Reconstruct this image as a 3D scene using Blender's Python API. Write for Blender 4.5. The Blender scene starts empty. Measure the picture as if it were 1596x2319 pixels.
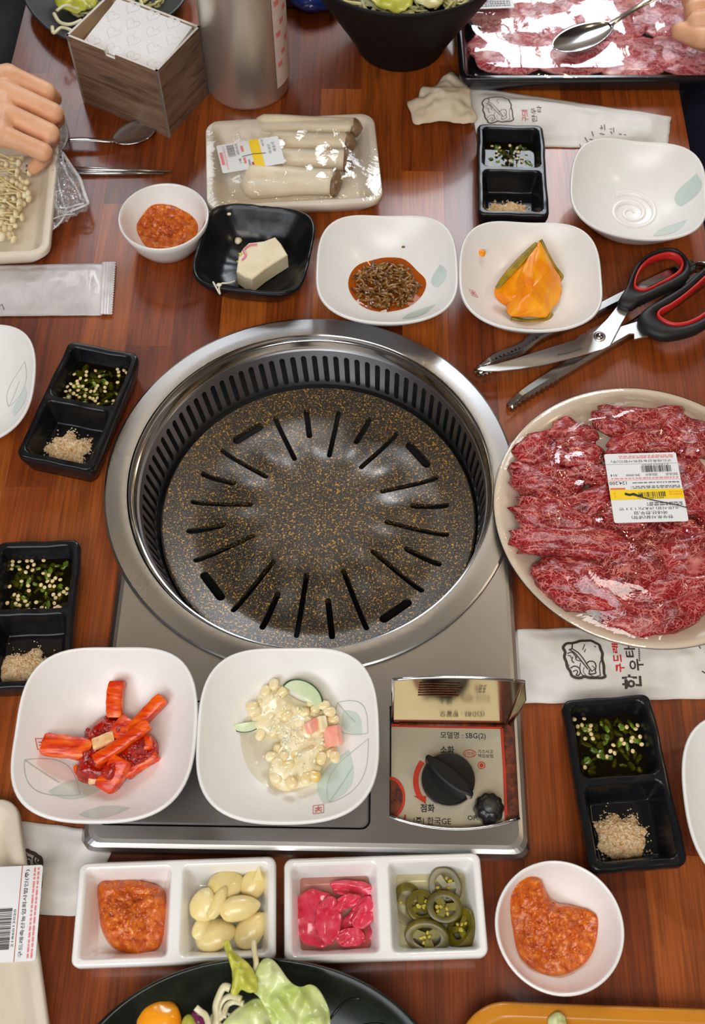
import bpy, bmesh, math, random
from mathutils import Vector, Matrix, noise

# ---------------------------------------------------------------- camera, world, light, exposure
S = bpy.context.scene
COL = S.collection
F_PX, PITCH, YAW, ROLL = 2525.107, 1.056269, 0.0217984, -0.0051474
CAM = Vector((0.0472806, -0.5009397, 0.8410993))        # metres; the table surface is z = 0, the grill centre is the origin
_c, _s = math.cos(YAW), math.sin(YAW)
FWD = Vector((-_s*math.cos(PITCH), _c*math.cos(PITCH), -math.sin(PITCH)))
_r = Vector((_c, _s, 0)); _u = _r.cross(FWD)
RGT = math.cos(ROLL)*_r + math.sin(ROLL)*_u
UPV = -math.sin(ROLL)*_r + math.cos(ROLL)*_u
cam_data = bpy.data.cameras.new('camera')
cam = bpy.data.objects.new('camera', cam_data); COL.objects.link(cam)
cam_data.sensor_fit = 'HORIZONTAL'; cam_data.sensor_width = 36.0
cam_data.lens = 36.0*F_PX/1596.0
cam.matrix_world = Matrix(((RGT.x, UPV.x, -FWD.x, CAM.x), (RGT.y, UPV.y, -FWD.y, CAM.y), (RGT.z, UPV.z, -FWD.z, CAM.z), (0, 0, 0, 1)))
cam_data.clip_start = 0.01
cam_data.dof.use_dof = True; cam_data.dof.focus_distance = 0.93; cam_data.dof.aperture_fstop = 15.0
S.camera = cam

def A(px, py, z=0.0):
    """point of the horizontal plane at height z that was measured at this place in the photograph"""
    d = FWD + RGT*((px-798)/F_PX) - UPV*((py-1159.5)/F_PX)
    return CAM + d*((z-CAM.z)/d.z)

W = bpy.data.worlds.new('world'); S.world = W; W.use_nodes = True
W.node_tree.nodes['Background'].inputs[0].default_value = (0.75, 0.82, 0.92, 1)
W.node_tree.nodes['Background'].inputs[1].default_value = 0.6

def area(name, loc, target, sx, sy, power, color):
    l = bpy.data.lights.new(name, 'AREA'); l.shape = 'RECTANGLE'; l.size = sx; l.size_y = sy
    l.energy = power; l.color = color
    o = bpy.data.objects.new(name, l); COL.objects.link(o); o.location = loc
    o.rotation_euler = (Vector(target)-Vector(loc)).to_track_quat('-Z', 'Y').to_euler()
    return o
def bulb(name, loc, power, color, rad):
    l = bpy.data.lights.new(name, 'POINT'); l.energy = power; l.color = color; l.shadow_soft_size = rad
    o = bpy.data.objects.new(name, l); COL.objects.link(o); o.location = loc
    return o
area('window_daylight_far_centre', (0.255, 1.93, 1.30), (0.255, 0.9, 0.25), 0.31, 0.80, 13, (0.86, 0.93, 1.0))
area('window_daylight_far_right', (0.580, 1.93, 1.30), (0.580, 0.9, 0.25), 0.26, 0.80, 11, (0.86, 0.93, 1.0))
area('window_daylight_far_left', (-0.62, 1.95, 1.30), (-0.2, 0.2, 0.0), 0.45, 0.80, 7, (0.86, 0.93, 1.0))
area('window_daylight_near', (-0.9, -1.75, 1.35), (0.0, -0.2, 0.0), 1.6, 1.0, 27, (0.90, 0.94, 1.0))
area('fill_light_behind_camera', (0.05, -1.15, 1.80), (0.05, -0.2, 0.0), 1.1, 0.6, 20, (1.0, 0.95, 0.88))  # added fill light, set back so the grill plate doesn't mirror it
bulb('warm_lamp_right', (0.95, 0.12, 1.15), 7.0, (1.0, 0.78, 0.52), 0.05)
for _i, (_x, _y) in enumerate([(-0.7, 0.6), (-0.35, 0.95), (0.0, 0.75), (0.3, 1.05), (0.55, 0.7), (0.8, 1.0), (0.15, 1.35), (-0.5, 1.3)]):
    bulb('ceiling_bulb', (_x, _y, 1.70), 0.9, (1.0, 0.74, 0.45), 0.03)
S.view_settings.view_transform = 'Standard'; S.view_settings.look = 'None'
S.view_settings.gamma = 1.0; S.view_settings.use_curve_mapping = False
S.view_settings.exposure = 0.0
try:
    S.cycles.max_bounces = 10; S.cycles.transparent_max_bounces = 16; S.cycles.caustics_reflective = False
    S.cycles.caustics_refractive = False; S.cycles.sample_clamp_indirect = 6.0
except Exception:
    pass

# ---------------------------------------------------------------- helpers
PI = math.pi
def R_(seed): return random.Random(seed)
def nz(x, y=0.0, z=0.0): return noise.noise(Vector((x, y, z)))
def sstep(t): t = max(0.0, min(1.0, t)); return t*t*(3-2*t)
def lerp(a, b, t): return a+(b-a)*t
def srgb(*c):
    return tuple(((v/255)/12.92 if v/255 <= 0.04045 else ((v/255+0.055)/1.055)**2.4) for v in c)+(1.0,)

def tag(o, label, cat, group=None, kind=None):
    o['label'] = label; o['category'] = cat
    if group: o['group'] = group
    if kind: o['kind'] = kind
    return o
def thing(name, label, cat, loc=(0, 0, 0), rot=0.0, group=None, kind=None):
    o = bpy.data.objects.new(name, None); COL.objects.link(o)
    o.location = loc; o.rotation_euler = (0, 0, rot); o.empty_display_size = 0.01
    return tag(o, label, cat, group, kind)
def finish_mesh(me, mats, smooth, midx):
    if mats:
        for m in (mats if isinstance(mats, (list, tuple)) else [mats]): me.materials.append(m)
    if midx: me.polygons.foreach_set('material_index', midx)
    if smooth: me.polygons.foreach_set('use_smooth', [True]*len(me.polygons))
    me.update()
    return me
def mk(name, V, Fc, mats=None, parent=None, smooth=True, midx=None, world=False, sharp=None):
    """one mesh object; with world=True the vertices are in world space and the origin moves to the base of the shape"""
    V = [Vector(v) for v in V]
    loc = Vector((0, 0, 0))
    if world:
        if parent is None:
            loc = Vector((sum(v.x for v in V)/len(V), sum(v.y for v in V)/len(V), min(v.z for v in V)))
            V = [v-loc for v in V]
        else:
            M = (Matrix.Translation(parent.location) @ parent.rotation_euler.to_matrix().to_4x4())
            if parent.parent is not None:
                g = parent.parent
                M = (Matrix.Translation(g.location) @ g.rotation_euler.to_matrix().to_4x4()) @ M
            M = M.inverted()
            V = [M @ v for v in V]
    me = bpy.data.meshes.new(name)
    me.from_pydata([tuple(v) for v in V], [], Fc)
    finish_mesh(me, mats, smooth, midx)
    if sharp is not None:
        bm = bmesh.new(); bm.from_mesh(me)
        for e in bm.edges:
            if len(e.link_faces) == 2 and e.calc_face_angle(0) > sharp: e.smooth = False
        bm.to_mesh(me); bm.free()
    o = bpy.data.objects.new(name, me); COL.objects.link(o); o.location = loc
    if parent is not None: o.parent = parent
    return o
def obj_from(me, name, parent=None):
    o = bpy.data.objects.new(name, me); COL.objects.link(o)
    if parent is not None: o.parent = parent
    return o
def recalc(o):
    bm = bmesh.new(); bm.from_mesh(o.data); bmesh.ops.recalc_face_normals(bm, faces=bm.faces); bm.to_mesh(o.data); bm.free()
    return o
def gridf(nu, nv, wu=False, wv=False, off=0):
    Fs = []
    for j in range(nv if wv else nv-1):
        for i in range(nu if wu else nu-1):
            a, b = i, (i+1) % nu; c, d = j, (j+1) % nv
            Fs.append((off+c*nu+a, off+c*nu+b, off+d*nu+b, off+d*nu+a))
    return Fs
def lathe(prof, n=64, cap0=True, cap1=True, rfn=None):
    V, Fs = [], []
    for (r, z) in prof:
        for k in range(n):
            a = 2*PI*k/n; q = r*(rfn(a, r) if rfn else 1.0)
            V.append((q*math.cos(a), q*math.sin(a), z))
    Fs = gridf(n, len(prof), wu=True)
    if cap0: Fs.append(tuple(range(n-1, -1, -1)))
    if cap1: Fs.append(tuple(range((len(prof)-1)*n, len(prof)*n)))
    return V, Fs
def sweep(pts, rad, ns=8, cap=True, flat=1.0, up=None):
    """tube along pts; rad a number or a list; flat squeezes along the second axis"""
    pts = [Vector(p) for p in pts]; n = len(pts)
    rr = rad if isinstance(rad, (list, tuple)) else [rad]*n
    V = []; ref = Vector(up) if up else Vector((0, 0, 1))
    prev = None
    for i, p in enumerate(pts):
        t = (pts[min(i+1, n-1)]-pts[max(i-1, 0)])
        t = t.normalized() if t.length > 1e-9 else Vector((1, 0, 0))
        if prev is None:
            x = t.cross(ref)
            if x.length < 1e-3: x = t.cross(Vector((1, 0, 0)))
        else:
            x = prev - t*prev.dot(t)
        x.normalize(); y = x.cross(t); prev = x.copy()
        for k in range(ns):
            a = 2*PI*k/ns
            V.append(p + x*(rr[i]*math.cos(a)) + y*(rr[i]*flat*math.sin(a)))
    Fs = gridf(ns, n, wu=True)
    if cap:
        Fs.append(tuple(range(ns-1, -1, -1))); Fs.append(tuple(range((n-1)*ns, n*ns)))
    return V, Fs
def join(*parts):
    V, Fs = [], []
    for v, f in parts:
        o = len(V); V += list(v); Fs += [tuple(i+o for i in q) for q in f]
    return V, Fs
def xf(VF, loc=(0, 0, 0), rz=0.0, M=None):
    m = Matrix.Translation(loc) @ Matrix.Rotation(rz, 4, 'Z')
    if M is not None: m = m @ M
    return [m @ Vector(v) for v in VF[0]], VF[1]
def ellipsoid(rx, ry, rz, nu=16, nv=10, amp=0.0, fr=100.0, seed=0.0):
    V = []
    for j in range(nv):
        t = -PI/2 + PI*(j+0.0)/(nv-1)
        t = max(-PI/2+1e-3, min(PI/2-1e-3, t))
        for i in range(nu):
            a = 2*PI*i/nu
            d = Vector((math.cos(t)*math.cos(a), math.cos(t)*math.sin(a), math.sin(t)))
            k = 1 + amp*nz(d.x*fr+seed, d.y*fr+seed*1.7, d.z*fr)
            V.append((d.x*rx*k, d.y*ry*k, d.z*rz*k))
    Fs = gridf(nu, nv, wu=True)
    Fs.append(tuple(range(nu-1, -1, -1))); Fs.append(tuple(range((nv-1)*nu, nv*nu)))
    return V, Fs
def rrect(hw, hl, r, n=6):
    P = []
    for cx, cy, a0 in ((hw-r, hl-r, 0), (-hw+r, hl-r, PI/2), (-hw+r, -hl+r, PI), (hw-r, -hl+r, 1.5*PI)):
        for k in range(n+1):
            a = a0+PI/2*k/n
            P.append((cx+r*math.cos(a), cy+r*math.sin(a)))
    return P
def stack(outlines, cap0=True, cap1=True):
    """loft through outlines: list of (list of (x,y), z or list of z)"""
    n = len(outlines[0][0]); V = []
    for P, z in outlines:
        for k, p in enumerate(P): V.append((p[0], p[1], z[k] if isinstance(z, (list, tuple)) else z))
    Fs = gridf(n, len(outlines), wu=True)
    if cap0: Fs.append(tuple(range(n-1, -1, -1)))
    if cap1: Fs.append(tuple(range((len(outlines)-1)*n, len(outlines)*n)))
    return V, Fs
def slab(P, z0, z1, b=0.0):
    """outline P extruded from z0 to z1, with a small chamfer b at the top and the bottom"""
    if b <= 0: return stack([(P, z0), (P, z1)])
    cx = sum(p[0] for p in P)/len(P); cy = sum(p[1] for p in P)/len(P)
    n = len(P); ins = []
    ar = sum(P[i][0]*P[(i+1) % n][1]-P[(i+1) % n][0]*P[i][1] for i in range(n))
    sg = 1 if ar > 0 else -1
    for i in range(n):
        a, c, d = Vector(P[i-1][:2]), Vector(P[i][:2]), Vector(P[(i+1) % n][:2])
        t = (d-a); t = t.normalized() if t.length > 0 else Vector((1, 0))
        ins.append((c.x - sg*t.y*b, c.y + sg*t.x*b))
    return stack([(ins, z0), (P, z0+b), (P, z1-b), (ins, z1)])
def resample(P, n, closed=True):
    P = [Vector(p) for p in P]
    Q = P+[P[0]] if closed else P
    L = [0.0]
    for i in range(len(Q)-1): L.append(L[-1]+(Q[i+1]-Q[i]).length)
    out = []; m = n if closed else n-1; j = 0
    for k in range(n):
        s = L[-1]*k/m
        while j < len(Q)-2 and L[j+1] < s: j += 1
        d = L[j+1]-L[j]
        out.append(Q[j].lerp(Q[j+1], (s-L[j])/d if d > 1e-12 else 0))
    return out
def smooth_path(P, n, closed=False):
    """Catmull-Rom through P, n samples per span"""
    P = [Vector(p) for p in P]; m = len(P); out = []
    for i in range(m if closed else m-1):
        p0 = P[(i-1) % m] if closed or i > 0 else P[0]
        p1 = P[i]; p2 = P[(i+1) % m]
        p3 = P[(i+2) % m] if closed or i+2 < m else P[-1]
        for k in range(n):
            t = k/n
            out.append(0.5*((2*p1)+(p2-p0)*t+(2*p0-5*p1+4*p2-p3)*t*t+(3*p1-p0-3*p2+p3)*t**3))
    if not closed: out.append(P[-1])
    return out
def evaluated(o, name):
    dg = bpy.context.evaluated_depsgraph_get(); dg.update()
    return bpy.data.meshes.new_from_object(o.evaluated_get(dg))
def fused(name, parts, mat, voxel, parent=None, smooth=8, fac=0.5, disp=None, world=True):
    """union of overlapping closed shapes as one continuous smooth skin"""
    V, Fs = join(*parts)
    o = mk('tmp', V, Fs)
    recalc(o)
    m = o.modifiers.new('r', 'REMESH'); m.mode = 'VOXEL'; m.voxel_size = voxel; m.use_smooth_shade = True
    if smooth:
        m2 = o.modifiers.new('s', 'SMOOTH'); m2.iterations = smooth; m2.factor = fac
    me = evaluated(o, name)
    bpy.data.objects.remove(o)
    V2 = [v.co.copy() for v in me.vertices]; F2 = [tuple(p.vertices) for p in me.polygons]
    if disp: V2 = [disp(v) for v in V2]
    bpy.data.meshes.remove(me)
    return mk(name, V2, F2, mat, parent, True, world=world)
def capsule(p0, r0, p1, r1, ns=12, nc=4):
    p0, p1 = Vector(p0), Vector(p1); d = (p1-p0); L = d.length; t = d/L if L > 1e-9 else Vector((0, 0, 1))
    pts, rr = [], []
    for k in range(nc+1):
        a = PI/2*k/nc
        pts.append(p0 - t*(r0*math.cos(a))); rr.append(max(r0*math.sin(a), r0*0.05))
    for k in range(nc+1):
        a = PI/2*k/nc
        pts.append(p1 + t*(r1*math.sin(a))); rr.append(max(r1*math.cos(a), r1*0.05))
    return sweep(pts, rr, ns)
def boolean_cut(o, cutter_VF, name=None):
    c = mk('cut', cutter_VF[0], cutter_VF[1], None); recalc(c); recalc(o)
    m = o.modifiers.new('b', 'BOOLEAN'); m.operation = 'DIFFERENCE'; m.object = c; m.solver = 'EXACT'
    me = evaluated(o, 'x'); o.modifiers.clear()
    old = o.data; me.name = old.name; o.data = me; bpy.data.objects.remove(c); bpy.data.meshes.remove(old)
    return o
def ribbon(P, w, zf, closed=False, lift=0.0004, taper=False):
    """flat stroke of width w along 2-D points, laid on the height field zf"""
    P = [Vector((p[0], p[1])) for p in P]; n = len(P); V = []
    for i in range(n):
        a = P[(i-1) % n] if closed or i > 0 else P[0]; b = P[(i+1) % n] if closed or i < n-1 else P[-1]
        t = (b-a); t = t.normalized() if t.length > 1e-9 else Vector((1, 0)); q = Vector((-t.y, t.x))
        ww = w*(0.35+0.65*math.sin(PI*(i+0.6)/(n+0.2))) if taper else w
        for s in (-0.5, 0.5):
            p = P[i]+q*(s*ww); V.append((p.x, p.y, zf(p.x, p.y)+lift))
    Fs = []
    for i in range(n if closed else n-1):
        j = (i+1) % n; Fs.append((2*i, 2*i+1, 2*j+1, 2*j))
    return V, Fs
_text_cache = {}
def text_vf(s, bold=0.0):
    """flat outline mesh of a line of lettering, in a unit box: returns verts (x,y), faces, width, height"""
    k = (s, bold)
    if k in _text_cache: return _text_cache[k]
    cu = bpy.data.curves.new('t', 'FONT'); cu.body = s; cu.size = 1.0; cu.resolution_u = 2; cu.offset = bold
    o = bpy.data.objects.new('t', cu); COL.objects.link(o)
    me = evaluated(o, 't'); bpy.data.objects.remove(o)
    V = [(v.co.x, v.co.y) for v in me.vertices]; Fs = [tuple(p.vertices) for p in me.polygons]
    bpy.data.meshes.remove(me)
    if not V: V, Fs = [(0, 0), (1, 0), (1, 1)], [(0, 1, 2)]
    x0 = min(v[0] for v in V); x1 = max(v[0] for v in V); y0 = min(v[1] for v in V); y1 = max(v[1] for v in V)
    V = [((v[0]-x0), (v[1]-y0)) for v in V]
    _text_cache[k] = (V, Fs, x1-x0, y1-y0)
    return _text_cache[k]
def text_box(s, cx, cy, w, h, zf, rot=0.0, lift=0.0004, bold=0.0):
    """lettering fitted into a box w x h centred at (cx,cy), turned by rot, laid on zf"""
    V, Fs, tw, th = text_vf(s, bold); out = []
    c, sn = math.cos(rot), math.sin(rot)
    for (x, y) in V:
        X = (x/tw-0.5)*w; Y = (y/max(th, 1e-6)-0.5)*h
        px, py = cx+X*c-Y*sn, cy+X*sn+Y*c
        out.append((px, py, zf(px, py)+lift))
    return out, Fs
FLAT = lambda z: (lambda x, y: z)

# ---------------------------------------------------------------- materials
class NT:
    def __init__(self, name):
        self.m = bpy.data.materials.new(name); self.m.use_nodes = True
        self.t = self.m.node_tree; self.b = self.t.nodes['Principled BSDF']; self.out = self.t.nodes['Material Output']
    def n(self, kind, **kw):
        o = self.t.nodes.new(kind)
        for k, v in kw.items():
            if k.startswith('i_'): o.inputs[int(k[2:]) if k[2:].isdigit() else k[2:].replace('_', ' ')].default_value = v
            else: setattr(o, k, v)
        return o
    def l(self, a, b): self.t.links.new(a, b)
    def coord(self, scale=(1, 1, 1), kind='Object', rand=False):
        tc = self.n('ShaderNodeTexCoord'); mp = self.n('ShaderNodeMapping'); mp.inputs['Scale'].default_value = scale
        self.l(tc.outputs[kind], mp.inputs['Vector'])
        if rand:
            oi = self.n('ShaderNodeObjectInfo'); ml = self.n('ShaderNodeMath', operation='MULTIPLY', i_1=37.0)
            self.l(oi.outputs['Random'], ml.inputs[0]); cb = self.n('ShaderNodeCombineXYZ')
            self.l(ml.outputs[0], cb.inputs[0]); self.l(ml.outputs[0], cb.inputs[1]); self.l(ml.outputs[0], cb.inputs[2])
            self.l(cb.outputs[0], mp.inputs['Location'])
        return mp.outputs[0]
    def noise(self, vec, scale, detail=3.0, rough=0.5, dist=0.0):
        x = self.n('ShaderNodeTexNoise'); x.inputs['Scale'].default_value = scale; x.inputs['Detail'].default_value = detail
        x.inputs['Roughness'].default_value = rough; x.inputs['Distortion'].default_value = dist
        self.l(vec, x.inputs['Vector']); return x.outputs['Fac']
    def ramp(self, fac, stops, interp='LINEAR'):
        r = self.n('ShaderNodeValToRGB'); r.color_ramp.interpolation = interp
        e = r.color_ramp.elements
        while len(e) < len(stops): e.new(0.5)
        for k, (p, c) in enumerate(stops):
            e[k].position = p; e[k].color = c if len(c) == 4 else tuple(c)+(1,)
        self.l(fac, r.inputs[0]); return r.outputs[0]
    def mix(self, fac, a, b, mode='MIX'):
        m = self.n('ShaderNodeMix', data_type='RGBA', blend_type=mode)
        for sock, v in ((m.inputs[0], fac), (m.inputs[6], a), (m.inputs[7], b)):
            if hasattr(v, 'is_output') or isinstance(v, bpy.types.NodeSocket): self.l(v, sock)
            else: sock.default_value = v
        return m.outputs[2]
    def bump(self, h, strength=0.3, dist=0.001):
        b = self.n('ShaderNodeBump'); b.inputs['Strength'].default_value = strength; b.inputs['Distance'].default_value = dist
        self.l(h, b.inputs['Height']); self.l(b.outputs[0], self.b.inputs['Normal']); return b
    def facing(self, b, base):
        """two-sided reflectance of a thin sheet: base head-on, rising to full at grazing angles"""
        lw = self.n('ShaderNodeLayerWeight'); lw.inputs['Blend'].default_value = 0.5; self.l(b.outputs[0], lw.inputs['Normal'])
        p5 = self.n('ShaderNodeMath', operation='POWER', i_1=4.5); self.l(lw.outputs['Facing'], p5.inputs[0])
        mr = self.n('ShaderNodeMath', operation='MULTIPLY_ADD', use_clamp=True, i_1=1.0-base, i_2=base); self.l(p5.outputs[0], mr.inputs[0])
        return mr.outputs[0]
    def set(self, **kw):
        for k, v in kw.items():
            s = self.b.inputs[k.replace('_', ' ')]
            if isinstance(v, bpy.types.NodeSocket): self.l(v, s)
            else: s.default_value = v
        return self.m

def plain(name, col, rough=0.4, metal=0.0, var=0.06, bump=0.0, bscale=300.0, coat=0.0, sub=0.0, spec=0.5):
    """a plain surface with slight procedural tone variation"""
    t = NT(name); v = t.coord()
    f = t.noise(v, 60.0, 3.0)
    hi = tuple(min(1, c*(1+var)) for c in col[:3])+(1,); lo = tuple(c*(1-var) for c in col[:3])+(1,)
    t.set(Base_Color=t.ramp(f, [(0.3, lo), (0.7, hi)]), Roughness=rough, Metallic=metal, Coat_Weight=coat, Coat_Roughness=0.08)
    t.b.inputs['Specular IOR Level'].default_value = spec
    if sub > 0:
        t.set(Subsurface_Weight=sub, Subsurface_Scale=0.004); t.b.inputs['Subsurface Radius'].default_value = (1.0, 0.5, 0.3)
    if bump > 0: t.bump(t.noise(v, bscale, 3.0), bump, 0.001)
    return t.m
def mottled(name, stops, scale=120.0, rough=0.3, detail=4.0, bump=0.4, bdist=0.001, sub=0.0, dist=0.5, coat=0.0, stretch=(1, 1, 1), rand=True):
    t = NT(name); v = t.coord(stretch, rand=rand); f = t.noise(v, scale, detail, 0.6, dist)
    t.set(Base_Color=t.ramp(f, stops), Roughness=rough, Coat_Weight=coat, Coat_Roughness=0.05)
    if sub > 0:
        t.set(Subsurface_Weight=sub, Subsurface_Scale=0.004); t.b.inputs['Subsurface Radius'].default_value = (1.0, 0.5, 0.3)
    if bump > 0: t.bump(t.noise(v, scale*1.7, 3.0), bump, bdist)
    return t.m
def m_wood():
    t = NT('laminated_table_wood'); v = t.coord((55, 3.2, 1), rand=True)
    oi = t.n('ShaderNodeObjectInfo')
    base = t.ramp(oi.outputs['Random'], [(0.0, srgb(120, 52, 18)), (0.22, srgb(160, 79, 28)), (0.45, srgb(136, 63, 23)), (0.66, srgb(186, 101, 38)), (0.82, srgb(148, 71, 26)), (0.92, srgb(110, 46, 18)), (1.0, srgb(170, 88, 32))])
    g = t.noise(v, 2.6, 6.0, 0.62, 0.6)
    grain = t.ramp(g, [(0.28, (0.50, 0.46, 0.44, 1)), (0.5, (0.92, 0.92, 0.92, 1)), (0.72, (1.18, 1.12, 1.05, 1))])
    v2 = t.coord((420, 9, 1), rand=True); g2 = t.noise(v2, 1.6, 2.0)
    fine = t.ramp(g2, [(0.35, (0.72, 0.70, 0.68, 1)), (0.6, (1, 1, 1, 1))])
    t.set(Base_Color=t.mix(1.0, t.mix(1.0, base, grain, 'MULTIPLY'), fine, 'MULTIPLY'), Roughness=0.34, Coat_Weight=0.22, Coat_Roughness=0.10)
    t.bump(g2, 0.12, 0.0004)
    return t.m
def m_steel(name, col=(0.62, 0.62, 0.63), rough=0.3, stretch=(3, 160, 3), bump=0.12, scr=True):
    t = NT(name); v = t.coord(stretch); f = t.noise(v, 4.0, 4.0, 0.6)
    lo = tuple(c*0.82 for c in col)+(1,); hi = tuple(min(1, c*1.08) for c in col)+(1,)
    v2 = t.coord((1, 1, 1)); f2 = t.noise(v2, 7.0, 1.0, 0.4)
    t.set(Base_Color=t.ramp(f2, [(0.3, lo), (0.7, hi)]), Metallic=1.0)
    rr = t.n('ShaderNodeMapRange'); rr.inputs['To Min'].default_value = rough*0.92; rr.inputs['To Max'].default_value = rough*1.08
    t.l(f2, rr.inputs['Value']); t.l(rr.outputs[0], t.b.inputs['Roughness'])
    t.bump(f, bump*0.4 if scr else bump, 0.0003)
    return t.m
def m_speckle():
    t = NT('speckled_nonstick_coating'); v = t.coord((1, 1, 1))
    def layer(scale, thr, soft=0.06):
        w = t.n('ShaderNodeTexVoronoi', feature='F1'); w.inputs['Scale'].default_value = scale; t.l(v, w.inputs['Vector'])
        d = t.ramp(w.outputs['Distance'], [(thr, (1, 1, 1, 1)), (thr+soft, (0, 0, 0, 1))])
        return d, w.outputs['Color']
    n1 = t.noise(v, 560.0, 3.0, 0.6)
    gold = t.ramp(n1, [(0.575, (0, 0, 0, 1)), (0.63, (1, 1, 1, 1))])
    n2 = t.noise(v, 1100.0, 2.0, 0.6)
    grey = t.ramp(n2, [(0.54, (0, 0, 0, 1)), (0.64, (1, 1, 1, 1))])
    base = t.mix(grey, (0.022, 0.019, 0.016, 1), srgb(116, 110, 96))
    c = t.mix(gold, base, srgb(206, 150, 54))
    t.set(Base_Color=c, Roughness=0.36, Metallic=0.25, Coat_Weight=0.7, Coat_Roughness=0.28)
    t.bump(n2, 0.25, 0.0004)
    return t.m
def m_film(name, rough=0.04, base=0.03, wr=0.25, scale=30.0, dist=0.004, tint=(1, 1, 1, 1), milky=0.0):
    t = NT(name); t.t.nodes.remove(t.b); v = t.coord((1, 1, 1))
    f = t.noise(v, scale, 4.0, 0.55, 1.2)
    b = t.n('ShaderNodeBump'); b.inputs['Strength'].default_value = wr; b.inputs['Distance'].default_value = dist; t.l(f, b.inputs['Height'])
    ad = t.facing(b, base)
    tr = t.n('ShaderNodeBsdfTransparent'); tr.inputs[0].default_value = tint
    gl = t.n('ShaderNodeBsdfGlossy'); gl.inputs['Roughness'].default_value = rough; t.l(b.outputs[0], gl.inputs['Normal'])
    mx = t.n('ShaderNodeMixShader'); t.l(ad, mx.inputs[0]); t.l(tr.outputs[0], mx.inputs[1]); t.l(gl.outputs[0], mx.inputs[2])
    last = mx.outputs[0]
    if milky > 0:
        df = t.n('ShaderNodeBsdfDiffuse'); df.inputs[0].default_value = (0.9, 0.9, 0.9, 1)
        m2 = t.n('ShaderNodeMixShader'); m2.inputs[0].default_value = milky; t.l(last, m2.inputs[1]); t.l(df.outputs[0], m2.inputs[2]); last = m2.outputs[0]
    t.l(last, t.out.inputs['Surface'])
    return t.m
def m_liquid(name, col, trans=0.6, rough=0.03, dif=0.5):
    """a thin pool: clear gloss over a tint that lets the dish show through"""
    t = NT(name); t.t.nodes.remove(t.b); v = t.coord(); f = t.noise(v, 70.0, 2.0)
    b = t.n('ShaderNodeBump'); b.inputs['Strength'].default_value = 0.08; b.inputs['Distance'].default_value = 0.002; t.l(f, b.inputs['Height'])
    tr = t.n('ShaderNodeBsdfTransparent'); tr.inputs[0].default_value = col
    df = t.n('ShaderNodeBsdfDiffuse'); df.inputs[0].default_value = tuple(c*dif for c in col[:3])+(1,)
    m0 = t.n('ShaderNodeMixShader'); m0.inputs[0].default_value = 1-trans; t.l(tr.outputs[0], m0.inputs[1]); t.l(df.outputs[0], m0.inputs[2])
    fr = t.facing(b, 0.025)
    gl = t.n('ShaderNodeBsdfGlossy'); gl.inputs['Roughness'].default_value = rough; t.l(b.outputs[0], gl.inputs['Normal'])
    mx = t.n('ShaderNodeMixShader'); t.l(fr, mx.inputs[0]); t.l(m0.outputs[0], mx.inputs[1]); t.l(gl.outputs[0], mx.inputs[2])
    t.l(mx.outputs[0], t.out.inputs['Surface'])
    return t.m
def m_meat(name, red, pink, veins=70.0, amount=0.09, fat=0.64):
    t = NT(name); v0 = t.coord((1, 1, 1), rand=True)
    wn = t.n('ShaderNodeTexNoise'); wn.inputs['Scale'].default_value = 45.0; wn.inputs['Detail'].default_value = 4.0; t.l(v0, wn.inputs['Vector'])
    mv = t.n('ShaderNodeMix', data_type='VECTOR'); mv.inputs[0].default_value = 0.035; t.l(v0, mv.inputs[4]); t.l(wn.outputs['Color'], mv.inputs[5])
    mp = t.n('ShaderNodeMapping'); mp.inputs['Scale'].default_value = (0.7, 1.9, 1.2); t.l(mv.outputs[1], mp.inputs['Vector'])
    f1 = t.noise(v0, 60.0, 3.0, 0.6)
    def web(scale, am):
        w = t.n('ShaderNodeTexVoronoi', feature='DISTANCE_TO_EDGE'); w.inputs['Scale'].default_value = scale; t.l(mp.outputs[0], w.inputs['Vector'])
        th = t.n('ShaderNodeMath', operation='MULTIPLY_ADD', i_1=am*2.4, i_2=-am*0.85); t.l(f1, th.inputs[0])
        sb = t.n('ShaderNodeMath', operation='SUBTRACT'); t.l(w.outputs['Distance'], sb.inputs[0]); t.l(th.outputs[0], sb.inputs[1])
        return t.ramp(sb.outputs[0], [(0.0, (0.85, 0.85, 0.85, 1)), (0.045, (0, 0, 0, 1))])
    vein = t.mix(1.0, web(veins, amount), web(veins*2.6, amount*1.1), 'LIGHTEN')
    f2 = t.noise(v0, 42.0, 4.0, 0.65)
    dk = tuple(c*0.42 for c in red[:3])+(1,)
    base = t.ramp(f2, [(0.3, dk), (0.55, red), (0.8, tuple(min(1, c*1.35) for c in red[:3])+(1,))])
    f3 = t.noise(v0, 26.0, 3.0)
    patch = t.ramp(f3, [(fat, (0, 0, 0, 1)), (fat+0.09, (0.8, 0.8, 0.8, 1))])
    c = t.mix(vein, base, pink); c = t.mix(patch, c, pink)
    t.set(Base_Color=c, Roughness=0.30, Subsurface_Weight=0.08, Subsurface_Scale=0.003)
    t.b.inputs['Subsurface Radius'].default_value = (1.0, 0.4, 0.3)
    t.bump(t.noise(v0, 260.0, 4.0), 0.35, 0.0012)
    return t.m

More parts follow.
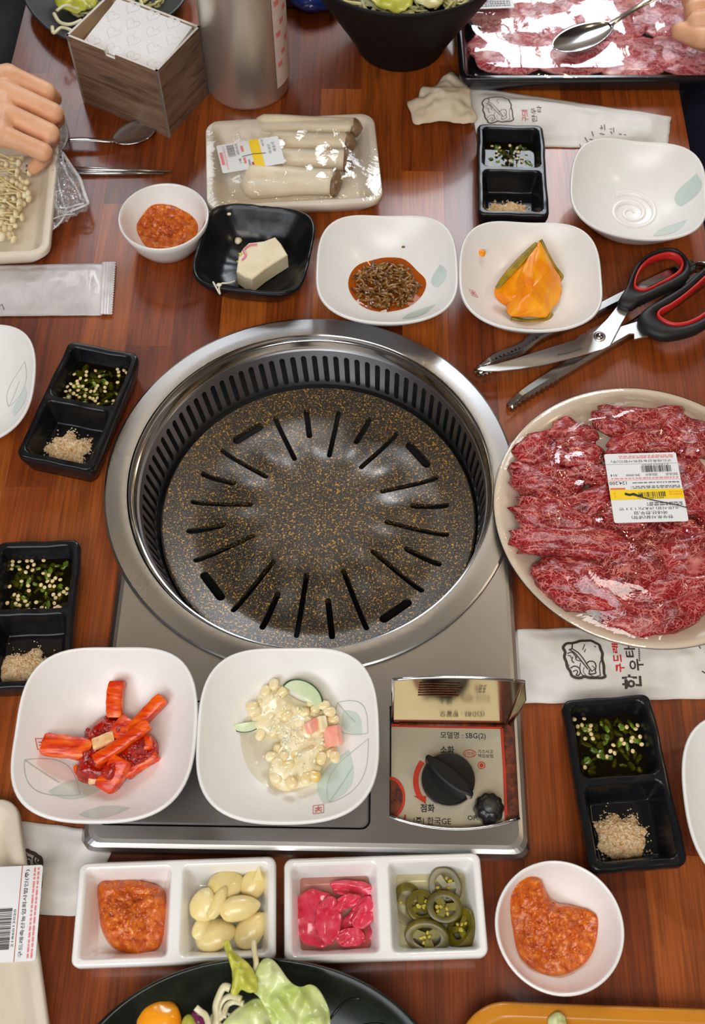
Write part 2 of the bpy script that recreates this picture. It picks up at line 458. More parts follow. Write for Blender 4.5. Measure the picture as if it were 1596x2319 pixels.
# ---------------------------------------------------------------- the room
def struct(name, V, Fs, mat, smooth=False):
    o = mk(name, V, Fs, mat, None, smooth); o['kind'] = 'structure'; return o
def box_vf(x0, x1, y0, y1, z0, z1):
    V = [(x0, y0, z0), (x1, y0, z0), (x1, y1, z0), (x0, y1, z0), (x0, y0, z1), (x1, y0, z1), (x1, y1, z1), (x0, y1, z1)]
    return V, [(3, 2, 1, 0), (4, 5, 6, 7), (0, 1, 5, 4), (1, 2, 6, 5), (2, 3, 7, 6), (3, 0, 4, 7)]
M_floor = mottled('dark_floor', [(0.3, srgb(46, 34, 28)), (0.7, srgb(66, 50, 42))], 8.0, 0.5, bump=0.1, rand=False)
M_wall = mottled('warm_wall_paint', [(0.3, srgb(168, 156, 142)), (0.7, srgb(180, 168, 154))], 6.0, 0.8, bump=0.05, rand=False)
M_ceil = mottled('ceiling_paint', [(0.3, srgb(104, 98, 92)), (0.7, srgb(112, 106, 100))], 6.0, 0.85, bump=0.05, rand=False)
struct('floor', *box_vf(-2.6, 2.6, -2.4, 2.2, -0.80, -0.75), M_floor)
struct('ceiling', *box_vf(-2.6, 2.6, -2.4, 2.2, 1.95, 2.0), M_ceil)
struct('wall_back', *box_vf(-2.6, 2.6, 2.1, 2.2, -0.75, 1.95), M_wall)
struct('wall_front', *box_vf(-2.6, 2.6, -2.4, -2.3, -0.75, 1.95), M_wall)
struct('wall_left', *box_vf(-2.6, -2.5, -2.3, 2.1, -0.75, 1.95), M_wall)
struct('wall_right', *box_vf(2.5, 2.6, -2.3, 2.1, -0.75, 1.95), M_wall)

# ---------------------------------------------------------------- the table, plank by plank
M_wood = m_wood()
M_core = plain('table_core', srgb(70, 36, 20), 0.5)
table = thing('dining_table', 'reddish brown laminated wood dining table with a grill set into it', 'table', (0, 0, -0.75))
TX0, TX1, TY0, TY1 = -0.356, 0.387, -0.62, 0.86
HR = 0.166                                                  # radius of the hole for the grill
def ring_core():
    o = [(TX0, TY0), (TX1, TY0), (TX1, TY1), (TX0, TY1)]; i = [(-0.17, -0.17), (0.17, -0.17), (0.17, 0.17), (-0.17, 0.17)]
    V = [(x, y, z) for z in (-0.032, -0.0045) for P in (o, i) for (x, y) in P]
    Fs = []
    for k in range(4):
        j = (k+1) % 4
        Fs += [(k, 4+k, 4+j, j), (8+k, 8+j, 12+j, 12+k), (k, j, 8+j, 8+k), (4+j, 4+k, 12+k, 12+j)]
    return V, Fs
mk('tabletop_core', *ring_core(), M_core, table, False, world=True)
for sx in (TX0+0.06, TX1-0.06):
    for sy in (TY0+0.06, TY1-0.06):
        mk('leg', *xf(slab(rrect(0.025, 0.025, 0.006, 3), -0.75, -0.032), (sx, sy, 0)), M_core, table, False, world=True)
_rp = R_(7)
def plank_vf(x0, x1, y0, y1):
    g = 0.00005; x0 += g; x1 -= g; y0 += g; y1 -= g; z0, z1 = -0.0045, 0.0
    near = min(math.hypot(min(max(0, x0), x1), min(max(0, y0), y1)), 9)
    if near >= HR:
        return [box_vf(x0, x1, y0, y1, z0, z1)]
    out = []; n = 14; segs = {0: [], 1: []}
    for i in range(n+1):
        x = lerp(x0, x1, i/n); h = math.sqrt(max(0, HR*HR-x*x)) if abs(x) < HR else 0.0
        segs[0].append((x, y0, min(y1, -h))) if abs(x) < HR else segs[0].append((x, y0, min(y1, 0.0)))
        segs[1].append((x, max(y0, h), y1)) if abs(x) < HR else segs[1].append((x, max(y0, 0.0), y1))
    for s in (0, 1):
        V, Fs = [], []
        L = [q for q in segs[s]]
        if all(b-a < 1e-6 for (_, a, b) in L): continue
        run = []
        for q in L:
            if q[2]-q[1] > 1e-6: run.append(q)
        if len(run) < 2: continue
        for (x, a, b) in run: V += [(x, a, z1), (x, b, z1), (x, a, z0), (x, b, z0)]
        for i in range(len(run)-1):
            o = 4*i
            Fs += [(o, o+4, o+5, o+1), (o+2, o+3, o+7, o+6), (o, o+2, o+6, o+4), (o+1, o+5, o+7, o+3)]
        e = 4*(len(run)-1)
        Fs += [(0, 1, 3, 2), (e, e+2, e+3, e+1)]
        out.append((V, Fs))
    return out
_x = TX0; _k = 0
while _x < TX1-0.001:
    _w = min(0.0437, TX1-_x); _y = TY0 - _rp.uniform(0.0, 0.28)
    while _y < TY1:
        _l = _rp.uniform(0.24, 0.44); a, b = max(_y, TY0), min(_y+_l, TY1); _y += _l
        if b-a < 0.01: continue
        for vf in plank_vf(_x, _x+_w, a, b):
            mk('plank', vf[0], vf[1], M_wood, table, False, world=True)
    _x += _w

# ---------------------------------------------------------------- the grill
M_ring = m_steel('satin_steel_ring', (0.60, 0.61, 0.63), 0.27, (3, 60, 3), 0.05, True)
M_steel = m_steel('brushed_steel', (0.60, 0.59, 0.58), 0.31, (6, 150, 6), 0.06)
M_chrome = m_steel('polished_steel', (0.66, 0.66, 0.67), 0.12, (4, 4, 4), 0.03, False)
M_vent = m_steel('grey_vent_steel', (0.40, 0.40, 0.42), 0.36, (4, 4, 60), 0.05, False)
M_black = plain('matte_black', (0.010, 0.010, 0.010), 0.7)
M_blackpl = plain('black_plastic', (0.012, 0.012, 0.012), 0.33, bump=0.05)
M_speck = m_speckle()
M_gold = m_steel('gold_sticker_foil', (0.74, 0.67, 0.50), 0.36, (90, 12, 4), 0.03); M_gold.node_tree.nodes['Principled BSDF'].inputs['Metallic'].default_value = 0.5
M_red = plain('red_print', srgb(190, 52, 28), 0.5)
M_ink = plain('black_print', (0.015, 0.014, 0.014), 0.5)
M_grime = mottled('burnt_grime', [(0.3, srgb(30, 16, 10)), (0.6, srgb(120, 52, 20)), (0.8, srgb(160, 90, 40))], 200.0, 0.5)
grill = thing('tabletop_grill', 'steel built-in gas grill with round speckled plate, ring and control box', 'grill', (0, 0, 0))
ZH = 0.009
def on(o): o.parent = grill; return o
# housing plate with its openings
hp = rrect(0.1670, 0.1340, 0.011, 6); hx, hy = 0.0070, -0.1850
def hofs(b): return [(hx+p[0]*(1-b/0.167), hy+p[1]*(1-b/0.134)) for p in hp]
hv = stack([(hofs(0.0), 0.0002), (hofs(0.0012), 0.0042), (hofs(0.0035), 0.0072), (hofs(0.0065), 0.0086), (hofs(0.0095), ZH)])
house = mk('housing', hv[0], hv[1], M_steel, grill, False, sharp=0.6)
circ = lambda r, n=96, cx=0.0, cy=0.0: [(cx+r*math.cos(2*PI*k/n), cy+r*math.sin(2*PI*k/n)) for k in range(n)]
def arcs_opening(x0, x1, y0, y1, sag, n=12):
    P = [(x0, y1), (x0, y0)]
    for k in range(1, n): t = k/n; P.append((lerp(x0, x1, t), y0 - sag*4*t*(1-t)))
    return P+[(x1, y0), (x1, y1)]
OPEN = arcs_opening(0.0690, 0.1655, -0.2895, -0.2040, 0.0085)
PANEL = [(-0.0467+p[0], -0.251+p[1]) for p in rrect(0.1002, 0.0475, 0.006, 5)]
PANELG = [(-0.0467+p[0], -0.251+p[1]) for p in rrect(0.1016, 0.0489, 0.007, 5)]
boolean_cut(house, join(stack([(circ(0.1660), -0.02), (circ(0.1660), 0.03)]), stack([(OPEN, -0.02), (OPEN, 0.03)]), stack([(PANELG, -0.02), (PANELG, 0.03)])))
pv = slab(PANEL, 0.0040, ZH+0.0012, 0.0012)
mk('cover_panel', pv[0], pv[1], M_steel, grill, False, sharp=0.6)
fl = stack([([(-0.15, -0.30), (0.17, -0.30), (0.17, -0.17), (-0.15, -0.17)], 0.0006), ([(-0.15, -0.30), (0.17, -0.30), (0.17, -0.17), (-0.15, -0.17)], 0.0014)])
mk('housing_floor', fl[0], fl[1], M_black, grill, False)
# rim of the opening: thin rolled steel lip
lip = [(p[0], p[1], ZH+0.0004) for p in OPEN]
lv = sweep([Vector(lip[i]) for i in range(1, len(lip)-1)], 0.0011, 6)
mk('opening_lip', lv[0], lv[1], M_chrome, grill)
# outer ring
RX = 0.003
def shifted(prof, n=128, cx=0.0, cy=0.0, **k): return xf(lathe(prof, n, **k), (cx, cy, 0))
rg = shifted([(0.1755, 0.0012), (0.1790, 0.0016), (0.1797, 0.0030), (0.1795, 0.0090), (0.1787, 0.0106), (0.1772, 0.0112), (0.1680, 0.0114), (0.1610, 0.0116), (0.1590, 0.0113)], 160, 0.0, 0.0, cap0=False, cap1=False)
mk('outer_ring', rg[0], rg[1], M_ring, grill, sharp=0.22)
rl = shifted([(0.1592, 0.0113), (0.1584, 0.0104), (0.1580, 0.0070), (0.1568, 0.0052), (0.1562, 0.0056), (0.1552, 0.0052), (0.1546, 0.0020), (0.1538, -0.0015), (0.1526, -0.0045)], 160, 0.0015, 0, cap0=False, cap1=False)
mk('inner_lip', rl[0], rl[1], M_chrome, grill, sharp=0.5)
# slotted vent wall
def vent():
    NS, per = 92, 8; V, Fs = [], []; n = NS*per
    zt, zb, z0, z1 = -0.0035, -0.0370, -0.0085, -0.0345
    cols = []
    for k in range(n):
        a = 2*PI*k/n; ph = k % per
        if 2 <= ph <= 6:
            q = (ph-4)/2.0; e = 0.0016*(1-math.sqrt(max(0, 1-q*q))); lv = [zt, z0-e, z1+e, zb]
        else: lv = [zt, z0-0.0016, z1+0.0016, zb]
        for z in lv:
            r = 0.1528 - (zt-z)*0.24; q_ = -z/0.035; V.append((0.0015+0.0035*q_+r*math.cos(a), -0.0070*q_+r*math.sin(a), z))
    for k in range(n):
        j = (k+1) % n; ph = k % per
        for s in range(3):
            if s == 1 and 2 <= ph < 6: continue
            Fs.append((4*k+s, 4*j+s, 4*j+s+1, 4*k+s+1))
    return V, Fs
vv = vent(); vo = mk('slotted_vent_wall', vv[0], vv[1], M_vent, grill, False)
sm = vo.modifiers.new('t', 'SOLIDIFY'); sm.thickness = 0.0012; sm.offset = 0.0
well = lathe([(0.1640, 0.004), (0.1640, -0.055), (0.02, -0.060)], 96, cap0=False)
mk('burner_well', well[0], well[1], M_black, grill)
# the plate
PCX, PCY, PZ = 0.006, -0.011, -0.035
def plate_z(r, a):
    if r > 0.113: z = lerp(-0.0036, 0.0030, (r-0.113)/0.0265)
    else:
        t = sstep((0.113-r)/0.058); z = -0.0036+0.0106*t
        k = math.exp(-((r-0.076)/0.020)**2)
        z += k*0.0012*math.cos(12*(a-math.radians(22.5))+PI)
        z -= 0.0014*math.exp(-(r/0.032)**2)
    if r > 0.1395: z -= 0.004*((r-0.1395)/0.0025)
    return z
def plate():
    rs = [0.002+0.1125*(k/46) for k in range(47)]+[0.1160, 0.120, 0.126, 0.132, 0.136, 0.1385, 0.1396, 0.1405, 0.1413]
    n = 288; V = []
    for r in rs:
        for k in range(n):
            a = 2*PI*k/n; V.append((r*math.cos(a), r*math.sin(a), plate_z(r, a)))
    m = len(rs)
    for r in (0.1405, 0.1380, 0.002):
        for k in range(n):
            a = 2*PI*k/n; V.append((r*math.cos(a), r*math.sin(a), -0.0062))
    Fs = gridf(n, m+3, wu=True)
    Fs = [tuple(reversed(f)) if False else f for f in Fs]
    Fs.append(tuple(range(n-1, -1, -1))); o = (m+2)*n; Fs.append(tuple(range(o, o+n)))
    return V, Fs
pl = plate(); po = mk('grill_plate', pl[0], pl[1], M_speck, None, True)
def stadium(L, w, n=8):
    P = []
    for k in range(n+1): a = -PI/2+PI*k/n; P.append((L/2+w/2*math.cos(a), w/2*math.sin(a)))
    for k in range(n+1): a = PI/2+PI*k/n; P.append((-L/2+w/2*math.cos(a), w/2*math.sin(a)))
    return P
cut = []
for k in range(24):
    a = math.radians(7.5+15*k)
    odd = k % 2 == 1                                           # 22.5, 52.5 ... are the long slots
    if odd: L, rm, w, tang = 0.0540, 0.0890, 0.0047, False
    elif k in (2, 8, 14, 20): L, rm, w, tang = 0.0250, 0.1140, 0.0082, True
    else: L, rm, w, tang = 0.0310, 0.1010, 0.0054, False
    st = stack([(stadium(L, w), -0.02), (stadium(L, w), 0.02)])
    cut.append(xf(st, (rm*math.cos(a), rm*math.sin(a), 0), a+(PI/2 if tang else 0)))
boolean_cut(po, join(*cut)); po.parent = grill; po.location = (PCX, PCY, PZ)
po.data.polygons.foreach_set('use_smooth', [True]*len(po.data.polygons))
bm = bmesh.new(); bm.from_mesh(po.data)
for e in bm.edges:
    if len(e.link_faces) == 2 and e.calc_face_angle(0) > 0.7: e.smooth = False
bm.to_mesh(po.data); bm.free()
# control box: slanted sticker panel, knobs, flip-up lid
def panel_z(x, y): return 0.0016 + max(0.0, (y+0.300))*0.035
pp = [(0.0705, -0.2990), (0.1560, -0.2990), (0.1560, -0.2180), (0.0705, -0.2180)]
pg = stack([(pp, [panel_z(*q)-0.0004 for q in pp]), (pp, [panel_z(*q) for q in pp])])
panel = mk('control_panel', pg[0], pg[1], M_gold, grill, False)
def stroke(name, vf, mat, parent): return mk(name, vf[0], vf[1], mat, parent, False, world=False)
rb = join(ribbon([(0.1562, -0.296), (0.1566, -0.25), (0.1560, -0.219)], 0.0022, panel_z, lift=0.0003), ribbon([(0.0705, -0.2182), (0.10, -0.2185), (0.1560, -0.2186)], 0.0024, panel_z, lift=0.0003))
stroke('red_border', rb, M_red, panel)
side = stack([([(0.1562, -0.299), (0.166, -0.296), (0.166, -0.205), (0.1562, -0.205)], 0.0016), ([(0.1562, -0.299), (0.166, -0.296), (0.166, -0.205), (0.1562, -0.205)], 0.0024)])
mk('grease_gap', side[0], side[1], M_grime, grill, False)
def ptext(s, px0, py0, px1, py1, mat=M_ink, bold=0.0, name='printed_lettering'):
    a, b = A(px0, py1, 0.004), A(px1, py0, 0.004)
    vf = text_box(s, (a.x+b.x)/2, (a.y+b.y)/2, b.x-a.x, b.y-a.y, panel_z, 0.0, 0.0003, bold)
    return stroke(name, vf, mat, panel)
ptext('모델명 : SBG(2)', 997, 1659, 1099, 1675, bold=0.004)
ptext('소화', 997, 1690, 1028, 1706, bold=0.02)
ptext('점화', 952, 1820, 984, 1838, bold=0.02)
ptext('|주| 한국GE', 937, 1850, 1021, 1868, bold=0.008)
ptext('OFF', 1059, 1846, 1086, 1856, bold=0.01)
ptext('1억원', 1053, 1702, 1074, 1711, M_red)
ptext('가스사고', 1082, 1698, 1116, 1706)
ptext('책임보험', 1082, 1708, 1116, 1716)
oc = A(1063.5, 1706.5, 0.004)
stroke('red_oval_mark', ribbon([(oc.x+0.0048*math.cos(t*PI/12), oc.y+0.0028*math.sin(t*PI/12)) for t in range(24)], 0.0005, panel_z, True), M_red, panel)
oc = A(1090, 1733, 0.004)
stroke('red_lamp_mark', join(ribbon([(oc.x+0.0026*math.cos(t*PI/12), oc.y+0.0026*math.sin(t*PI/12)) for t in range(24)], 0.0006, panel_z, True),
       ribbon([(oc.x+0.0008*math.cos(t*PI/6), oc.y+0.0008*math.sin(t*PI/6)) for t in range(12)], 0.0016, panel_z, True)), M_red, panel)
kc = A(1014, 1768, 0.006)
arc = [(kc.x+0.0242*math.cos(math.radians(d)), kc.y+0.0242*math.sin(math.radians(d))) for d in range(142, 213, 4)]
ar = ribbon(arc, 0.0042, panel_z, lift=0.0003)
e = arc[-1]; hd = ([(e[0]-0.0050, e[1]+0.0010, panel_z(*e)+0.0003), (e[0]+0.0046, e[1]+0.0010, panel_z(*e)+0.0003), (e[0]+0.0040, e[1]-0.0050, panel_z(*e)+0.0003)], [(0, 1, 2)])
stroke('red_arrow', join(ar, hd), M_red, panel)
lc = A(884, 1805, 0.004)
stroke('red_ring_print', ribbon([(lc.x+0.010*math.cos(math.radians(d)), lc.y+0.0145*math.sin(math.radians(d))) for d in range(-95, 100, 8)], 0.0024, panel_z, lift=0.0004), M_red, panel)
hole = xf(stack([([(0.0092*math.cos(math.radians(d)), 0.0135*math.sin(math.radians(d))) for d in range(-90, 91, 9)], 0.0), ([(0.0092*math.cos(math.radians(d)), 0.0135*math.sin(math.radians(d))) for d in range(-90, 91, 9)], 0.0006)]), (lc.x, lc.y, panel_z(lc.x, lc.y)))
stroke('dark_window', hole, M_grime, panel)
fc = A(915, 1856, 0.004)
stroke('flame_mark', ribbon([(fc.x-0.003, fc.y-0.003), (fc.x, fc.y-0.001), (fc.x+0.001, fc.y+0.004)], 0.0018, panel_z, taper=True), M_red, panel)
# knob: round skirt with a grip bar across it
knob = thing('knob', 'x', 'x'); del knob['label']; del knob['category']
knob.parent = grill; knob.location = (kc.x, kc.y, panel_z(kc.x, kc.y)); knob.rotation_euler = (0, 0, math.radians(-41))
kb = lathe([(0.0150, 0.0002), (0.0150, 0.0030), (0.0196, 0.0034), (0.0203, 0.0048), (0.0200, 0.0090), (0.0188, 0.0103), (0.002, 0.0106)], 56)
mk('knob_skirt', kb[0], kb[1], M_blackpl, knob, sharp=0.8)
gp = slab([(0.0205*math.cos(t), 0.0062*math.sin(t)) if abs(math.cos(t)) < 0.9 else (0.0225*math.cos(t), 0.0064*math.sin(t)) for t in [2*PI*k/40 for k in range(40)]], 0.0080, 0.0185, 0.0014)
mk('grip_bar', gp[0], gp[1], M_blackpl, knob, True, sharp=0.7)
nk = lathe([(0.0155, 0.0), (0.0160, 0.0016), (0.0150, 0.0030)], 40)
mk('chrome_collar', nk[0], nk[1], M_chrome, knob)
sc_ = A(1107, 1830, 0.008)
sk = thing('small_knob', 'x', 'x'); del sk['label']; del sk['category']
sk.parent = grill; sk.location = (sc_.x, sc_.y, panel_z(sc_.x, sc_.y))
flut = lathe([(0.0106, 0.0), (0.0112, 0.0020), (0.0106, 0.0090), (0.0092, 0.0130), (0.0062, 0.0142), (0.0056, 0.0142)], 64, rfn=lambda a, r: 1+0.05*math.cos(10*a))
mk('knob_body', flut[0], flut[1], M_blackpl, sk)
cp = lathe([(0.0056, 0.0140), (0.0054, 0.0152), (0.0008, 0.0154)], 32)
mk('knob_cap', cp[0], cp[1], plain('grey_knob_cap', (0.05, 0.048, 0.045), 0.4), sk)
# flip-up lid, standing open on its hinge
lid = thing('flip_up_lid', 'x', 'x'); del lid['label']; del lid['category']
lid.parent = grill; lid.location = (0.1165, -0.2165, 0.004); lid.rotation_euler = (math.radians(-4), 0, 0)
def lid_vf(x0, x1, z0, z1, sag, y0, y1):
    P = [(x0, z0), (x1, z0), (x1+0.004, z1)]; n = 12
    for k in range(1, n): t = k/n; P.append((lerp(x1+0.004, x0-0.002, t), z1+sag*4*t*(1-t)))
    P.append((x0-0.002, z1))
    V = [(p[0], y, p[1]) for y in (y0, y1) for p in P]; m = len(P)
    Fs = [tuple(range(m-1, -1, -1)), tuple(range(m, 2*m))]+[(k, (k+1) % m, m+(k+1) % m, m+k) for k in range(m)]
    return V, Fs
M_lid = m_steel('gold_tinted_lid_steel', (0.36, 0.31, 0.20), 0.14, (4, 4, 4), 0.04, False)  # dark gold tint stands for the control panel's reflection in the lid
lq = lid_vf(-0.0450, 0.0430, 0.0, 0.0795, 0.0050, 0.0, 0.0012); recalc(mk('lid_plate', lq[0], lq[1], M_lid, lid, False))
rimp = [(x, 0.0004, z) for (x, z) in [(-0.0452, 0.0), (-0.0470, 0.0795)]]+[(lerp(-0.047, 0.047, k/12), 0.0004, 0.0795+0.005*4*(k/12)*(1-k/12)) for k in range(1, 12)]+[(0.0470, 0.0004, 0.0795), (0.0432, 0.0004, 0.0)]
rv = sweep(rimp, 0.0012, 6); mk('lid_rim', rv[0], rv[1], M_chrome, lid)
fgp = [(0.0432, 0.0, 0.004), (0.0470, 0.0, 0.0795), (0.0485, -0.010, 0.070), (0.0450, -0.005, 0.010)]
mk('lid_side_flange', fgp+[(p[0]+0.0008, p[1], p[2]) for p in fgp], [(0, 1, 2, 3), (7, 6, 5, 4), (0, 4, 5, 1), (1, 5, 6, 2), (2, 6, 7, 3), (3, 7, 4, 0)], M_lid, lid, False)
hg = sweep([(-0.040, -0.0006, 0.0), (0.042, -0.0006, 0.0)], 0.0014, 8); mk('hinge', hg[0], hg[1], M_grime, lid)
for s, w_, z in [('많은', 0.0052, 0.0715), ('유증', 0.0052, 0.0665), ('사용', 0.0052, 0.0615)]:
    V, Fs, tw, th = text_vf(s, 0.0)
    mk('printed_lettering', [((v[0]/tw-0.5)*w_+0.0185, -0.0003, (v[1]/th-0.5)*0.0036+z) for v in V], Fs, M_ink, lid, False)  # lid words, partly the panel print's reflection drawn as lettering
for k in range(6):
    w_ = [0.030, 0.029, 0.031, 0.027, 0.028, 0.030][k]; z = 0.0745-0.0042*k
    mk('dark_text_line', [(-0.028, -0.0003, z), (-0.028+w_, -0.0003, z), (-0.028+w_, -0.0003, z+0.0017), (-0.028, -0.0003, z+0.0017)], [(0, 1, 2, 3)], M_grime, lid, False)  # unreadable lines: print and the panel's reflection, both drawn as dark bars

# ---------------------------------------------------------------- crockery
M_white = plain('white_melamine', srgb(232, 230, 226), 0.34, var=0.015, coat=0.12); M_white.node_tree.nodes['Principled BSDF'].inputs['Coat Roughness'].default_value = 0.16
M_whitew = plain('white_glazed_ceramic', srgb(236, 234, 230), 0.12, var=0.012, coat=0.5)
M_blackdish = plain('black_glazed_stoneware', (0.007, 0.0075, 0.009), 0.26, var=0.2, bump=0.25, bscale=70.0, spec=0.32)
M_leafp = plain('pale_green_print', srgb(198, 212, 204), 0.2, var=0.03, coat=0.4)
M_leafl = plain('grey_green_line_print', srgb(178, 186, 180), 0.25, coat=0.4)
M_seal = plain('red_seal_print', srgb(206, 78, 92), 0.3, coat=0.4)
M_foam = plain('white_foam', srgb(226, 214, 194), 0.55, var=0.02, bump=0.15, bscale=500.0, sub=0.1)

# squarish white bowl: inner surface r(t, angle), used for the mesh, its printed leaves and the food in it
BA, BH, BN, BC = 0.0640, 0.0430, 3.1, 0.0022
def bS(a, n): return (abs(math.cos(a))**n+abs(math.sin(a))**n)**(-1.0/n)
def b_in(a, t):
    n = 2+(BN-2)*t*t; r = BA*t*bS(a, n)
    return r, 0.0075+(BH-0.0075)*t**2.5+BC*t**3*(-math.cos(4*a))
def b_z(x, y):
    a = math.atan2(y, x); r = math.hypot(x, y); t = min(1, r/BA)
    for _ in range(6): t = min(1.0, r/(BA*bS(a, 2+(BN-2)*t*t)))
    return b_in(a, t)[1]
def bowl_vf(n=88):
    V = []; rows = 0
    def row(fn):
        for k in range(n):
            a = 2*PI*k/n; r, z = fn(a); V.append((r*math.cos(a), r*math.sin(a), z))
    for t in [0.02, 0.1, 0.2, 0.3, 0.38, 0.46, 0.53, 0.60, 0.66, 0.72, 0.78, 0.83, 0.88, 0.92, 0.96, 0.985, 1.0]:
        row(lambda a: b_in(a, t)); rows += 1
    def rim(a, dr, dz): r, z = b_in(a, 1.0); return r+dr, z+dz
    row(lambda a: rim(a, 0.0009, 0.0008)); row(lambda a: rim(a, 0.0019, 0.0007)); row(lambda a: rim(a, 0.0028, -0.0006)); rows += 3
    for t in [0.97, 0.92, 0.86, 0.8, 0.73, 0.66, 0.58, 0.52]:
        def o(a):
            r, z = b_in(a, t); return r+0.0030, max(0.002, (BH+BC*(-math.cos(4*a))*t**3)*((t-0.46)/0.54)**1.25-0.001)
        row(o); rows += 1
    for r0, z0 in ((0.0320, 0.0016), (0.0318, 0.0), (0.0280, 0.0), (0.0275, 0.002), (0.004, 0.0022)):
        row(lambda a: (r0, z0)); rows += 1
    Fs = gridf(n, rows, wu=True); Fs.append(tuple(range(n-1, -1, -1))); Fs.append(tuple(range((rows-1)*n, rows*n)))
    return V, Fs
_bowl_me = None
def leaf_vf(cx, cy, L, Wd, ang, n=14, m=6):
    V = []; c, s = math.cos(ang), math.sin(ang)
    for i in range(n+1):
        u = i/n; w = Wd*0.5*math.sin(PI*u**0.85)
        for j in range(m+1):
            q = -1+2*j/m; X = (u-0.5)*L; Y = q*w
            x, y = cx+X*c-Y*s, cy+X*s+Y*c; V.append((x, y, b_z(x, y)+0.00025))
    return V, gridf(m+1, n+1)
def leaf_line(cx, cy, L, Wd, ang):
    c, s = math.cos(ang), math.sin(ang); P = []
    for i in range(25):
        u = i/24; w = Wd*0.5*math.sin(PI*u**0.85); X = (u-0.5)*L; P.append((cx+X*c-w*s, cy+X*s+w*c))
    Q = []
    for i in range(25):
        u = 1-i/24; w = -Wd*0.5*math.sin(PI*u**0.85); X = (u-0.5)*L; Q.append((cx+X*c-w*s, cy+X*s+w*c))
    st = [(cx+(u-0.5)*L*c, cy+(u-0.5)*L*s) for u in (0.0, 0.2, 0.4, 0.6)]
    return join(ribbon(P, 0.0005, b_z, lift=0.0004), ribbon(Q, 0.0005, b_z, lift=0.0004), ribbon(st, 0.0005, b_z, lift=0.0004))
def seal_vf(cx, cy, s=0.0040, ang=0.0):
    c, sn = math.cos(ang), math.sin(ang)
    def T(P): return [(cx+x*s*c-y*s*sn, cy+x*s*sn+y*s*c) for x, y in P]
    z = b_z; w = s*0.17
    out = [ribbon(T([(-1, -1), (1, -1), (1, 1), (-1, 1)]), w, z, True)]
    for P in ([(-0.7, 0.35), (0.7, 0.35)], [(0, 0.8), (0, 0.35)], [(0.35, 0.3), (-0.6, -0.75)], [(-0.35, 0.3), (0.6, -0.75)], [(-0.7, -0.2), (-0.35, -0.2)], [(0.4, -0.2), (0.7, -0.2)]):
        out.append(ribbon(T(P), w, z))
    return join(*out)
def white_bowl(px, py, zb, rot, label, leaves=(), seals=(), lines=(), spiral=False, at=None):
    global _bowl_me
    p = Vector((at[0], at[1], 0)) if at else A(px, py, zb+BH)
    b = thing('side_dish_bowl', label, 'bowl', (p.x, p.y, zb), rot, 'squarish white side dish bowls')
    if _bowl_me is None:
        o = mk('bowl_body', *bowl_vf(), M_white, b); _bowl_me = o.data
    else: obj_from(_bowl_me, 'bowl_body', b)
    for a in leaves: mk('leaf_print', *leaf_vf(*a), M_leafp, b)
    for a in lines: mk('leaf_outline_print', *leaf_line(*a), M_leafl, b)
    for a in seals: mk('seal_print', *seal_vf(*a), M_seal, b)
    if spiral:
        P = []
        for k in range(90):
            t = k/89; a = 0.4+t*4.6*PI; r = 0.0025+0.024*t; P.append((r*math.cos(a), r*math.sin(a), b_z(r*math.cos(a), r*math.sin(a))+0.0001))
        v = sweep(P, [0.0012+0.0016*min(1, k/40) for k in range(90)], 10, flat=0.6); mk('spiral_ridge', v[0], v[1], M_white, b)
    return b
B_kim = white_bowl(238, 1655, 0.0112, 0.02, 'white squarish bowl of red seasoned radish at the left end of the steel housing',
    leaves=[(-0.020, -0.036, 0.040, 0.017, 0.25), (0.004, -0.056, 0.036, 0.012, 0.15)], lines=[(-0.038, -0.030, 0.045, 0.028, -0.5)], seals=[(-0.049, -0.004, 0.0040, 0.3)])
B_corn = white_bowl(652, 1657, 0.0114, 0.03, 'white squarish bowl of corn salad beside the grill control box',
    leaves=[(0.047, 0.012, 0.026, 0.013, -1.0), (0.035, -0.028, 0.046, 0.026, 1.15)], lines=[(0.047, 0.015, 0.036, 0.022, -0.9), (0.044, -0.026, 0.054, 0.024, 1.0)], seals=[(0.022, -0.054, 0.0038, 0.05)])
B_anch = white_bowl(876, 604, 0.0, 0.0, 'white squarish bowl of brown seasoned shreds in sauce behind the grill',
    leaves=[(0.050, 0.004, 0.026, 0.014, 1.5), (0.030, -0.040, 0.034, 0.016, 0.4)])
B_pump = white_bowl(1201, 620, 0.0, -0.03, 'white squarish bowl holding a wedge of orange pumpkin',
    leaves=[(0.0, -0.058, 0.030, 0.010, 0.0)], seals=[(-0.052, -0.014, 0.0034, 0.5)])
B_tr = white_bowl(1446, 424, 0.0, -0.12, 'empty white squarish bowl with a spiral at its bottom, far right',
    leaves=[(0.052, 0.016, 0.032, 0.022, 1.2), (0.035, -0.032, 0.036, 0.018, 0.55)], spiral=True)
B_l = white_bowl(0, 0, 0.0, 0.06, 'empty white squarish bowl cut off by the left edge, above the angled sauce dish', at=(-0.3120, 0.0745),
    leaves=[(0.052, -0.012, 0.030, 0.014, 1.3)], lines=[(0.046, 0.01, 0.04, 0.02, 1.2)])
B_r = white_bowl(0, 0, 0.0, 0.0, 'white squarish bowl cut off by the right edge, beside the near right sauce dish', at=(0.3465, -0.2830))
def in_bowl(b, x, y):
    """height of the bowl's inner surface under world point x,y"""
    m = Matrix.Rotation(-b.rotation_euler.z, 2) @ Vector((x-b.location.x, y-b.location.y))
    return b.location.z + b_z(m.x, m.y)

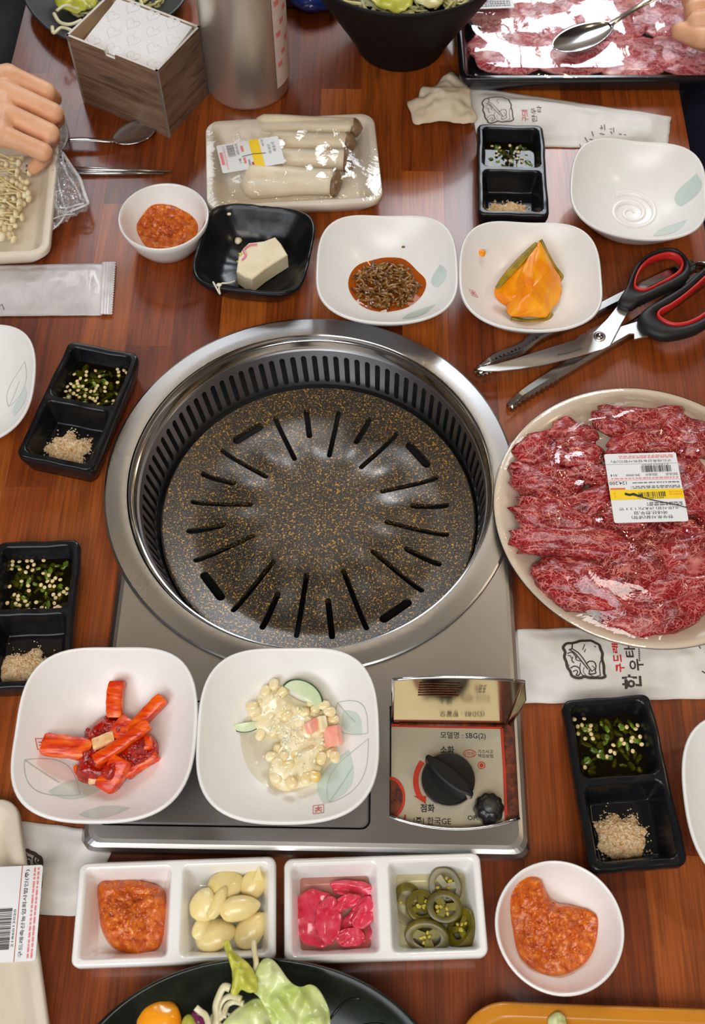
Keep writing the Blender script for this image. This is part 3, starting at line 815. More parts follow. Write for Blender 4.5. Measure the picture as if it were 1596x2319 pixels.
# pressed dishes with wells
def sd_rr(x, y, hw, hl, r):
    qx, qy = abs(x)-hw+r, abs(y)-hl+r
    return math.hypot(max(qx, 0), max(qy, 0))+min(max(qx, qy), 0)-r
def well_dish(hw, hl, rc, H, wells, taper, edge=0.002, nx=44, ny=72, wob=0.0, seed=0.0, wz=0.0):
    """dish pressed from a block: wells = (cx, cy, half w, half l, corner radius, floor z, wall width)"""
    xs = [-1+2*i/nx for i in range(nx+1)]; ys = [-1+2*j/ny for j in range(ny+1)]
    for s in (-1, 1):
        for e in (0.3, 0.7, 1.2): xs.append(s*(1-edge*e/hw)); ys.append(s*(1-edge*e/hl))
    for w in wells:
        for s in (-1, 1):
            for e in (-0.02, 0.15, 0.5, 0.85, 1.0):
                xs.append((w[0]+s*(w[2]-w[6]*e))/hw); ys.append((w[1]+s*(w[3]-w[6]*e))/hl)
    xs = sorted(set(round(v, 5) for v in xs if -1 <= v <= 1)); ys = sorted(set(round(v, 5) for v in ys if -1 <= v <= 1))
    V = []
    def warp(u, v):
        x, y = u*hw, v*hl
        ax, ay = abs(x)-(hw-rc), abs(y)-(hl-rc)
        if ax > 0 and ay > 0:
            a, b = ax/rc, ay/rc; a, b = a*math.sqrt(1-b*b/2), b*math.sqrt(1-a*a/2)
            x = math.copysign(hw-rc+a*rc, x); y = math.copysign(hl-rc+b*rc, y)
        return x, y
    def wobble(x, y):
        if wob <= 0: return x, y
        return x+wob*nz(x*45+seed, y*45, 1.3), y+wob*nz(x*45, y*45+seed, 7.1)
    for v in ys:
        for u in xs:
            x, y = warp(u, v); d = -sd_rr(x, y, hw, hl, rc); z = H
            if d < edge: q = 1-max(d, 0)/edge; z -= edge*(1-math.sqrt(max(0, 1-q*q)))
            for (cx, cy, ww, wl, wr, zf, sl) in wells:
                dd = -sd_rr(x-cx, y-cy, ww, wl, wr)
                if dd > 0: z = H-(H-zf)*sstep(dd/sl)**0.85 if dd < sl else zf
            X, Y = wobble(x, y)
            if wz: z += wz*nz(x*60+seed, y*60, 3.0)*(1 if z > H*0.8 else 0.3)
            V.append((X, Y, z))
    nu, nv = len(xs), len(ys); Fs = gridf(nu, nv)
    b = [i for i in range(nu)]+[(j+1)*nu-1 for j in range(1, nv)]+[(nv-1)*nu+i for i in range(nu-2, -1, -1)]+[j*nu for j in range(nv-2, 0, -1)]
    prev = b; m = len(b)
    for k, (ins, z) in enumerate(((0.0, H*0.72), (taper*0.55, H*0.35), (taper, 0.0012), (taper+0.0015, 0.0))):
        o = len(V)
        for i in b:
            p = V[i]; s1, s2 = (hw-ins)/hw, (hl-ins)/hl; V.append((p[0]*s1, p[1]*s2, z))
        cur = list(range(o, o+m))
        for i in range(m): j = (i+1) % m; Fs.append((prev[i], cur[i], cur[j], prev[j]))
        prev = cur
    Fs.append(tuple(reversed(prev)))
    return V, Fs
# black two-well sauce dishes
DW = [(0, 0.0305, 0.0300, 0.0285, 0.008, 0.0045, 0.0085), (0, -0.0305, 0.0300, 0.0285, 0.008, 0.0045, 0.0085)]
M_soy = m_liquid('soy_sauce', srgb(206, 188, 120), 0.95, 0.02, 0.1)
M_chili = mottled('green_chili', [(0.3, srgb(48, 66, 14)), (0.5, srgb(86, 112, 26)), (0.72, srgb(140, 158, 52))], 120.0, 0.22, bump=0.15, rand=True)
M_seed = mottled('chili_seed', [(0.3, srgb(214, 178, 110)), (0.7, srgb(240, 222, 168))], 260.0, 0.35, bump=0.1)
M_salt = mottled('sesame_salt', [(0.28, srgb(176, 122, 62)), (0.42, srgb(226, 192, 140)), (0.6, srgb(246, 232, 204)), (0.75, srgb(252, 246, 232))], 420.0, 0.8, bump=0.2)
_dish_me = None; _seed_me = None; _chili_me = []
def sauce_dish(px, py, rot, label, where, seed, nseed=34, nchili=44, pile=(0.002, -0.036, 0.017, 0.013), at=None):
    global _dish_me, _seed_me
    p = Vector((at[0], at[1], 0)) if at else A(px, py, 0.029)
    d = thing('sauce_dish', label, 'dish', (p.x, p.y, 0.0), rot, 'black two-well sauce dishes')
    if _dish_me is None:
        o = mk('dish_body', *well_dish(0.0350, 0.0645, 0.008, 0.029, DW, 0.004, 0.0028, wob=0.0012, wz=0.0006), M_blackdish, d); _dish_me = o.data
    else: obj_from(_dish_me, 'dish_body', d)
    rn = R_(seed); c, s = math.cos(rot), math.sin(rot)
    T = lambda x, y, z: (p.x+x*c-y*s, p.y+x*s+y*c, z)
    ZL = 0.0135
    P = rrect(0.0257, 0.0242, 0.006, 5)
    V = [T(q[0], q[1]+0.0305, ZL) for q in P]
    o = mk('soy_sauce', V, [tuple(range(len(P)))], M_soy, None, True, world=True)
    tag(o, 'dark soy sauce pooled in the upper well of the '+where, 'sauce', kind='stuff')
    if _seed_me is None:
        v = ellipsoid(0.0019, 0.0017, 0.0008, 10, 6); o = mk('chili_seed', v[0], v[1], M_seed); _seed_me = o.data; bpy.data.objects.remove(o)
        for k in range(5):
            g = R_(k+50); L, Wd = g.uniform(0.006, 0.0100), g.uniform(0.0042, 0.0066)
            V2, n1, n2 = [], 7, 5
            for i in range(n1):
                for j in range(n2):
                    u, w = i/(n1-1)-0.5, j/(n2-1)-0.5; ww = Wd*(1-0.65*abs(2*u)**2)*(1+0.5*nz(u*5+k*3, w*5, k))
                    V2.append((u*L, w*ww, 0.0010*(1-(2*w)**2)+0.0012*nz(u*4+k, w*4, k)))
            o = mk('chili_piece', V2, gridf(n2, n1), M_chili); sm = o.modifiers.new('s', 'SOLIDIFY'); sm.thickness = 0.0010
            me = evaluated(o, 'chili_piece'); bpy.data.objects.remove(o); me.polygons.foreach_set('use_smooth', [True]*len(me.polygons)); _chili_me.append(me)
    used = []
    for k in range(nchili):
        for _ in range(40):
            x, y = rn.uniform(-0.0215, 0.0215), 0.0305+rn.uniform(-0.0200, 0.0200)
            if all(math.hypot(x-a, y-b) > 0.0036 for a, b in used): break
        used.append((x, y)); o = obj_from(_chili_me[k % 5], 'chili_piece'); o.location = T(x, y, ZL-rn.choice((0.0008, 0.0024, 0.0040))-0.0006)
        o.rotation_euler = (rn.uniform(-0.5, 0.5), rn.uniform(-0.5, 0.5), rn.uniform(0, 6.28)); q_ = rn.uniform(0.7, 1.15); o.scale = (q_, q_*rn.uniform(0.6, 1.1), q_)
        tag(o, 'green chili piece floating in the '+where, 'chili', 'chopped chili in the '+where)
    us = []; cents = [(rn.uniform(-0.022, 0.022), 0.0305+rn.uniform(-0.021, 0.021)) for _ in range(11)]
    for k in range(nseed):
        for _ in range(60):
            cl_ = cents[rn.randrange(len(cents))]; x, y = max(-0.0238, min(0.0238, cl_[0]+rn.gauss(0, 0.0042))), max(0.0080, min(0.0530, cl_[1]+rn.gauss(0, 0.0042)))
            if all(math.hypot(x-a, y-b) > 0.0030 for a, b in us): break
        us.append((x, y)); o = obj_from(_seed_me, 'chili_seed'); o.location = T(x, y, ZL+0.0009)
        o.rotation_euler = (rn.uniform(-0.4, 0.4), rn.uniform(-0.4, 0.4), rn.uniform(0, 6.28))
        tag(o, 'pale chili seed floating in the '+where, 'seed', 'chili seeds in the '+where)
    # heap of sesame salt: many small grains over a mound
    V, Fs = [], []; cx, cy, hx_, hy_ = pile
    def mound(u, w): return 0.0052+0.0052*max(0, 1-(u*u+w*w))**0.7
    nu = 30
    for j in range(nu):
        for i in range(nu):
            u, w = -1+2*i/(nu-1), -1+2*j/(nu-1); u2, w2 = u*math.sqrt(1-w*w/2), w*math.sqrt(1-u*u/2)
            rr_ = 1+0.38*nz(u2*2.2+seed, w2*2.2, 5)
            x, y = cx+hx_*u2*rr_, cy+hy_*w2*rr_; V.append((x, y, mound(u2, w2)+0.0012*nz(x*600, y*600, seed)))
    Fs = gridf(nu, nu); V = [Vector(v) for v in V]
    for k in range(2200):
        a, q = rn.uniform(0, 2*PI), math.sqrt(rn.random())*(1.08 if rn.random() < 0.93 else 1.45)
        u, w = q*math.cos(a), q*math.sin(a); rr_ = 1+0.38*nz(u*2.2+seed, w*2.2, 5)
        x, y = cx+hx_*u*rr_, cy+hy_*w*rr_
        if abs(x) > 0.0255 or abs(y+0.0305) > 0.0245: continue
        z = mound(u, w)+rn.uniform(0, 0.0009); g = rn.uniform(0.00055, 0.00115); o_ = len(V)
        q1 = rn.uniform(0, 6); V += [Vector((x+g*math.cos(q1+i*2.09), y+g*math.sin(q1+i*2.09), z)) for i in range(3)]+[Vector((x, y, z+g*1.5))]
        Fs += [(o_, o_+1, o_+3), (o_+1, o_+2, o_+3), (o_+2, o_, o_+3)]
    V = [T(v.x, v.y, v.z) for v in V]
    o = mk('sesame_salt', V, Fs, M_salt, None, False, world=True)
    tag(o, 'heap of coarse sesame salt in the lower well of the '+where, 'seasoning', kind='stuff')
    return d
sauce_dish(1409, 1765, math.radians(5.5), 'black two-well sauce dish right of the grill control box', 'black dish right of the grill control box', 1, 26, 44, pile=(-0.004, -0.037, 0.0175, 0.0155))
sauce_dish(0, 0, math.radians(3), 'black two-well sauce dish at the left edge behind the red radish bowl', 'black dish behind the red radish bowl', 2, 46, 46, pile=(-0.004, -0.040, 0.022, 0.0145), at=(-0.2180, -0.1370))
sauce_dish(180, 913, math.radians(-12.5), 'black two-well sauce dish set at an angle left of the grill ring', 'angled black dish left of the grill ring', 3, 46, 44, pile=(-0.002, -0.036, 0.018, 0.015))
sauce_dish(1159, 381, math.radians(-1.5), 'black two-well sauce dish standing behind the pumpkin bowl', 'black dish behind the pumpkin bowl', 4, 12, 26, pile=(-0.003, -0.0385, 0.018, 0.0120))
# white two-well dishes
WW = [(-0.0345, 0, 0.0312, 0.0310, 0.005, 0.0070, 0.0100), (0.0345, 0, 0.0312, 0.0310, 0.005, 0.0070, 0.0100)]
wd = well_dish(0.0698, 0.0350, 0.006, 0.030, WW, 0.005, 0.0024, 72, 40)
p = A(397, 2062, 0.030)
D1 = thing('two_well_dish', 'white two-well dish of red paste and garlic cloves', 'dish', (p.x, p.y, 0), math.radians(2.8), 'white two-well dishes')
mk('dish_body', *wd, M_whitew, D1); _wme = D1.children[0].data
p = A(870, 2053, 0.030)
D2 = thing('two_well_dish', 'white two-well dish of pink ginger and green pepper rings', 'dish', (p.x, p.y, 0), math.radians(2.8), 'white two-well dishes')
obj_from(_wme, 'dish_body', D2)
# small round bowls
rbv = lathe([(0.001, 0.0058), (0.016, 0.0062), (0.0245, 0.0085), (0.0305, 0.0140), (0.0358, 0.0230), (0.0400, 0.0340), (0.0416, 0.0392), (0.0424, 0.0404), (0.0434, 0.0404), (0.0440, 0.0392), (0.0430, 0.0335), (0.0385, 0.0200), (0.0325, 0.0090), (0.0275, 0.0040), (0.0240, 0.0026), (0.0238, 0.0), (0.0215, 0.0), (0.0210, 0.0018), (0.001, 0.002)], 72)
p = A(1267, 2098, 0.0400); RB1 = thing('small_round_bowl', 'small round white bowl of red paste at the near right', 'bowl', (p.x, p.y, 0), 0, 'small round white bowls')
mk('bowl_body', *rbv, M_whitew, RB1)
p = A(370, 489, 0.0400); RB2 = thing('small_round_bowl', 'small round white bowl of red paste beside the tofu dish', 'bowl', (p.x, p.y, 0), 0, 'small round white bowls')
obj_from(RB1.children[0].data, 'bowl_body', RB2)
# black square dish of the tofu
def tofu_dish():
    V = []; n = 80; rows = 0
    def row(t, z, w=1.0):
        for k in range(n):
            a = 2*PI*k/n; nn = 2+2.4*min(1, t*t); r = 0.0535*t*bS(a, nn)*(1+0.010*nz(3*math.cos(a), 3*math.sin(a), 2.0)*w)
            V.append((r*math.cos(a), r*math.sin(a), z+0.0012*nz(6*math.cos(a), 6*math.sin(a), t*3)*t))
    for t, z in ((0.02, 0.006), (0.3, 0.006), (0.55, 0.0068), (0.66, 0.0095), (0.76, 0.0155), (0.86, 0.0240), (0.94, 0.0310), (0.98, 0.0342), (1.0, 0.0348), (1.025, 0.0340), (1.03, 0.0318), (0.96, 0.0225), (0.84, 0.0090), (0.72, 0.0015), (0.70, 0.0), (0.02, 0.0)):
        row(t, z); rows += 1
    Fs = gridf(n, rows, wu=True); Fs.append(tuple(range(n-1, -1, -1))); Fs.append(tuple(range((rows-1)*n, rows*n)))
    return V, Fs
p = A(576, 560, 0.034); TD = thing('square_dish', 'black square glazed dish holding a block of tofu', 'dish', (p.x, p.y, 0), math.radians(-7))
mk('dish_body', *tofu_dish(), M_blackdish, TD)

# ---------------------------------------------------------------- food in the dishes
M_paste = mottled('red_bean_paste', [(0.24, srgb(128, 42, 0)), (0.42, srgb(190, 78, 0)), (0.58, srgb(212, 104, 2)), (0.76, srgb(232, 156, 48))], 190.0, 0.2, 5.0, bump=0.9, bdist=0.002, sub=0.02, coat=0.3)
def paste(outline_px, zpx, base, hgt, label, seed, lump=0.0023, name='bean_paste'):
    """lumpy heap inside an outline; base(x,y) is the surface it sits on"""
    W_ = [A(x, y, zpx) for x, y in outline_px]; n = 72
    W_ = resample(smooth_path([(w.x, w.y, 0) for w in W_], 6, True), n)
    c = sum(W_, Vector((0, 0, 0)))/n; m = 26; V = []
    for j in range(m+1):
        t = max(0.015, j/m)
        for k in range(n):
            q = c.lerp(W_[k], t); e = max(0, 1-t**3.0)**0.55
            h = hgt*e*(0.75+0.45*nz(q.x*55+seed, q.y*55, 0))+lump*e*(1.5*nz(q.x*150, q.y*150, seed)+1.0*nz(q.x*330, q.y*330, seed))
            V.append((q.x, q.y, base(q.x, q.y)+max(0.0002, h)+(0.0004 if t < 1 else -0.0003)))
    Fs = gridf(n, m+1, wu=True); Fs.append(tuple(range(n-1, -1, -1)))
    # bits standing proud of the surface
    rn = R_(seed); parts = [(V, Fs)]
    for k in range(120):
        i = rn.randrange(2, m-3)*n+rn.randrange(n); v = V[i]; s = rn.uniform(0.0006, 0.0016)
        parts.append(xf(ellipsoid(s*rn.uniform(1, 1.6), s, s*0.7, 7, 5), (v[0], v[1], v[2]), rn.uniform(0, 3)))
    V, Fs = join(*parts)
    o = mk(name, V, Fs, M_paste, None, True, world=True)
    return tag(o, label, 'paste')
fz = lambda z: (lambda x, y: z)
def rb_base(b):
    pr = [(0, 0.0060), (0.016, 0.0064), (0.0245, 0.0088), (0.0305, 0.0142), (0.0358, 0.0232), (0.040, 0.034), (0.06, 0.04)]
    def f(x, y):
        r = math.hypot(x-b.location.x, y-b.location.y)
        for (a, za), (c, zc) in zip(pr, pr[1:]):
            if r <= c: return lerp(za, zc, (r-a)/(c-a))
        return 0.04
    return f
paste([(214, 1998), (240, 1985), (290, 1983), (340, 1992), (372, 2015), (380, 2060), (372, 2110), (350, 2145), (320, 2160), (306, 2178), (288, 2160), (245, 2138), (222, 2100), (215, 2050)], 0.020, fz(0.0072), 0.019, 'heap of orange red bean paste in the white two-well dish', 11)
paste([(1155, 2030), (1185, 1995), (1220, 1990), (1238, 2008), (1262, 2035), (1310, 2045), (1350, 2065), (1358, 2100), (1348, 2150), (1320, 2185), (1270, 2205), (1220, 2195), (1180, 2160), (1165, 2100)], 0.022, rb_base(RB1), 0.0150, 'heap of orange red bean paste in the near right round bowl', 12)
paste([(312, 512), (345, 480), (390, 475), (430, 490), (449, 515), (435, 540), (395, 556), (340, 553), (316, 535)], 0.014, rb_base(RB2), 0.0090, 'flat heap of orange red bean paste in the far round bowl', 13)

# radish kimchi
M_radish = mottled('red_seasoned_radish', [(0.28, srgb(164, 20, 0)), (0.45, srgb(214, 54, 0)), (0.62, srgb(238, 100, 8)), (0.80, srgb(238, 156, 66))], 80.0, 0.32, 4.0, bump=0.7, sub=0.03, stretch=(0.5, 2, 2), coat=0.1)
M_chilisauce = mottled('red_chili_sauce', [(0.3, srgb(112, 6, 0)), (0.55, srgb(166, 18, 2)), (0.75, srgb(206, 50, 6))], 260.0, 0.2, 4.0, bump=0.7, sub=0.1, coat=0.3)
def stick_world(a, b, w, h, za, zb, mat, name, seed):
    """cut radish stick, square section with soft wavering edges, from pixel a to pixel b"""
    pa, pb = A(a[0], a[1], za), A(b[0], b[1], zb); d = (pb-pa); L = d.length; t = d/L
    s = t.cross(Vector((0, 0, 1))).normalized(); u = s.cross(t); n = 12; V = []
    prof = [(1, 0.8), (0.8, 1), (-0.8, 1), (-1, 0.8), (-1, -0.8), (-0.8, -1), (0.8, -1), (1, -0.8)]
    for i in range(n+1):
        q = pa+d*(i/n); e = 1.0 if 0 < i < n else 0.88
        bend = 0.0012*math.sin(PI*i/n+seed)
        for (x, y) in prof:
            k = e*(1+0.10*nz(i*0.5+seed, x, y)); V.append(q+s*(x*w/2*k+bend)+u*(y*h/2*k))
    Fs = gridf(8, n+1, wu=True); Fs.append(tuple(range(7, -1, -1))); Fs.append(tuple(range(n*8, n*8+8)))
    return V, Fs
KX = lambda x, y: (60+x/4.433, 1520+y/4.433)
sticks = [((915, 105), (890, 470), 130, 0.040, 0.034, 'radish stick pointing to the back of the white bowl', 0.010),
          ((1385, 280), (1010, 640), 105, 0.043, 0.036, 'orange radish stick pointing to the back right of the white bowl', 0.009),
          ((165, 715), (640, 820), 170, 0.041, 0.035, 'thick red radish stick pointing left over the white bowl', 0.011),
          ((1230, 530), (690, 900), 95, 0.047, 0.043, 'slim radish stick lying across the top of the red pile', 0.009),
          ((960, 860), (790, 1190), 170, 0.042, 0.031, 'thick radish stick pointing to the front of the pile', 0.011),
          ((690, 930), (715, 1120), 110, 0.035, 0.029, 'pale ended short radish piece at the front of the pile', 0.010),
          ((1290, 800), (980, 1020), 150, 0.033, 0.031, 'red radish piece at the right side of the pile', 0.010),
          ((545, 930), (600, 1080), 110, 0.030, 0.028, 'dark red radish piece at the left front of the pile', 0.009),
          ((660, 730), (880, 680), 95, 0.044, 0.042, 'pale cream radish piece in the middle of the pile', 0.008),
          ((880, 690), (1040, 500), 140, 0.040, 0.036, 'radish piece tucked under the orange stick', 0.009),
          ((1260, 700), (1010, 780), 110, 0.039, 0.038, 'red coated radish piece beneath the slim stick', 0.009)]
M_radpale = mottled('pale_radish', [(0.3, srgb(214, 150, 84)), (0.6, srgb(232, 194, 142)), (0.8, srgb(220, 130, 60))], 90.0, 0.26, bump=0.3, sub=0.15)
for k, (a, b, w, za, zb, lb, h) in enumerate(sticks):
    v = stick_world(KX(*a), KX(*b), w/4.433/2500, h, za, zb, None, '', k)
    o = mk('radish_stick', v[0], v[1], M_radpale if 'pale' in lb else M_radish, None, True, world=True, sharp=0.9)
    tag(o, lb, 'radish', 'radish sticks in the white bowl')
_paste_old = M_paste; M_paste = M_chilisauce
paste([KX(*q) for q in [(560, 600), (640, 530), (760, 430), (900, 440), (1080, 460), (1200, 580), (1300, 680), (1310, 860), (1150, 930), (980, 1060), (900, 1190), (720, 1140), (520, 1090), (490, 950), (600, 880), (600, 720)]], 0.030,
      lambda x, y: in_bowl(B_kim, x, y), 0.030, 'chunky red chili seasoning under the radish sticks', 14, 0.002, 'chili_seasoning')
for k_, (P_, hz) in enumerate([([(600, 620), (700, 480), (830, 440), (940, 520), (860, 640), (700, 700)], 0.018), ([(880, 780), (1040, 700), (1240, 660), (1310, 760), (1180, 900), (960, 980), (860, 900)], 0.020)]):
    paste([KX(*q) for q in P_], 0.040, lambda x, y: in_bowl(B_kim, x, y)+0.008, hz-0.008, ['clump of red chili seasoning behind the slim radish stick', 'clump of red chili seasoning at the right of the radish pile'][k_], 24+k_, 0.0022, 'chili_seasoning')
M_paste = _paste_old

# corn salad
M_dress = mottled('creamy_dressing', [(0.3, srgb(228, 208, 160)), (0.55, srgb(240, 228, 192)), (0.8, srgb(248, 242, 222))], 90.0, 0.2, 3.0, bump=0.2, sub=0.3, coat=0.3)
M_corn = mottled('corn_kernel', [(0.28, srgb(222, 184, 84)), (0.40, srgb(230, 208, 154)), (0.7, srgb(238, 224, 186))], 110.0, 0.2, bump=0.1, sub=0.3, coat=0.3)
M_cuc = mottled('cucumber_flesh', [(0.3, srgb(190, 208, 160)), (0.7, srgb(222, 228, 200))], 60.0, 0.25, bump=0.1, sub=0.2)
M_cucskin = mottled('cucumber_skin', [(0.3, srgb(30, 62, 30)), (0.7, srgb(70, 104, 60))], 60.0, 0.3)
M_crab = mottled('pink_fish_cake', [(0.3, srgb(232, 140, 116)), (0.7, srgb(244, 186, 164))], 60.0, 0.3, bump=0.1, sub=0.2)
CX = lambda x, y: (480+x/4.313, 1500+y/4.313)
_paste_old = M_paste; M_paste = M_dress
paste([CX(*q) for q in [(400, 440), (500, 290), (640, 240), (760, 320), (940, 400), (1090, 430), (1190, 560), (1220, 760), (1180, 900), (1050, 1060), (1010, 1180), (820, 1230), (700, 1260), (560, 1160), (560, 980), (650, 860), (640, 720), (480, 700), (380, 600)]], 0.028,
      lambda x, y: in_bowl(B_corn, x, y), 0.0190, 'creamy dressing coating the corn salad in the white bowl', 15, 0.0012, 'salad_dressing')
M_paste = _paste_old
dr = ribbon([CX(200, 600)], 0.001, fz(0)) if False else None
kv = []
for j in range(7):
    for i in range(10):
        t = j/6; a = 2*PI*i/10; w = (0.45+0.55*math.sin(PI*min(1, t*0.62+0.18)))*0.0040
        kv.append((w*math.cos(a)*(0.35 if j in (0, 6) else 1), 0.66*w*math.sin(a)*(0.35 if j in (0, 6) else 1), (t-0.5)*0.0098))
kf = gridf(10, 7, wu=True); kf += [tuple(range(9, -1, -1)), tuple(range(60, 70))]
_o = mk('corn_kernel', kv, kf, M_corn); _kme = _o.data; bpy.data.objects.remove(_o)
rn = R_(21); spots = [(530, 300), (610, 245), (690, 310), (395, 450), (500, 410), (420, 500), (560, 520), (470, 690), (600, 660), (980, 390), (1020, 460), (1090, 440), (1180, 560), (730, 520), (690, 460), (640, 820), (580, 910), (720, 770), (1090, 690), (1050, 820), (1170, 880), (1070, 940), (800, 900), (640, 980), (740, 1000), (850, 960), (620, 1130), (720, 1060), (920, 1140), (1000, 1120), (780, 1190), (880, 1080), (1200, 940), (950, 560), (1150, 500), (800, 690), (870, 760), (540, 600), (900, 480), (780, 600), (960, 900), (700, 920), (1000, 1020), (660, 380)]
for k, q in enumerate(spots):
    w = A(*CX(*q), 0.034); zb = in_bowl(B_corn, w.x, w.y)
    o = obj_from(_kme, 'corn_kernel'); o.location = (w.x, w.y, max(zb+0.0045, min(0.042, zb+0.0108+rn.uniform(-0.003, 0.0026))))
    o.rotation_euler = (rn.uniform(1.2, 1.9), rn.uniform(-0.3, 0.3), rn.uniform(0, 6.28)); o.scale = (1.0, 1.0, 1.0)
    tag(o, 'pale yellow dressing coated corn kernel in the corn salad', 'corn', 'corn kernels in the salad')
def half_moon(loc, rot, r, th, label, squash=0.7, tilt=(0, 0)):
    e = thing('cucumber_slice', label, 'cucumber', loc, rot, 'cucumber slices in the corn salad'); e.rotation_euler = (tilt[0], tilt[1], rot)
    P = [(r*math.cos(PI*k/20), r*squash*math.sin(PI*k/20)) for k in range(21)]
    P2 = [(x*0.93, y*0.93+0.0001) for x, y in P]
    v = slab(P2, 0, th, 0.0003); mk('flesh', v[0], v[1], M_cuc, e)
    V = [(p[0], p[1], z) for p in P for z in (0.0, th)]+[(p[0]*0.92, p[1]*0.92, z) for p in P for z in (0.0, th)]; m = len(P)
    Fs = []
    for k in range(m-1):
        a, b = 2*k, 2*k+2; o = 2*m
        Fs += [(a, b, b+1, a+1), (a+1, b+1, o+b+1, o+a+1), (a, o+a, o+b, b)]
    mk('peel', V, Fs, M_cucskin, e)
w = A(*CX(880, 330), 0.042); half_moon((w.x, w.y, 0.0375), math.radians(-32), 0.0175, 0.003, 'pale half moon of cucumber on top of the corn salad', 0.75, (0.35, 0.1))
w = A(*CX(330, 555), 0.036); half_moon((w.x, w.y, 0.030), math.radians(190), 0.0125, 0.003, 'cucumber slice with dark green peel at the left of the corn salad', 0.6, (-0.5, 0.0))
def chunk(name, loc, dims, rot, mat, label, cat, group=None, b=0.0012):
    v = slab(rrect(dims[0], dims[1], 0.0012, 3), -dims[2], dims[2], b); M_ = Matrix.Rotation(rot[0], 4, 'X') @ Matrix.Rotation(rot[1], 4, 'Y')
    o = mk(name, *xf(v, (0, 0, 0), rot[2], M_), mat, None, True, sharp=0.7); o.location = loc
    return tag(o, label, cat, group)
w = A(*CX(980, 600), 0.044); chunk('fish_cake_piece', (w.x, w.y, 0.0395), (0.006, 0.0045, 0.003), (0.5, 0.6, 0.4), M_crab, 'pink cube of fish cake near the middle of the corn salad', 'fish cake', 'fish cake pieces in the corn salad')
w = A(*CX(1180, 700), 0.042); chunk('fish_cake_piece', (w.x, w.y, 0.0370), (0.0062, 0.0075, 0.004), (0.3, -0.6, 0.2), M_crab, 'larger pink fish cake piece at the right of the corn salad', 'fish cake', 'fish cake pieces in the corn salad')
w = A(*CX(1075, 580), 0.044); chunk('fish_cake_piece', (w.x, w.y, 0.0385), (0.0035, 0.006, 0.003), (0.2, 0.5, 0.2), M_dress, 'white side piece of fish cake between the two pink ones', 'fish cake', 'fish cake pieces in the corn salad')
# thin milky liquid at the bottom of the corn bowl
M_milk = m_liquid('salad_liquid', srgb(250, 247, 236), 0.8, 0.06, 0.95)
lp = resample(smooth_path([(v.x, v.y, 0) for v in [A(*CX(*q), 0.022) for q in [(290, 640), (420, 500), (600, 400), (900, 420), (1200, 600), (1200, 960), (1000, 1210), (700, 1290), (560, 1240), (400, 1120), (300, 900)]]], 5, True), 60)
c0 = sum(lp, Vector())/60; V = []
for j in range(9):
    for q in lp: u = c0.lerp(q, max(0.02, j/8)); V.append((u.x, u.y, in_bowl(B_corn, u.x, u.y)+0.0012*(1-(j/8)**4)+0.0002))
o = mk('salad_liquid', V, gridf(60, 9, wu=True), M_milk, None, True, world=True)
tag(o, 'thin milky liquid pooled under the corn salad', 'liquid', kind='stuff')

# brown seasoned shreds
M_brown = mottled('brown_seasoned_shreds', [(0.28, srgb(48, 26, 8)), (0.46, srgb(112, 70, 24)), (0.75, srgb(176, 126, 52))], 160.0, 0.22, bump=0.3, coat=0.3)
M_brsauce = m_liquid('brown_sauce', srgb(214, 120, 40), 0.6, 0.03, 0.8)
c0 = A(873, 645, 0.014); rn = R_(31); V = []; n = 48
for j in range(8):
    for k in range(n):
        a = 2*PI*k/n; r = 0.0365*max(0.02, j/7)*(1+0.10*nz(math.cos(a)*1.5, math.sin(a)*1.5, 4)); x, y = c0.x+r*math.cos(a), c0.y+0.92*r*math.sin(a)
        V.append((x, y, in_bowl(B_anch, x, y)+0.0022*(1-(j/7)**3)+0.0002))
tag(mk('brown_sauce', V, gridf(n, 8, wu=True), M_brsauce, None, True, world=True), 'reddish brown sauce pooled under the seasoned shreds', 'sauce', kind='stuff')
parts = []
for k in range(260):
    a, r = rn.uniform(0, 2*PI), 0.030*math.sqrt(rn.random()); x, y = c0.x+r*math.cos(a), c0.y+0.9*r*math.sin(a)
    z = in_bowl(B_anch, x, y)+0.0015+rn.random()*0.011*max(0, 1-(r/0.032)**2); L = rn.uniform(0.006, 0.016); d = rn.uniform(0, PI)
    P = [(x+(t-0.5)*L*math.cos(d)+0.0008*math.sin(t*5+k), y+(t-0.5)*L*math.sin(d), z+0.0012*math.sin(t*PI+k)) for t in (0, 0.33, 0.66, 1)]
    w_ = rn.uniform(0.0009, 0.0019); parts.append(sweep(P, [w_*0.7, w_, w_, w_*0.5], 6, flat=0.6))
V, Fs = join(*parts)
tag(mk('seasoned_shreds', V, Fs, M_brown, None, True, world=True), 'tangled brown seasoned shreds heaped in the white bowl behind the grill', 'side dish', kind='stuff')
for q, s in (((913, 556), 0.0012), ((897, 572), 0.0010)):
    w = A(q[0], q[1], 0.025); v = ellipsoid(s*1.5, s, s, 8, 6, 0.3, 2.0, q[0])
    o = mk('brown_crumb', v[0], v[1], M_brown); o.location = (w.x, w.y, in_bowl(B_anch, w.x, w.y)+s*0.8)
    tag(o, 'small brown crumb stuck to the back wall of the shreds bowl, '+('upper one' if q[1] < 560 else 'lower one'), 'crumb', 'crumbs in the shreds bowl')

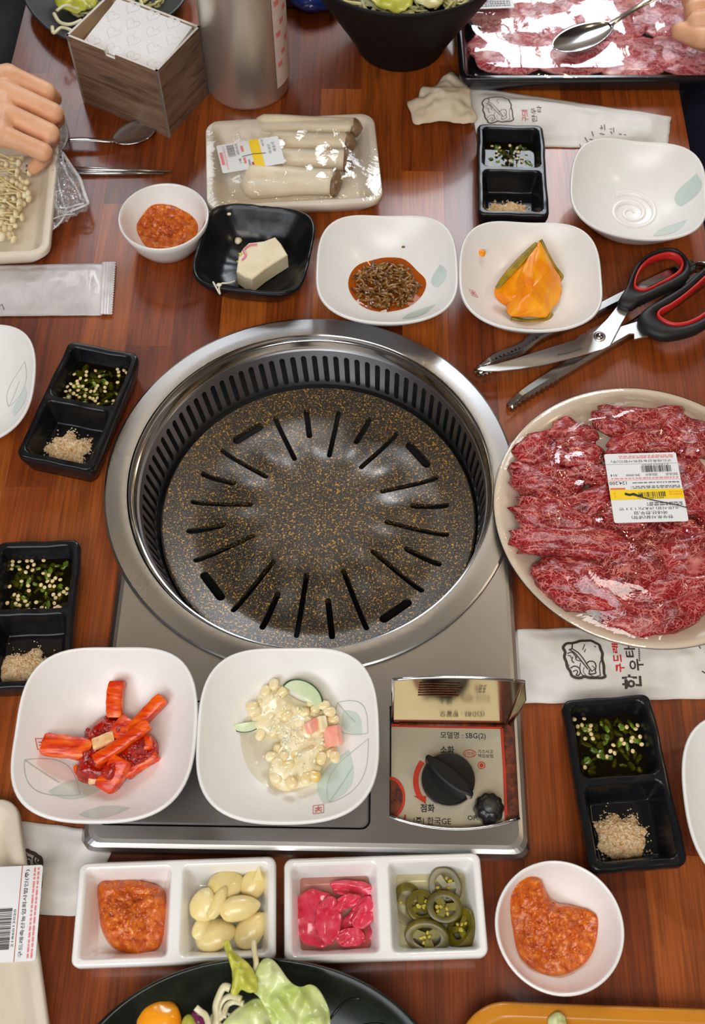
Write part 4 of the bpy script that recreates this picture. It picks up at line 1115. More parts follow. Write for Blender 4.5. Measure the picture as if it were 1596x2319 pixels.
# pumpkin wedge: flesh with the skin along its outer edge
M_pump = mottled('pumpkin_flesh', [(0.3, srgb(234, 122, 0)), (0.55, srgb(246, 158, 8)), (0.8, srgb(250, 190, 36))], 38.0, 0.32, 4.0, bump=0.35, sub=0.2, rand=False)
M_pskin = mottled('pumpkin_skin', [(0.3, srgb(96, 92, 16)), (0.55, srgb(150, 124, 22)), (0.8, srgb(212, 156, 26))], 60.0, 0.35, bump=0.2)
pk = thing('pumpkin_wedge', 'orange steamed pumpkin wedge with a green skinned edge', 'pumpkin', (A(1195, 660, 0.02).x, A(1195, 660, 0.02).y, 0.010))
PK = lambda x, y, z: A(796+x/1.995, 400+y/1.995, z)
def hull(name, pts, mat, parent, sub=2, amp=0.0012, fr=160.0, bev=0.0015):
    bm = bmesh.new()
    for p_ in pts: bm.verts.new(p_)
    r = bmesh.ops.convex_hull(bm, input=bm.verts)
    bmesh.ops.delete(bm, geom=[g for g in r['geom_interior'] if isinstance(g, bmesh.types.BMVert)], context='VERTS')
    if bev > 0: bmesh.ops.bevel(bm, geom=bm.edges[:]+bm.verts[:], offset=bev, segments=2, affect='EDGES', profile=0.5)
    bmesh.ops.triangulate(bm, faces=bm.faces)
    bmesh.ops.subdivide_edges(bm, edges=bm.edges, cuts=sub, use_grid_fill=True)
    for v in bm.verts: v.co += v.normal*(amp*(nz(v.co.x*fr, v.co.y*fr, v.co.z*fr)+0.5*nz(v.co.x*fr*2.3, v.co.y*fr*2.3, v.co.z*fr*2.3)))
    bm.verts.ensure_lookup_table(); bm.verts.index_update()
    V = [v.co.copy() for v in bm.verts]; Fs = [tuple(v.index for v in f.verts) for f in bm.faces]; bm.free()
    return mk(name, V, Fs, mat, parent, True, world=True)
hull('flesh', [PK(845, 285, 0.046), PK(770, 410, 0.044), PK(800, 520, 0.042), PK(900, 420, 0.040), PK(945, 460, 0.024), PK(955, 535, 0.018), PK(885, 640, 0.016), PK(715, 635, 0.020), PK(690, 600, 0.018), PK(870, 300, 0.030), PK(770, 560, 0.034), PK(860, 590, 0.028)], M_pump, pk, 3, 0.0011)
hull('flesh_lobe', [PK(845, 290, 0.044), PK(636, 515, 0.026), PK(650, 560, 0.017), PK(700, 590, 0.015), PK(740, 560, 0.030), PK(790, 420, 0.042), PK(690, 430, 0.034)], M_pump, pk, 3, 0.0010)
sk_ = []
for (x, y, z) in [(835, 300, 0.0455), (790, 350, 0.0425), (735, 410, 0.0385), (690, 460, 0.0345), (655, 505, 0.0300)]:
    sk_.append(PK(x, y, z+0.0010))
v = sweep(smooth_path(sk_, 5), [0.0018+0.0022*math.sin(PI*k/20) for k in range(21)], 10, flat=0.35); mk('green_skin', v[0], v[1], M_pskin, pk, True, world=True)
sk2 = [PK(855, 285, 0.044), PK(885, 350, 0.036), PK(920, 410, 0.030), PK(950, 450, 0.022), PK(935, 475, 0.018)]
v = sweep(smooth_path(sk2, 5), 0.0016, 8); mk('green_skin', v[0], v[1], M_pskin, pk, True, world=True)
sk3 = [PK(720, 640, 0.0155), PK(760, 650, 0.0145), PK(800, 655, 0.0135), PK(880, 648, 0.0145), PK(900, 620, 0.015)]
v = sweep(smooth_path(sk3, 5), 0.0026, 8); mk('green_skin', v[0], v[1], M_pskin, pk, True, world=True)
w = A(1092, 567, 0.034); v = ellipsoid(0.0036, 0.0042, 0.002, 12, 8, 0.25, 2.0, 3)
o = mk('pumpkin_crumb', v[0], v[1], M_pump); o.location = (w.x, w.y, in_bowl(B_pump, w.x, w.y)+0.0015); tag(o, 'small orange pumpkin scrap on the back left wall of the bowl', 'pumpkin')

# tofu
M_tofu = mottled('tofu', [(0.3, srgb(222, 206, 168)), (0.7, srgb(234, 222, 190))], 60.0, 0.4, 3.0, bump=0.15, sub=0.25)
M_pinkbit = plain('pink_sliver', srgb(226, 130, 150), 0.3, sub=0.2)
TF = lambda x, y, z: A(450+x/3.71, 230+y/3.71, z)
tp = [TF(*q, 0.0255) for q in [(335, 1290), (375, 1225), (420, 1185), (480, 1178), (545, 1170), (640, 1135), (690, 1190), (745, 1285), (650, 1345), (550, 1410), (450, 1490), (380, 1470), (315, 1425)]]
tc = thing('tofu_block', 'cream coloured cut block of tofu in the black square dish', 'tofu', (sum(q.x for q in tp)/13, sum(q.y for q in tp)/13, 0.0065))
v = slab([(q.x, q.y) for q in reversed(tp)], 0.0065, 0.0255, 0.0010); mk('tofu', v[0], v[1], M_tofu, tc, True, world=True, sharp=0.5)
v = sweep(smooth_path([TF(365, 1330, 0.0262), TF(395, 1290, 0.0264), TF(380, 1245, 0.0264), TF(430, 1205, 0.0264), TF(490, 1200, 0.0262)], 5), 0.0011, 8, flat=0.5)
tag(mk('pink_sliver', v[0], v[1], M_pinkbit, None, True, world=True), 'thin pink vegetable sliver lying on the tofu', 'garnish')
M_yel = plain('yellow_bit', srgb(232, 206, 80), 0.35)
for q in ((350, 1275), (328, 1310)):
    w = TF(q[0], q[1], 0.027); v = ellipsoid(0.0019, 0.0012, 0.0010, 10, 6, 0.3, 2, q[0]); o = mk('yellow_bit', v[0], v[1], M_yel); o.location = (w.x, w.y, 0.0262 if q[0] > 340 else 0.0215)
    tag(o, 'tiny yellow egg bit on the tofu, '+('nearer the pink sliver' if q[0] > 340 else 'at its left corner'), 'garnish', 'yellow bits on the tofu')
w = TF(330, 1155, 0.012); v = ellipsoid(0.0036, 0.0040, 0.0030, 12, 8, 0.2, 2, 5); o = mk('tofu_crumb', v[0], v[1], M_tofu); o.location = (w.x, w.y, 0.0098); tag(o, 'small tofu crumb behind the tofu block in the black dish', 'tofu')
w = TF(255, 945, 0.03); v = ellipsoid(0.0022, 0.0018, 0.0012, 10, 6, 0.2, 2, 8); o = mk('rice_bit', v[0], v[1], M_tofu); o.location = (w.x, w.y, 0.0300); tag(o, 'white food bit on the back rim of the black square dish', 'crumb')
M_sprout = plain('sprout_white', srgb(232, 222, 196), 0.3, sub=0.3)
v = join(sweep(smooth_path([TF(120, 1515, 0.036), TF(145, 1560, 0.0345), TF(180, 1620, 0.030), TF(170, 1570, 0.034), TF(190, 1530, 0.0365), TF(250, 1525, 0.034), TF(300, 1510, 0.030)], 5), 0.0009, 6), xf(ellipsoid(0.0028, 0.0022, 0.0012, 10, 6), tuple(TF(170, 1540, 0.0370))))
tag(mk('bean_sprout', v[0], v[1], M_sprout, None, True, world=True), 'white bean sprout hanging over the front rim of the black square dish', 'sprout')

# garlic cloves
M_garlic = mottled('garlic', [(0.3, srgb(226, 200, 124)), (0.7, srgb(240, 224, 166))], 50.0, 0.28, 3.0, bump=0.08, sub=0.3, coat=0.2)
GX = lambda x, y: (x/2.418, 1800+y/2.418)
cl = [(1240, 500, 205, 160, 25, 0.0185, 'pale garlic clove at the back of the pile'), (1390, 485, 170, 135, 60, 0.0165, 'garlic clove with a peel tip in the back right corner'), (1115, 600, 175, 150, 75, 0.0235, 'round flat garlic clove at the left of the pile'),
      (1192, 590, 190, 75, 66, 0.0265, 'narrow garlic clove standing on edge between two others'), (1315, 620, 220, 130, 14, 0.0235, 'plump garlic clove at the right of the pile'), (1180, 765, 225, 175, 12, 0.0155, 'large garlic clove at the front left'),
      (1375, 740, 215, 145, 52, 0.0155, 'garlic clove at the front right'), (1108, 720, 150, 90, 70, 0.0190, 'garlic clove half hidden at the left edge')]
for k, (x, y, L, Wd, a, z, lb) in enumerate(cl):
    w = A(*GX(x, y), z); sc = 2.418*3080; L, Wd = L/sc/2, Wd/sc/2; V = []; nu, nv = 18, 15
    for j in range(nv):
        t = -1+2*j/(nv-1); t = max(-0.995, min(0.995, t)); rr_ = math.sqrt(1-t*t)*(1-0.22*t)*(1 if t < 0.6 else 1-0.35*(t-0.6))
        for i in range(nu):
            q = 2*PI*i/nu; fl = 1.0 if math.sin(q) > 0 else 0.62
            V.append((t*L, Wd*rr_*math.cos(q)*(1+0.06*nz(i*0.4, t*2, k)), min(Wd, L*0.62)*0.82*rr_*math.sin(q)*fl+0.0006*math.sin(t*3)))
    Fs = gridf(nu, nv, wu=True); Fs += [tuple(range(nu-1, -1, -1)), tuple(range((nv-1)*nu, nv*nu))]
    o = mk('garlic_clove', V, Fs, M_garlic); o.location = (w.x, w.y, z); o.rotation_euler = (0.25*math.sin(k*2.1), 0.2*math.cos(k*1.7), math.radians(a))
    tag(o, lb, 'garlic', 'garlic cloves in the white dish')
w = A(*GX(1405, 440), 0.028); v = ([(w.x-0.003, w.y-0.004, 0.024), (w.x+0.004, w.y-0.002, 0.024), (w.x+0.0015, w.y+0.006, 0.0285), (w.x-0.003, w.y-0.004, 0.0235), (w.x+0.004, w.y-0.002, 0.0235), (w.x+0.0015, w.y+0.006, 0.028)], [(0, 1, 2), (5, 4, 3), (0, 3, 4, 1), (1, 4, 5, 2), (2, 5, 3, 0)])
tag(mk('garlic_peel', v[0], v[1], M_garlic, None, False, world=True), 'pointed sliver of garlic peel on the back right clove', 'garlic')

# pickled ginger sheets
t = NT('pickled_ginger'); v_ = t.coord((1, 1, 1), rand=True); f_ = t.noise(v_, 90.0, 4.0, 0.6)
t.set(Base_Color=t.ramp(f_, [(0.3, srgb(206, 34, 60)), (0.55, srgb(226, 68, 92)), (0.8, srgb(240, 128, 140))]), Roughness=0.2, Subsurface_Weight=0.3, Subsurface_Scale=0.004, Coat_Weight=0.3); t.bump(t.noise(v_, 160.0, 3.0), 0.25, 0.0008)
M_ginger = t.m
JX = lambda x, y: (640+x/3.396, 1940+y/3.396)
def sheet(cx, cy, w, h, rot, z, seed, amp, label, group, name, mat, xfn=JX, sc=3.396*3060, th=0.0007, cat='ginger', curl=0.0, n=18):
    p_ = A(*xfn(cx, cy), z); V = []; w, h = w/sc/2, h/sc/2
    for j in range(n):
        for i in range(n):
            u, q = -1+2*i/(n-1), -1+2*j/(n-1); u2, q2 = u*math.sqrt(1-q*q/2), q*math.sqrt(1-u*u/2)
            e = 1+0.16*nz(u2*1.8+seed, q2*1.8, 2.0); x, y = u2*w*e, q2*h*e
            V.append((x, y, amp*nz(u2*1.3+seed*3, q2*1.3, seed)*1.6+0.35*amp*nz(u2*4+seed, q2*4, 1)+curl*(u2*u2)))
    o = mk(name, V, gridf(n, n), mat); o.location = (p_.x, p_.y, z); o.rotation_euler = (0, 0, rot)
    sm = o.modifiers.new('s', 'SOLIDIFY'); sm.thickness = th; sm.offset = 0
    return tag(o, label, cat, group)
for k, (x, y, w_, h_, r, z, a, lb) in enumerate([(270, 470, 350, 400, 0.15, 0.0170, 0.0022, 'large flat pink ginger sheet at the left of the dish'), (350, 480, 190, 330, 0.0, 0.0205, 0.0025, 'overlapping pink ginger sheet fold on the large one'),
        (540, 250, 330, 130, -0.1, 0.0150, 0.003, 'dark pink ginger sheet at the back of the dish'), (570, 560, 270, 260, 0.6, 0.0145, 0.0042, 'crumpled dark pink ginger sheet at the front right'),
        (490, 350, 220, 90, 0.35, 0.0210, 0.003, 'pale pink narrow ginger strip in the middle'), (620, 430, 170, 240, -0.4, 0.0165, 0.004, 'curled ginger sheet at the right edge'), (520, 620, 210, 130, 0.2, 0.0165, 0.0035, 'small ruffled ginger sheet at the front')]):
    sheet(x, y, w_, h_, r, z, k*1.7+0.3, a, lb, 'pickled ginger sheets', 'pickled_ginger', M_ginger)
M_pinkw = m_liquid('pink_pickle_water', srgb(250, 206, 196), 0.8, 0.03)
def pool(d, cx, cy, hw, hl, z, mat, name, label):
    c, s = math.cos(d.rotation_euler.z), math.sin(d.rotation_euler.z)
    P = rrect(hw, hl, 0.004, 5); V = [(d.location.x+(cx+x)*c-(cy+y)*s, d.location.y+(cx+x)*s+(cy+y)*c, z) for x, y in P]
    return tag(mk(name, V, [tuple(range(len(P)))], mat, None, True, world=True), label, 'liquid', kind='stuff')
pool(D2, -0.0345, 0, 0.0252, 0.0250, 0.0130, M_pinkw, 'pickle_water', 'pink pickling liquid around the ginger')
pool(D2, 0.0345, 0, 0.0252, 0.0250, 0.0130, m_liquid('green_pickle_water', srgb(244, 240, 210), 0.85, 0.03, 0.9), 'pickle_water', 'pale pickling liquid around the green pepper rings')

# pickled pepper rings: wall, flesh web and seeds
M_jal = mottled('pickled_pepper_skin', [(0.3, srgb(66, 58, 4)), (0.6, srgb(98, 86, 8)), (0.8, srgb(136, 116, 20))], 60.0, 0.34, bump=0.1, sub=0.05, coat=0.04)
M_jalf = mottled('pickled_pepper_flesh', [(0.3, srgb(96, 88, 16)), (0.7, srgb(128, 118, 34))], 70.0, 0.25, bump=0.15, sub=0.2)
M_jals = mottled('pickled_pepper_seed', [(0.3, srgb(150, 132, 34)), (0.7, srgb(200, 182, 70))], 90.0, 0.3)
def pepper_ring(x, y, rx, ry, rot, z, th, tilt, label, seed):
    p_ = A(*JX(x, y), z); sc = 3.396*3060; rx, ry = rx/sc, ry/sc
    e = thing('pepper_ring', label, 'pepper', (p_.x, p_.y, z), rot, 'pickled green pepper rings'); e.rotation_euler = (tilt[0], tilt[1], rot)
    n = 40; wall = 0.36; pr = [(1.0, -0.5), (1.03, 0.0), (1.0, 0.5), (0.94, 0.56), (1-wall, 0.46), (1-wall, -0.5)]; V = []
    for (k_, zz) in pr:
        for i in range(n): a = 2*PI*i/n; w_ = 1+0.03*nz(2*math.cos(a)+seed, 2*math.sin(a), 0); V.append((rx*k_*w_*math.cos(a), ry*k_*w_*math.sin(a), zz*th))
    mk('pepper_wall', V, gridf(n, len(pr), wu=True, wv=True), M_jal, e, True, sharp=1.0)
    P = []
    for i in range(n): a = 2*PI*i/n; P.append((rx*(1-wall+0.02)*math.cos(a), ry*(1-wall+0.02)*math.sin(a)))
    bars = []
    for q in range(3):
        a = q*2*PI/3+seed; w_ = 0.17*rx
        d = Vector((math.cos(a)*rx*0.78, math.sin(a)*ry*0.78)); s_ = Vector((-d.y, d.x)).normalized()*w_
        bars.append(slab([(s_.x, s_.y), (-s_.x, -s_.y), (d.x-s_.x*1.3, d.y-s_.y*1.3), (d.x+s_.x*1.3, d.y+s_.y*1.3)], -0.4*th, 0.40*th))
    mk('pepper_web', *join(*bars), M_jalf, e, False)
    rn_ = R_(int(seed*100)); parts_ = []
    for q in range(7):
        a = rn_.uniform(0, 6.28); r_ = rn_.uniform(0.1, 0.5); parts_.append(xf(ellipsoid(0.0016, 0.0012, 0.0007, 8, 5), (rx*r_*math.cos(a), ry*r_*math.sin(a), 0.42*th+0.0004), a))
    so = mk('pepper_seeds', *join(*parts_), M_jals, e); so['kind'] = 'stuff'
pepper_ring(965, 365, 120, 150, 0.2, 0.0105, 0.004, (0.10, 0.05), 'dark pickled pepper ring lying flat at the back left', 0.4)
pepper_ring(1062, 380, 108, 112, 0.5, 0.0155, 0.004, (0.12, 0.10), 'brownish pickled pepper ring overlapping the back left one', 1.1)
pepper_ring(1250, 225, 118, 142, 0.35, 0.0165, 0.004, (0.35, -0.15), 'oval pickled pepper ring at the top of the pile', 1.9)
pepper_ring(1242, 388, 130, 112, -0.1, 0.0200, 0.005, (0.15, 0.05), 'light green pickled pepper ring in the centre of the pile', 2.3)
pepper_ring(1108, 610, 160, 112, -0.12, 0.0185, 0.009, (0.45, 0.0), 'thick pickled pepper ring at the front of the pile', 2.9)
pepper_ring(1390, 555, 105, 140, -0.5, 0.0160, 0.010, (0.2, -0.6), 'pickled pepper ring tipped on its side at the right', 3.6)

# ---------------------------------------------------------------- shared builders for sheets, stickers, packs
M_film = m_film('cling_film', 0.03, 0.06, 0.35, 26.0, 0.004)
M_filmt = m_film('tight_cling_film', 0.02, 0.07, 0.12, 22.0, 0.003)
M_filmc = m_film('crumpled_film', 0.12, 0.22, 1.0, 70.0, 0.012, milky=0.14); M_filmw = m_film('bunched_film', 0.15, 0.25, 1.0, 60.0, 0.01, milky=0.5)
M_paper = mottled('white_paper', [(0.3, srgb(220, 216, 210)), (0.7, srgb(232, 229, 224))], 30.0, 0.7, bump=0.08, rand=False)
M_cream = mottled('cream_tissue', [(0.3, srgb(206, 186, 158)), (0.7, srgb(224, 208, 182))], 40.0, 0.8, bump=0.2, sub=0.1)
M_label = plain('sticker_paper', srgb(228, 228, 228), 0.38, var=0.01)
M_yellow = plain('yellow_print', srgb(244, 206, 12), 0.38, var=0.01)
M_pinkp = plain('pink_print', srgb(226, 128, 128), 0.45)
M_orangep = plain('orange_print', srgb(226, 112, 40), 0.45)
M_grey = plain('grey_print', srgb(96, 94, 92), 0.5)
M_darkp = plain('dark_print', srgb(44, 44, 44), 0.5)
def outline_sheet(name, px, z, mat, amp=0.002, fr=60.0, th=0.0006, seed=0.0, dome=0.0, n=64, m=14, parent=None, zfn=None, xfn=None):
    """wavy sheet inside an outline (pixels on plane z)"""
    P = [A(*(xfn(*q) if xfn else q), z) for q in px]; P = resample(smooth_path([(p.x, p.y, 0) for p in P], 4, True), n); c = sum(P, Vector())/n; V = []
    for j in range(m+1):
        t = max(0.02, j/m)
        for k in range(n):
            q = c.lerp(P[k], t); zz = zfn(q.x, q.y) if zfn else z
            V.append((q.x, q.y, zz+amp*nz(q.x*fr+seed, q.y*fr, seed)+0.5*amp*nz(q.x*fr*2.6, q.y*fr*2.6+seed, 3)+dome*(1-t*t)))
    Fs = gridf(n, m+1, wu=True); Fs.append(tuple(range(n-1, -1, -1)))
    o = mk(name, V, Fs, mat, parent, True, world=True)
    if th > 0: s_ = o.modifiers.new('s', 'SOLIDIFY'); s_.thickness = th; s_.offset = 0
    return o
class Sticker:
    """a printed sticker lying on height field zf; a,b in 0..1 from its own left and bottom"""
    def __init__(s, parent, c, w, h, rot, zf, name='price_sticker', r=0.002):
        s.c, s.w, s.h, s.rot, s.zf = c, w, h, rot, zf; P = rrect(w/2, h/2, r, 4); n = 20; s.lv = 0
        V = [s.p(x/w+0.5, y/h+0.5) for x, y in P]; V = [(q[0], q[1], zf(q[0], q[1])) for q in V]; m = len(V)
        V += [(v[0], v[1], v[2]+0.0003) for v in V]
        s.o = mk(name, V, [tuple(range(m-1, -1, -1)), tuple(range(m, 2*m))]+[(k, (k+1) % m, m+(k+1) % m, m+k) for k in range(m)], M_label, parent, False, world=True)
    def p(s, a, b):
        x, y = (a-0.5)*s.w, (b-0.5)*s.h; c, n = math.cos(s.rot), math.sin(s.rot)
        return (s.c[0]+x*c-y*n, s.c[1]+x*n+y*c)
    def zz(s, x, y): return s.zf(x, y)+0.0003
    def add(s, name, vf, mat): return mk(name, vf[0], vf[1], mat, s.o, False, world=True) if s.o.parent is None else s._add(name, vf, mat)
    def _add(s, name, vf, mat):
        o = mk(name, vf[0], vf[1], mat, None, False)
        o.parent = s.o
        M_ = Matrix.Translation(s.o.parent.location) @ s.o.parent.rotation_euler.to_matrix().to_4x4()
        Mi = M_.inverted()
        for v in o.data.vertices: v.co = Mi @ v.co
        return o
    def text(s, t, a0, b0, a1, b1, mat=None, rot=0.0, bold=0.0):
        x, y = s.p((a0+a1)/2, (b0+b1)/2); w, h = abs(a1-a0)*s.w, abs(b1-b0)*s.h
        if abs(rot) > 0.1 and abs(abs(rot)-PI) > 0.1: w, h = h, w
        return s.add('printed_lettering', text_box(t, x, y, w, h, s.zz, s.rot+rot, 0.0003, bold), mat or M_darkp)
    def rect(s, name, a0, b0, a1, b1, mat, lift=0.0002):
        V = [s.p(a, b) for a, b in ((a0, b0), (a1, b0), (a1, b1), (a0, b1))]
        return s.add(name, ([(q[0], q[1], s.zz(*q)+lift) for q in V], [(0, 1, 2, 3)]), mat)
    def bars(s, a0, b0, a1, b1, n, seed, along='a', mat=None, lift=0.0003):
        rn_ = R_(seed); V, Fs = [], []; t = 0.0
        while t < 1:
            w_ = rn_.choice([0.35, 0.6, 1.0])/n; e = min(1, t+w_)
            for (u0, u1) in ((t, e),):
                q = [(lerp(a0, a1, u0), b0), (lerp(a0, a1, u1), b0), (lerp(a0, a1, u1), b1), (lerp(a0, a1, u0), b1)] if along == 'a' else [(a0, lerp(b0, b1, u0)), (a1, lerp(b0, b1, u0)), (a1, lerp(b0, b1, u1)), (a0, lerp(b0, b1, u1))]
                o = len(V)
                for (a, b) in q: x, y = s.p(a, b); V.append((x, y, s.zz(x, y)+lift))
                Fs.append((o, o+1, o+2, o+3))
            t = e+rn_.choice([0.4, 0.7, 1.0])/n
        return s.add('barcode', (V, Fs), mat or M_darkp)
    def smalllines(s, a0, b0, a1, b1, n, seed, mat):
        """rows of print too small to read"""
        rn_ = R_(seed); V, Fs = [], []
        for k in range(n):
            bb = lerp(b1, b0, (k+0.5)/n); hh = abs(b1-b0)/n*0.5; t = a0
            while t < a1:
                e = min(a1, t+rn_.uniform(0.02, 0.07)); o = len(V)
                for (a, b) in ((t, bb-hh/2), (e, bb-hh/2), (e, bb+hh/2), (t, bb+hh/2)): x, y = s.p(a, b); V.append((x, y, s.zz(x, y)+0.0003))
                Fs.append((o, o+1, o+2, o+3)); t = e+rn_.uniform(0.008, 0.02)
        return s.add('small_print', (V, Fs), mat)

# ---------------------------------------------------------------- round plate of meat under film
RED, PINK = srgb(150, 26, 36), srgb(222, 150, 142)
M_meat = m_meat('marbled_beef', srgb(152, 22, 32), srgb(220, 132, 122), 70.0, 0.030, 0.69)
M_meat2 = m_meat('thin_pink_beef', srgb(182, 70, 82), srgb(224, 150, 146), 40.0, 0.08, 0.55)
M_plate = plain('beige_plastic_plate', srgb(224, 206, 182), 0.3, var=0.015, coat=0.2)
MPX, MPY, MPR = 0.2830, -0.0310, 0.1262
mp = thing('meat_plate', 'round beige plate of marbled raw beef wrapped in film at the right edge', 'plate', (MPX, MPY, 0.0))
v = lathe([(0.001, 0.0030), (0.080, 0.0034), (0.092, 0.0050), (0.102, 0.0105), (0.112, 0.0170), (0.120, 0.0200), (0.1255, 0.0208), (0.1262, 0.0198), (0.1245, 0.0186), (0.112, 0.0142), (0.099, 0.0070), (0.088, 0.0006), (0.085, 0.0), (0.001, 0.0)], 112)
mk('plate_body', v[0], v[1], M_plate, mp)
def filmz(x, y):
    r = math.hypot(x-MPX, y-MPY)
    return 0.0212+0.0270*sstep((0.1262-r)/0.046)+0.0034*nz(x*34, y*38, 2.0)*min(1, max(0, (0.124-r)/0.03))+0.0013*nz(x*90, y*80, 5)*min(1, max(0, (0.124-r)/0.03))
V = []; n, m = 120, 44
for j in range(m+1):
    for k in range(n):
        r = 0.1264*max(0.012, j/m); a = 2*PI*k/n; x, y = MPX+r*math.cos(a), MPY+r*math.sin(a); V.append((x, y, filmz(x, y)))
for r, z in ((0.1272, 0.0200), (0.1245, 0.0180), (0.118, 0.0155)):
    for k in range(n): a = 2*PI*k/n; V.append((MPX+r*math.cos(a), MPY+r*math.sin(a), z+0.0004*nz(k*0.6, z*100)))
Fs = gridf(n, m+4, wu=True); Fs.append(tuple(range(n-1, -1, -1)))
mk('cling_film', V, Fs, M_film, mp, True, world=True)
def meat(cx, cy, L, Wd, ang, ztop, T, seed, label, bend=0.0):
    w = A(1100+cx*0.3108, 850+cy*0.3107, ztop); k = 0.3108/2620; L, Wd = L*k/2, Wd*k/2/0.88; V = []; nu, nv = 30, 18
    for j in range(nv):
        t = -PI/2+PI*j/(nv-1); t = max(-PI/2+0.02, min(PI/2-0.02, t))
        for i in range(nu):
            a = 2*PI*i/nu; ct = math.copysign(abs(math.cos(t))**0.6, math.cos(t)); st = math.copysign(abs(math.sin(t))**0.8, math.sin(t))
            cx_, cy_ = math.copysign(abs(math.cos(a))**0.8, math.cos(a)), math.copysign(abs(math.sin(a))**0.8, math.sin(a))
            e = 1+0.30*nz(cx_*1.9+seed, cy_*1.9, st+seed)+0.10*nz(cx_*5+seed, cy_*5, st)
            x, y, z = L*ct*cx_*e, Wd*ct*cy_*e, T*st
            z += T*0.55*nz(x*60+seed, y*120, seed)+0.0012*nz(x*260, y*420, seed); y += bend*((x/L)**2-0.4)*Wd
            V.append((x, y, z))
    Fs = gridf(nu, nv, wu=True); Fs += [tuple(range(nu-1, -1, -1)), tuple(range((nv-1)*nu, nv*nu))]
    o = mk('meat_slice', V, Fs, M_meat, None, True); o.location = (w.x, w.y, ztop-T*0.9); o.rotation_euler = (0.12*math.sin(seed*5), 0.10*math.cos(seed*3), math.radians(ang))
    return tag(o, label, 'meat', 'raw beef slices on the round plate')
for k, (cx, cy, L, Wd, ang, zt, T, lb, bd) in enumerate([
    (1130, 300, 640, 230, 0, 0.040, 0.010, 'long beef slice at the back of the round plate', 0.5), (1150, 480, 560, 210, 8, 0.043, 0.011, 'beef slice with swirled grain behind the sticker', -0.5),
    (1500, 400, 460, 290, -30, 0.042, 0.011, 'beef slice with a pale fat band at the back right', 0.4), (380, 510, 340, 230, 20, 0.036, 0.011, 'small beef slice at the back left edge', 0),
    (680, 540, 370, 230, -10, 0.040, 0.011, 'finely marbled rounded beef slice left of the sticker top', 0), (450, 730, 540, 230, -6, 0.039, 0.012, 'beef slice under the big film glare at the left', 0.3),
    (790, 690, 330, 140, 0, 0.0405, 0.009, 'narrow beef slice tucked against the sticker', 0), (500, 880, 380, 170, -22, 0.037, 0.010, 'dark beef fold at the left under the glare slice', 0),
    (780, 890, 420, 210, 14, 0.041, 0.011, 'beef slice with a fatty peak left of the sticker', 0.4), (570, 1030, 700, 210, -14, 0.039, 0.011, 'long beef slice with a fat knob, left of the sticker bottom', 0.3),
    (400, 1140, 340, 200, -40, 0.034, 0.010, 'small beef slice at the left rim of the heap', 0), (690, 1195, 900, 210, -9, 0.039, 0.011, 'long curved beef slice below the sticker', -0.5),
    (1500, 800, 460, 620, 70, 0.043, 0.011, 'large beef slice to the right of the sticker', 0), (1000, 860, 420, 420, 0, 0.0415, 0.011, 'beef slice lying under the sticker', 0),
    (700, 1475, 620, 350, -14, 0.034, 0.011, 'bright red veined beef slice at the front left', 0.2), (1130, 1330, 560, 320, 22, 0.040, 0.011, 'smooth red beef slice in front of the sticker', 0.2),
    (1500, 1260, 420, 320, 18, 0.041, 0.011, 'beef slice at the right with a warm lamp glint', 0), (1420, 1480, 620, 220, 12, 0.038, 0.010, 'beef slice behind the large front one', 0),
    (640, 385, 360, 170, -8, 0.037, 0.010, 'small beef slice behind the rounded marbled one at the back left', 0), (1230, 1080, 620, 220, 6, 0.0385, 0.010, 'beef slice peeking out under the front edge of the sticker', 0),
    (1270, 1655, 780, 320, 12, 0.033, 0.010, 'large pale edged beef slice at the front of the round plate', 0.2)]):
    meat(cx, cy, L, Wd, ang, zt, T, k*1.37+0.4, lb, bd)
lc_ = A(1461, 1104, 0.050)
st = Sticker(mp, (lc_.x, lc_.y), 0.0600, 0.0660, PI+math.radians(2.0), lambda x, y: 0.0505+0.0006*math.sin((x-lc_.x)*60))
L_ = st
L_.text('한우토시살(냉장)', 0.20, 0.905, 0.76, 0.955, bold=0.006); L_.text('국내산,한우,암', 0.26, 0.845, 0.72, 0.895, bold=0.004)
L_.text('소(토시살) (9,8,7)| 1 2 3 번', 0.10, 0.785, 0.90, 0.830); L_.smalllines(0.04, 0.72, 0.52, 0.775, 2, 3, M_grey)
L_.rect('yellow_band', 0.0, 0.535, 1.0, 0.675, M_yellow); L_.bars(0.25, 0.575, 0.72, 0.645, 34, 5, mat=M_darkp); L_.text('002186236160', 0.28, 0.65, 0.68, 0.672)
L_.text('판매가격', 0.02, 0.60, 0.19, 0.625, M_orangep); L_.text('단위가격', 0.02, 0.565, 0.19, 0.59, M_orangep); L_.text('PE', 0.86, 0.575, 0.95, 0.635, M_orangep)
L_.rect('red_band', 0.78, 0.505, 0.985, 0.530, M_orangep); L_.smalllines(0.03, 0.48, 0.70, 0.525, 2, 6, M_grey)
L_.text('124,200', 0.75, 0.405, 0.985, 0.460, bold=0.006); L_.smalllines(0.03, 0.425, 0.68, 0.450, 1, 7, M_grey)
L_.rect('pink_rule', 0.0, 0.392, 1.0, 0.396, M_pinkp); L_.smalllines(0.03, 0.355, 0.95, 0.385, 1, 8, M_pinkp)
for tx, a0, a1 in (('414', 0.86, 0.955), ('30,000', 0.55, 0.74), ('2025-05-01', 0.31, 0.47), ('2025-05-03', 0.03, 0.19)): L_.text(tx, a0, 0.305, a1, 0.340)
L_.bars(0.11, 0.19, 0.52, 0.285, 34, 9); L_.text('2186012020', 0.13, 0.168, 0.50, 0.185); L_.rect('grey_rule', 0.0, 0.158, 1.0, 0.161, M_grey)
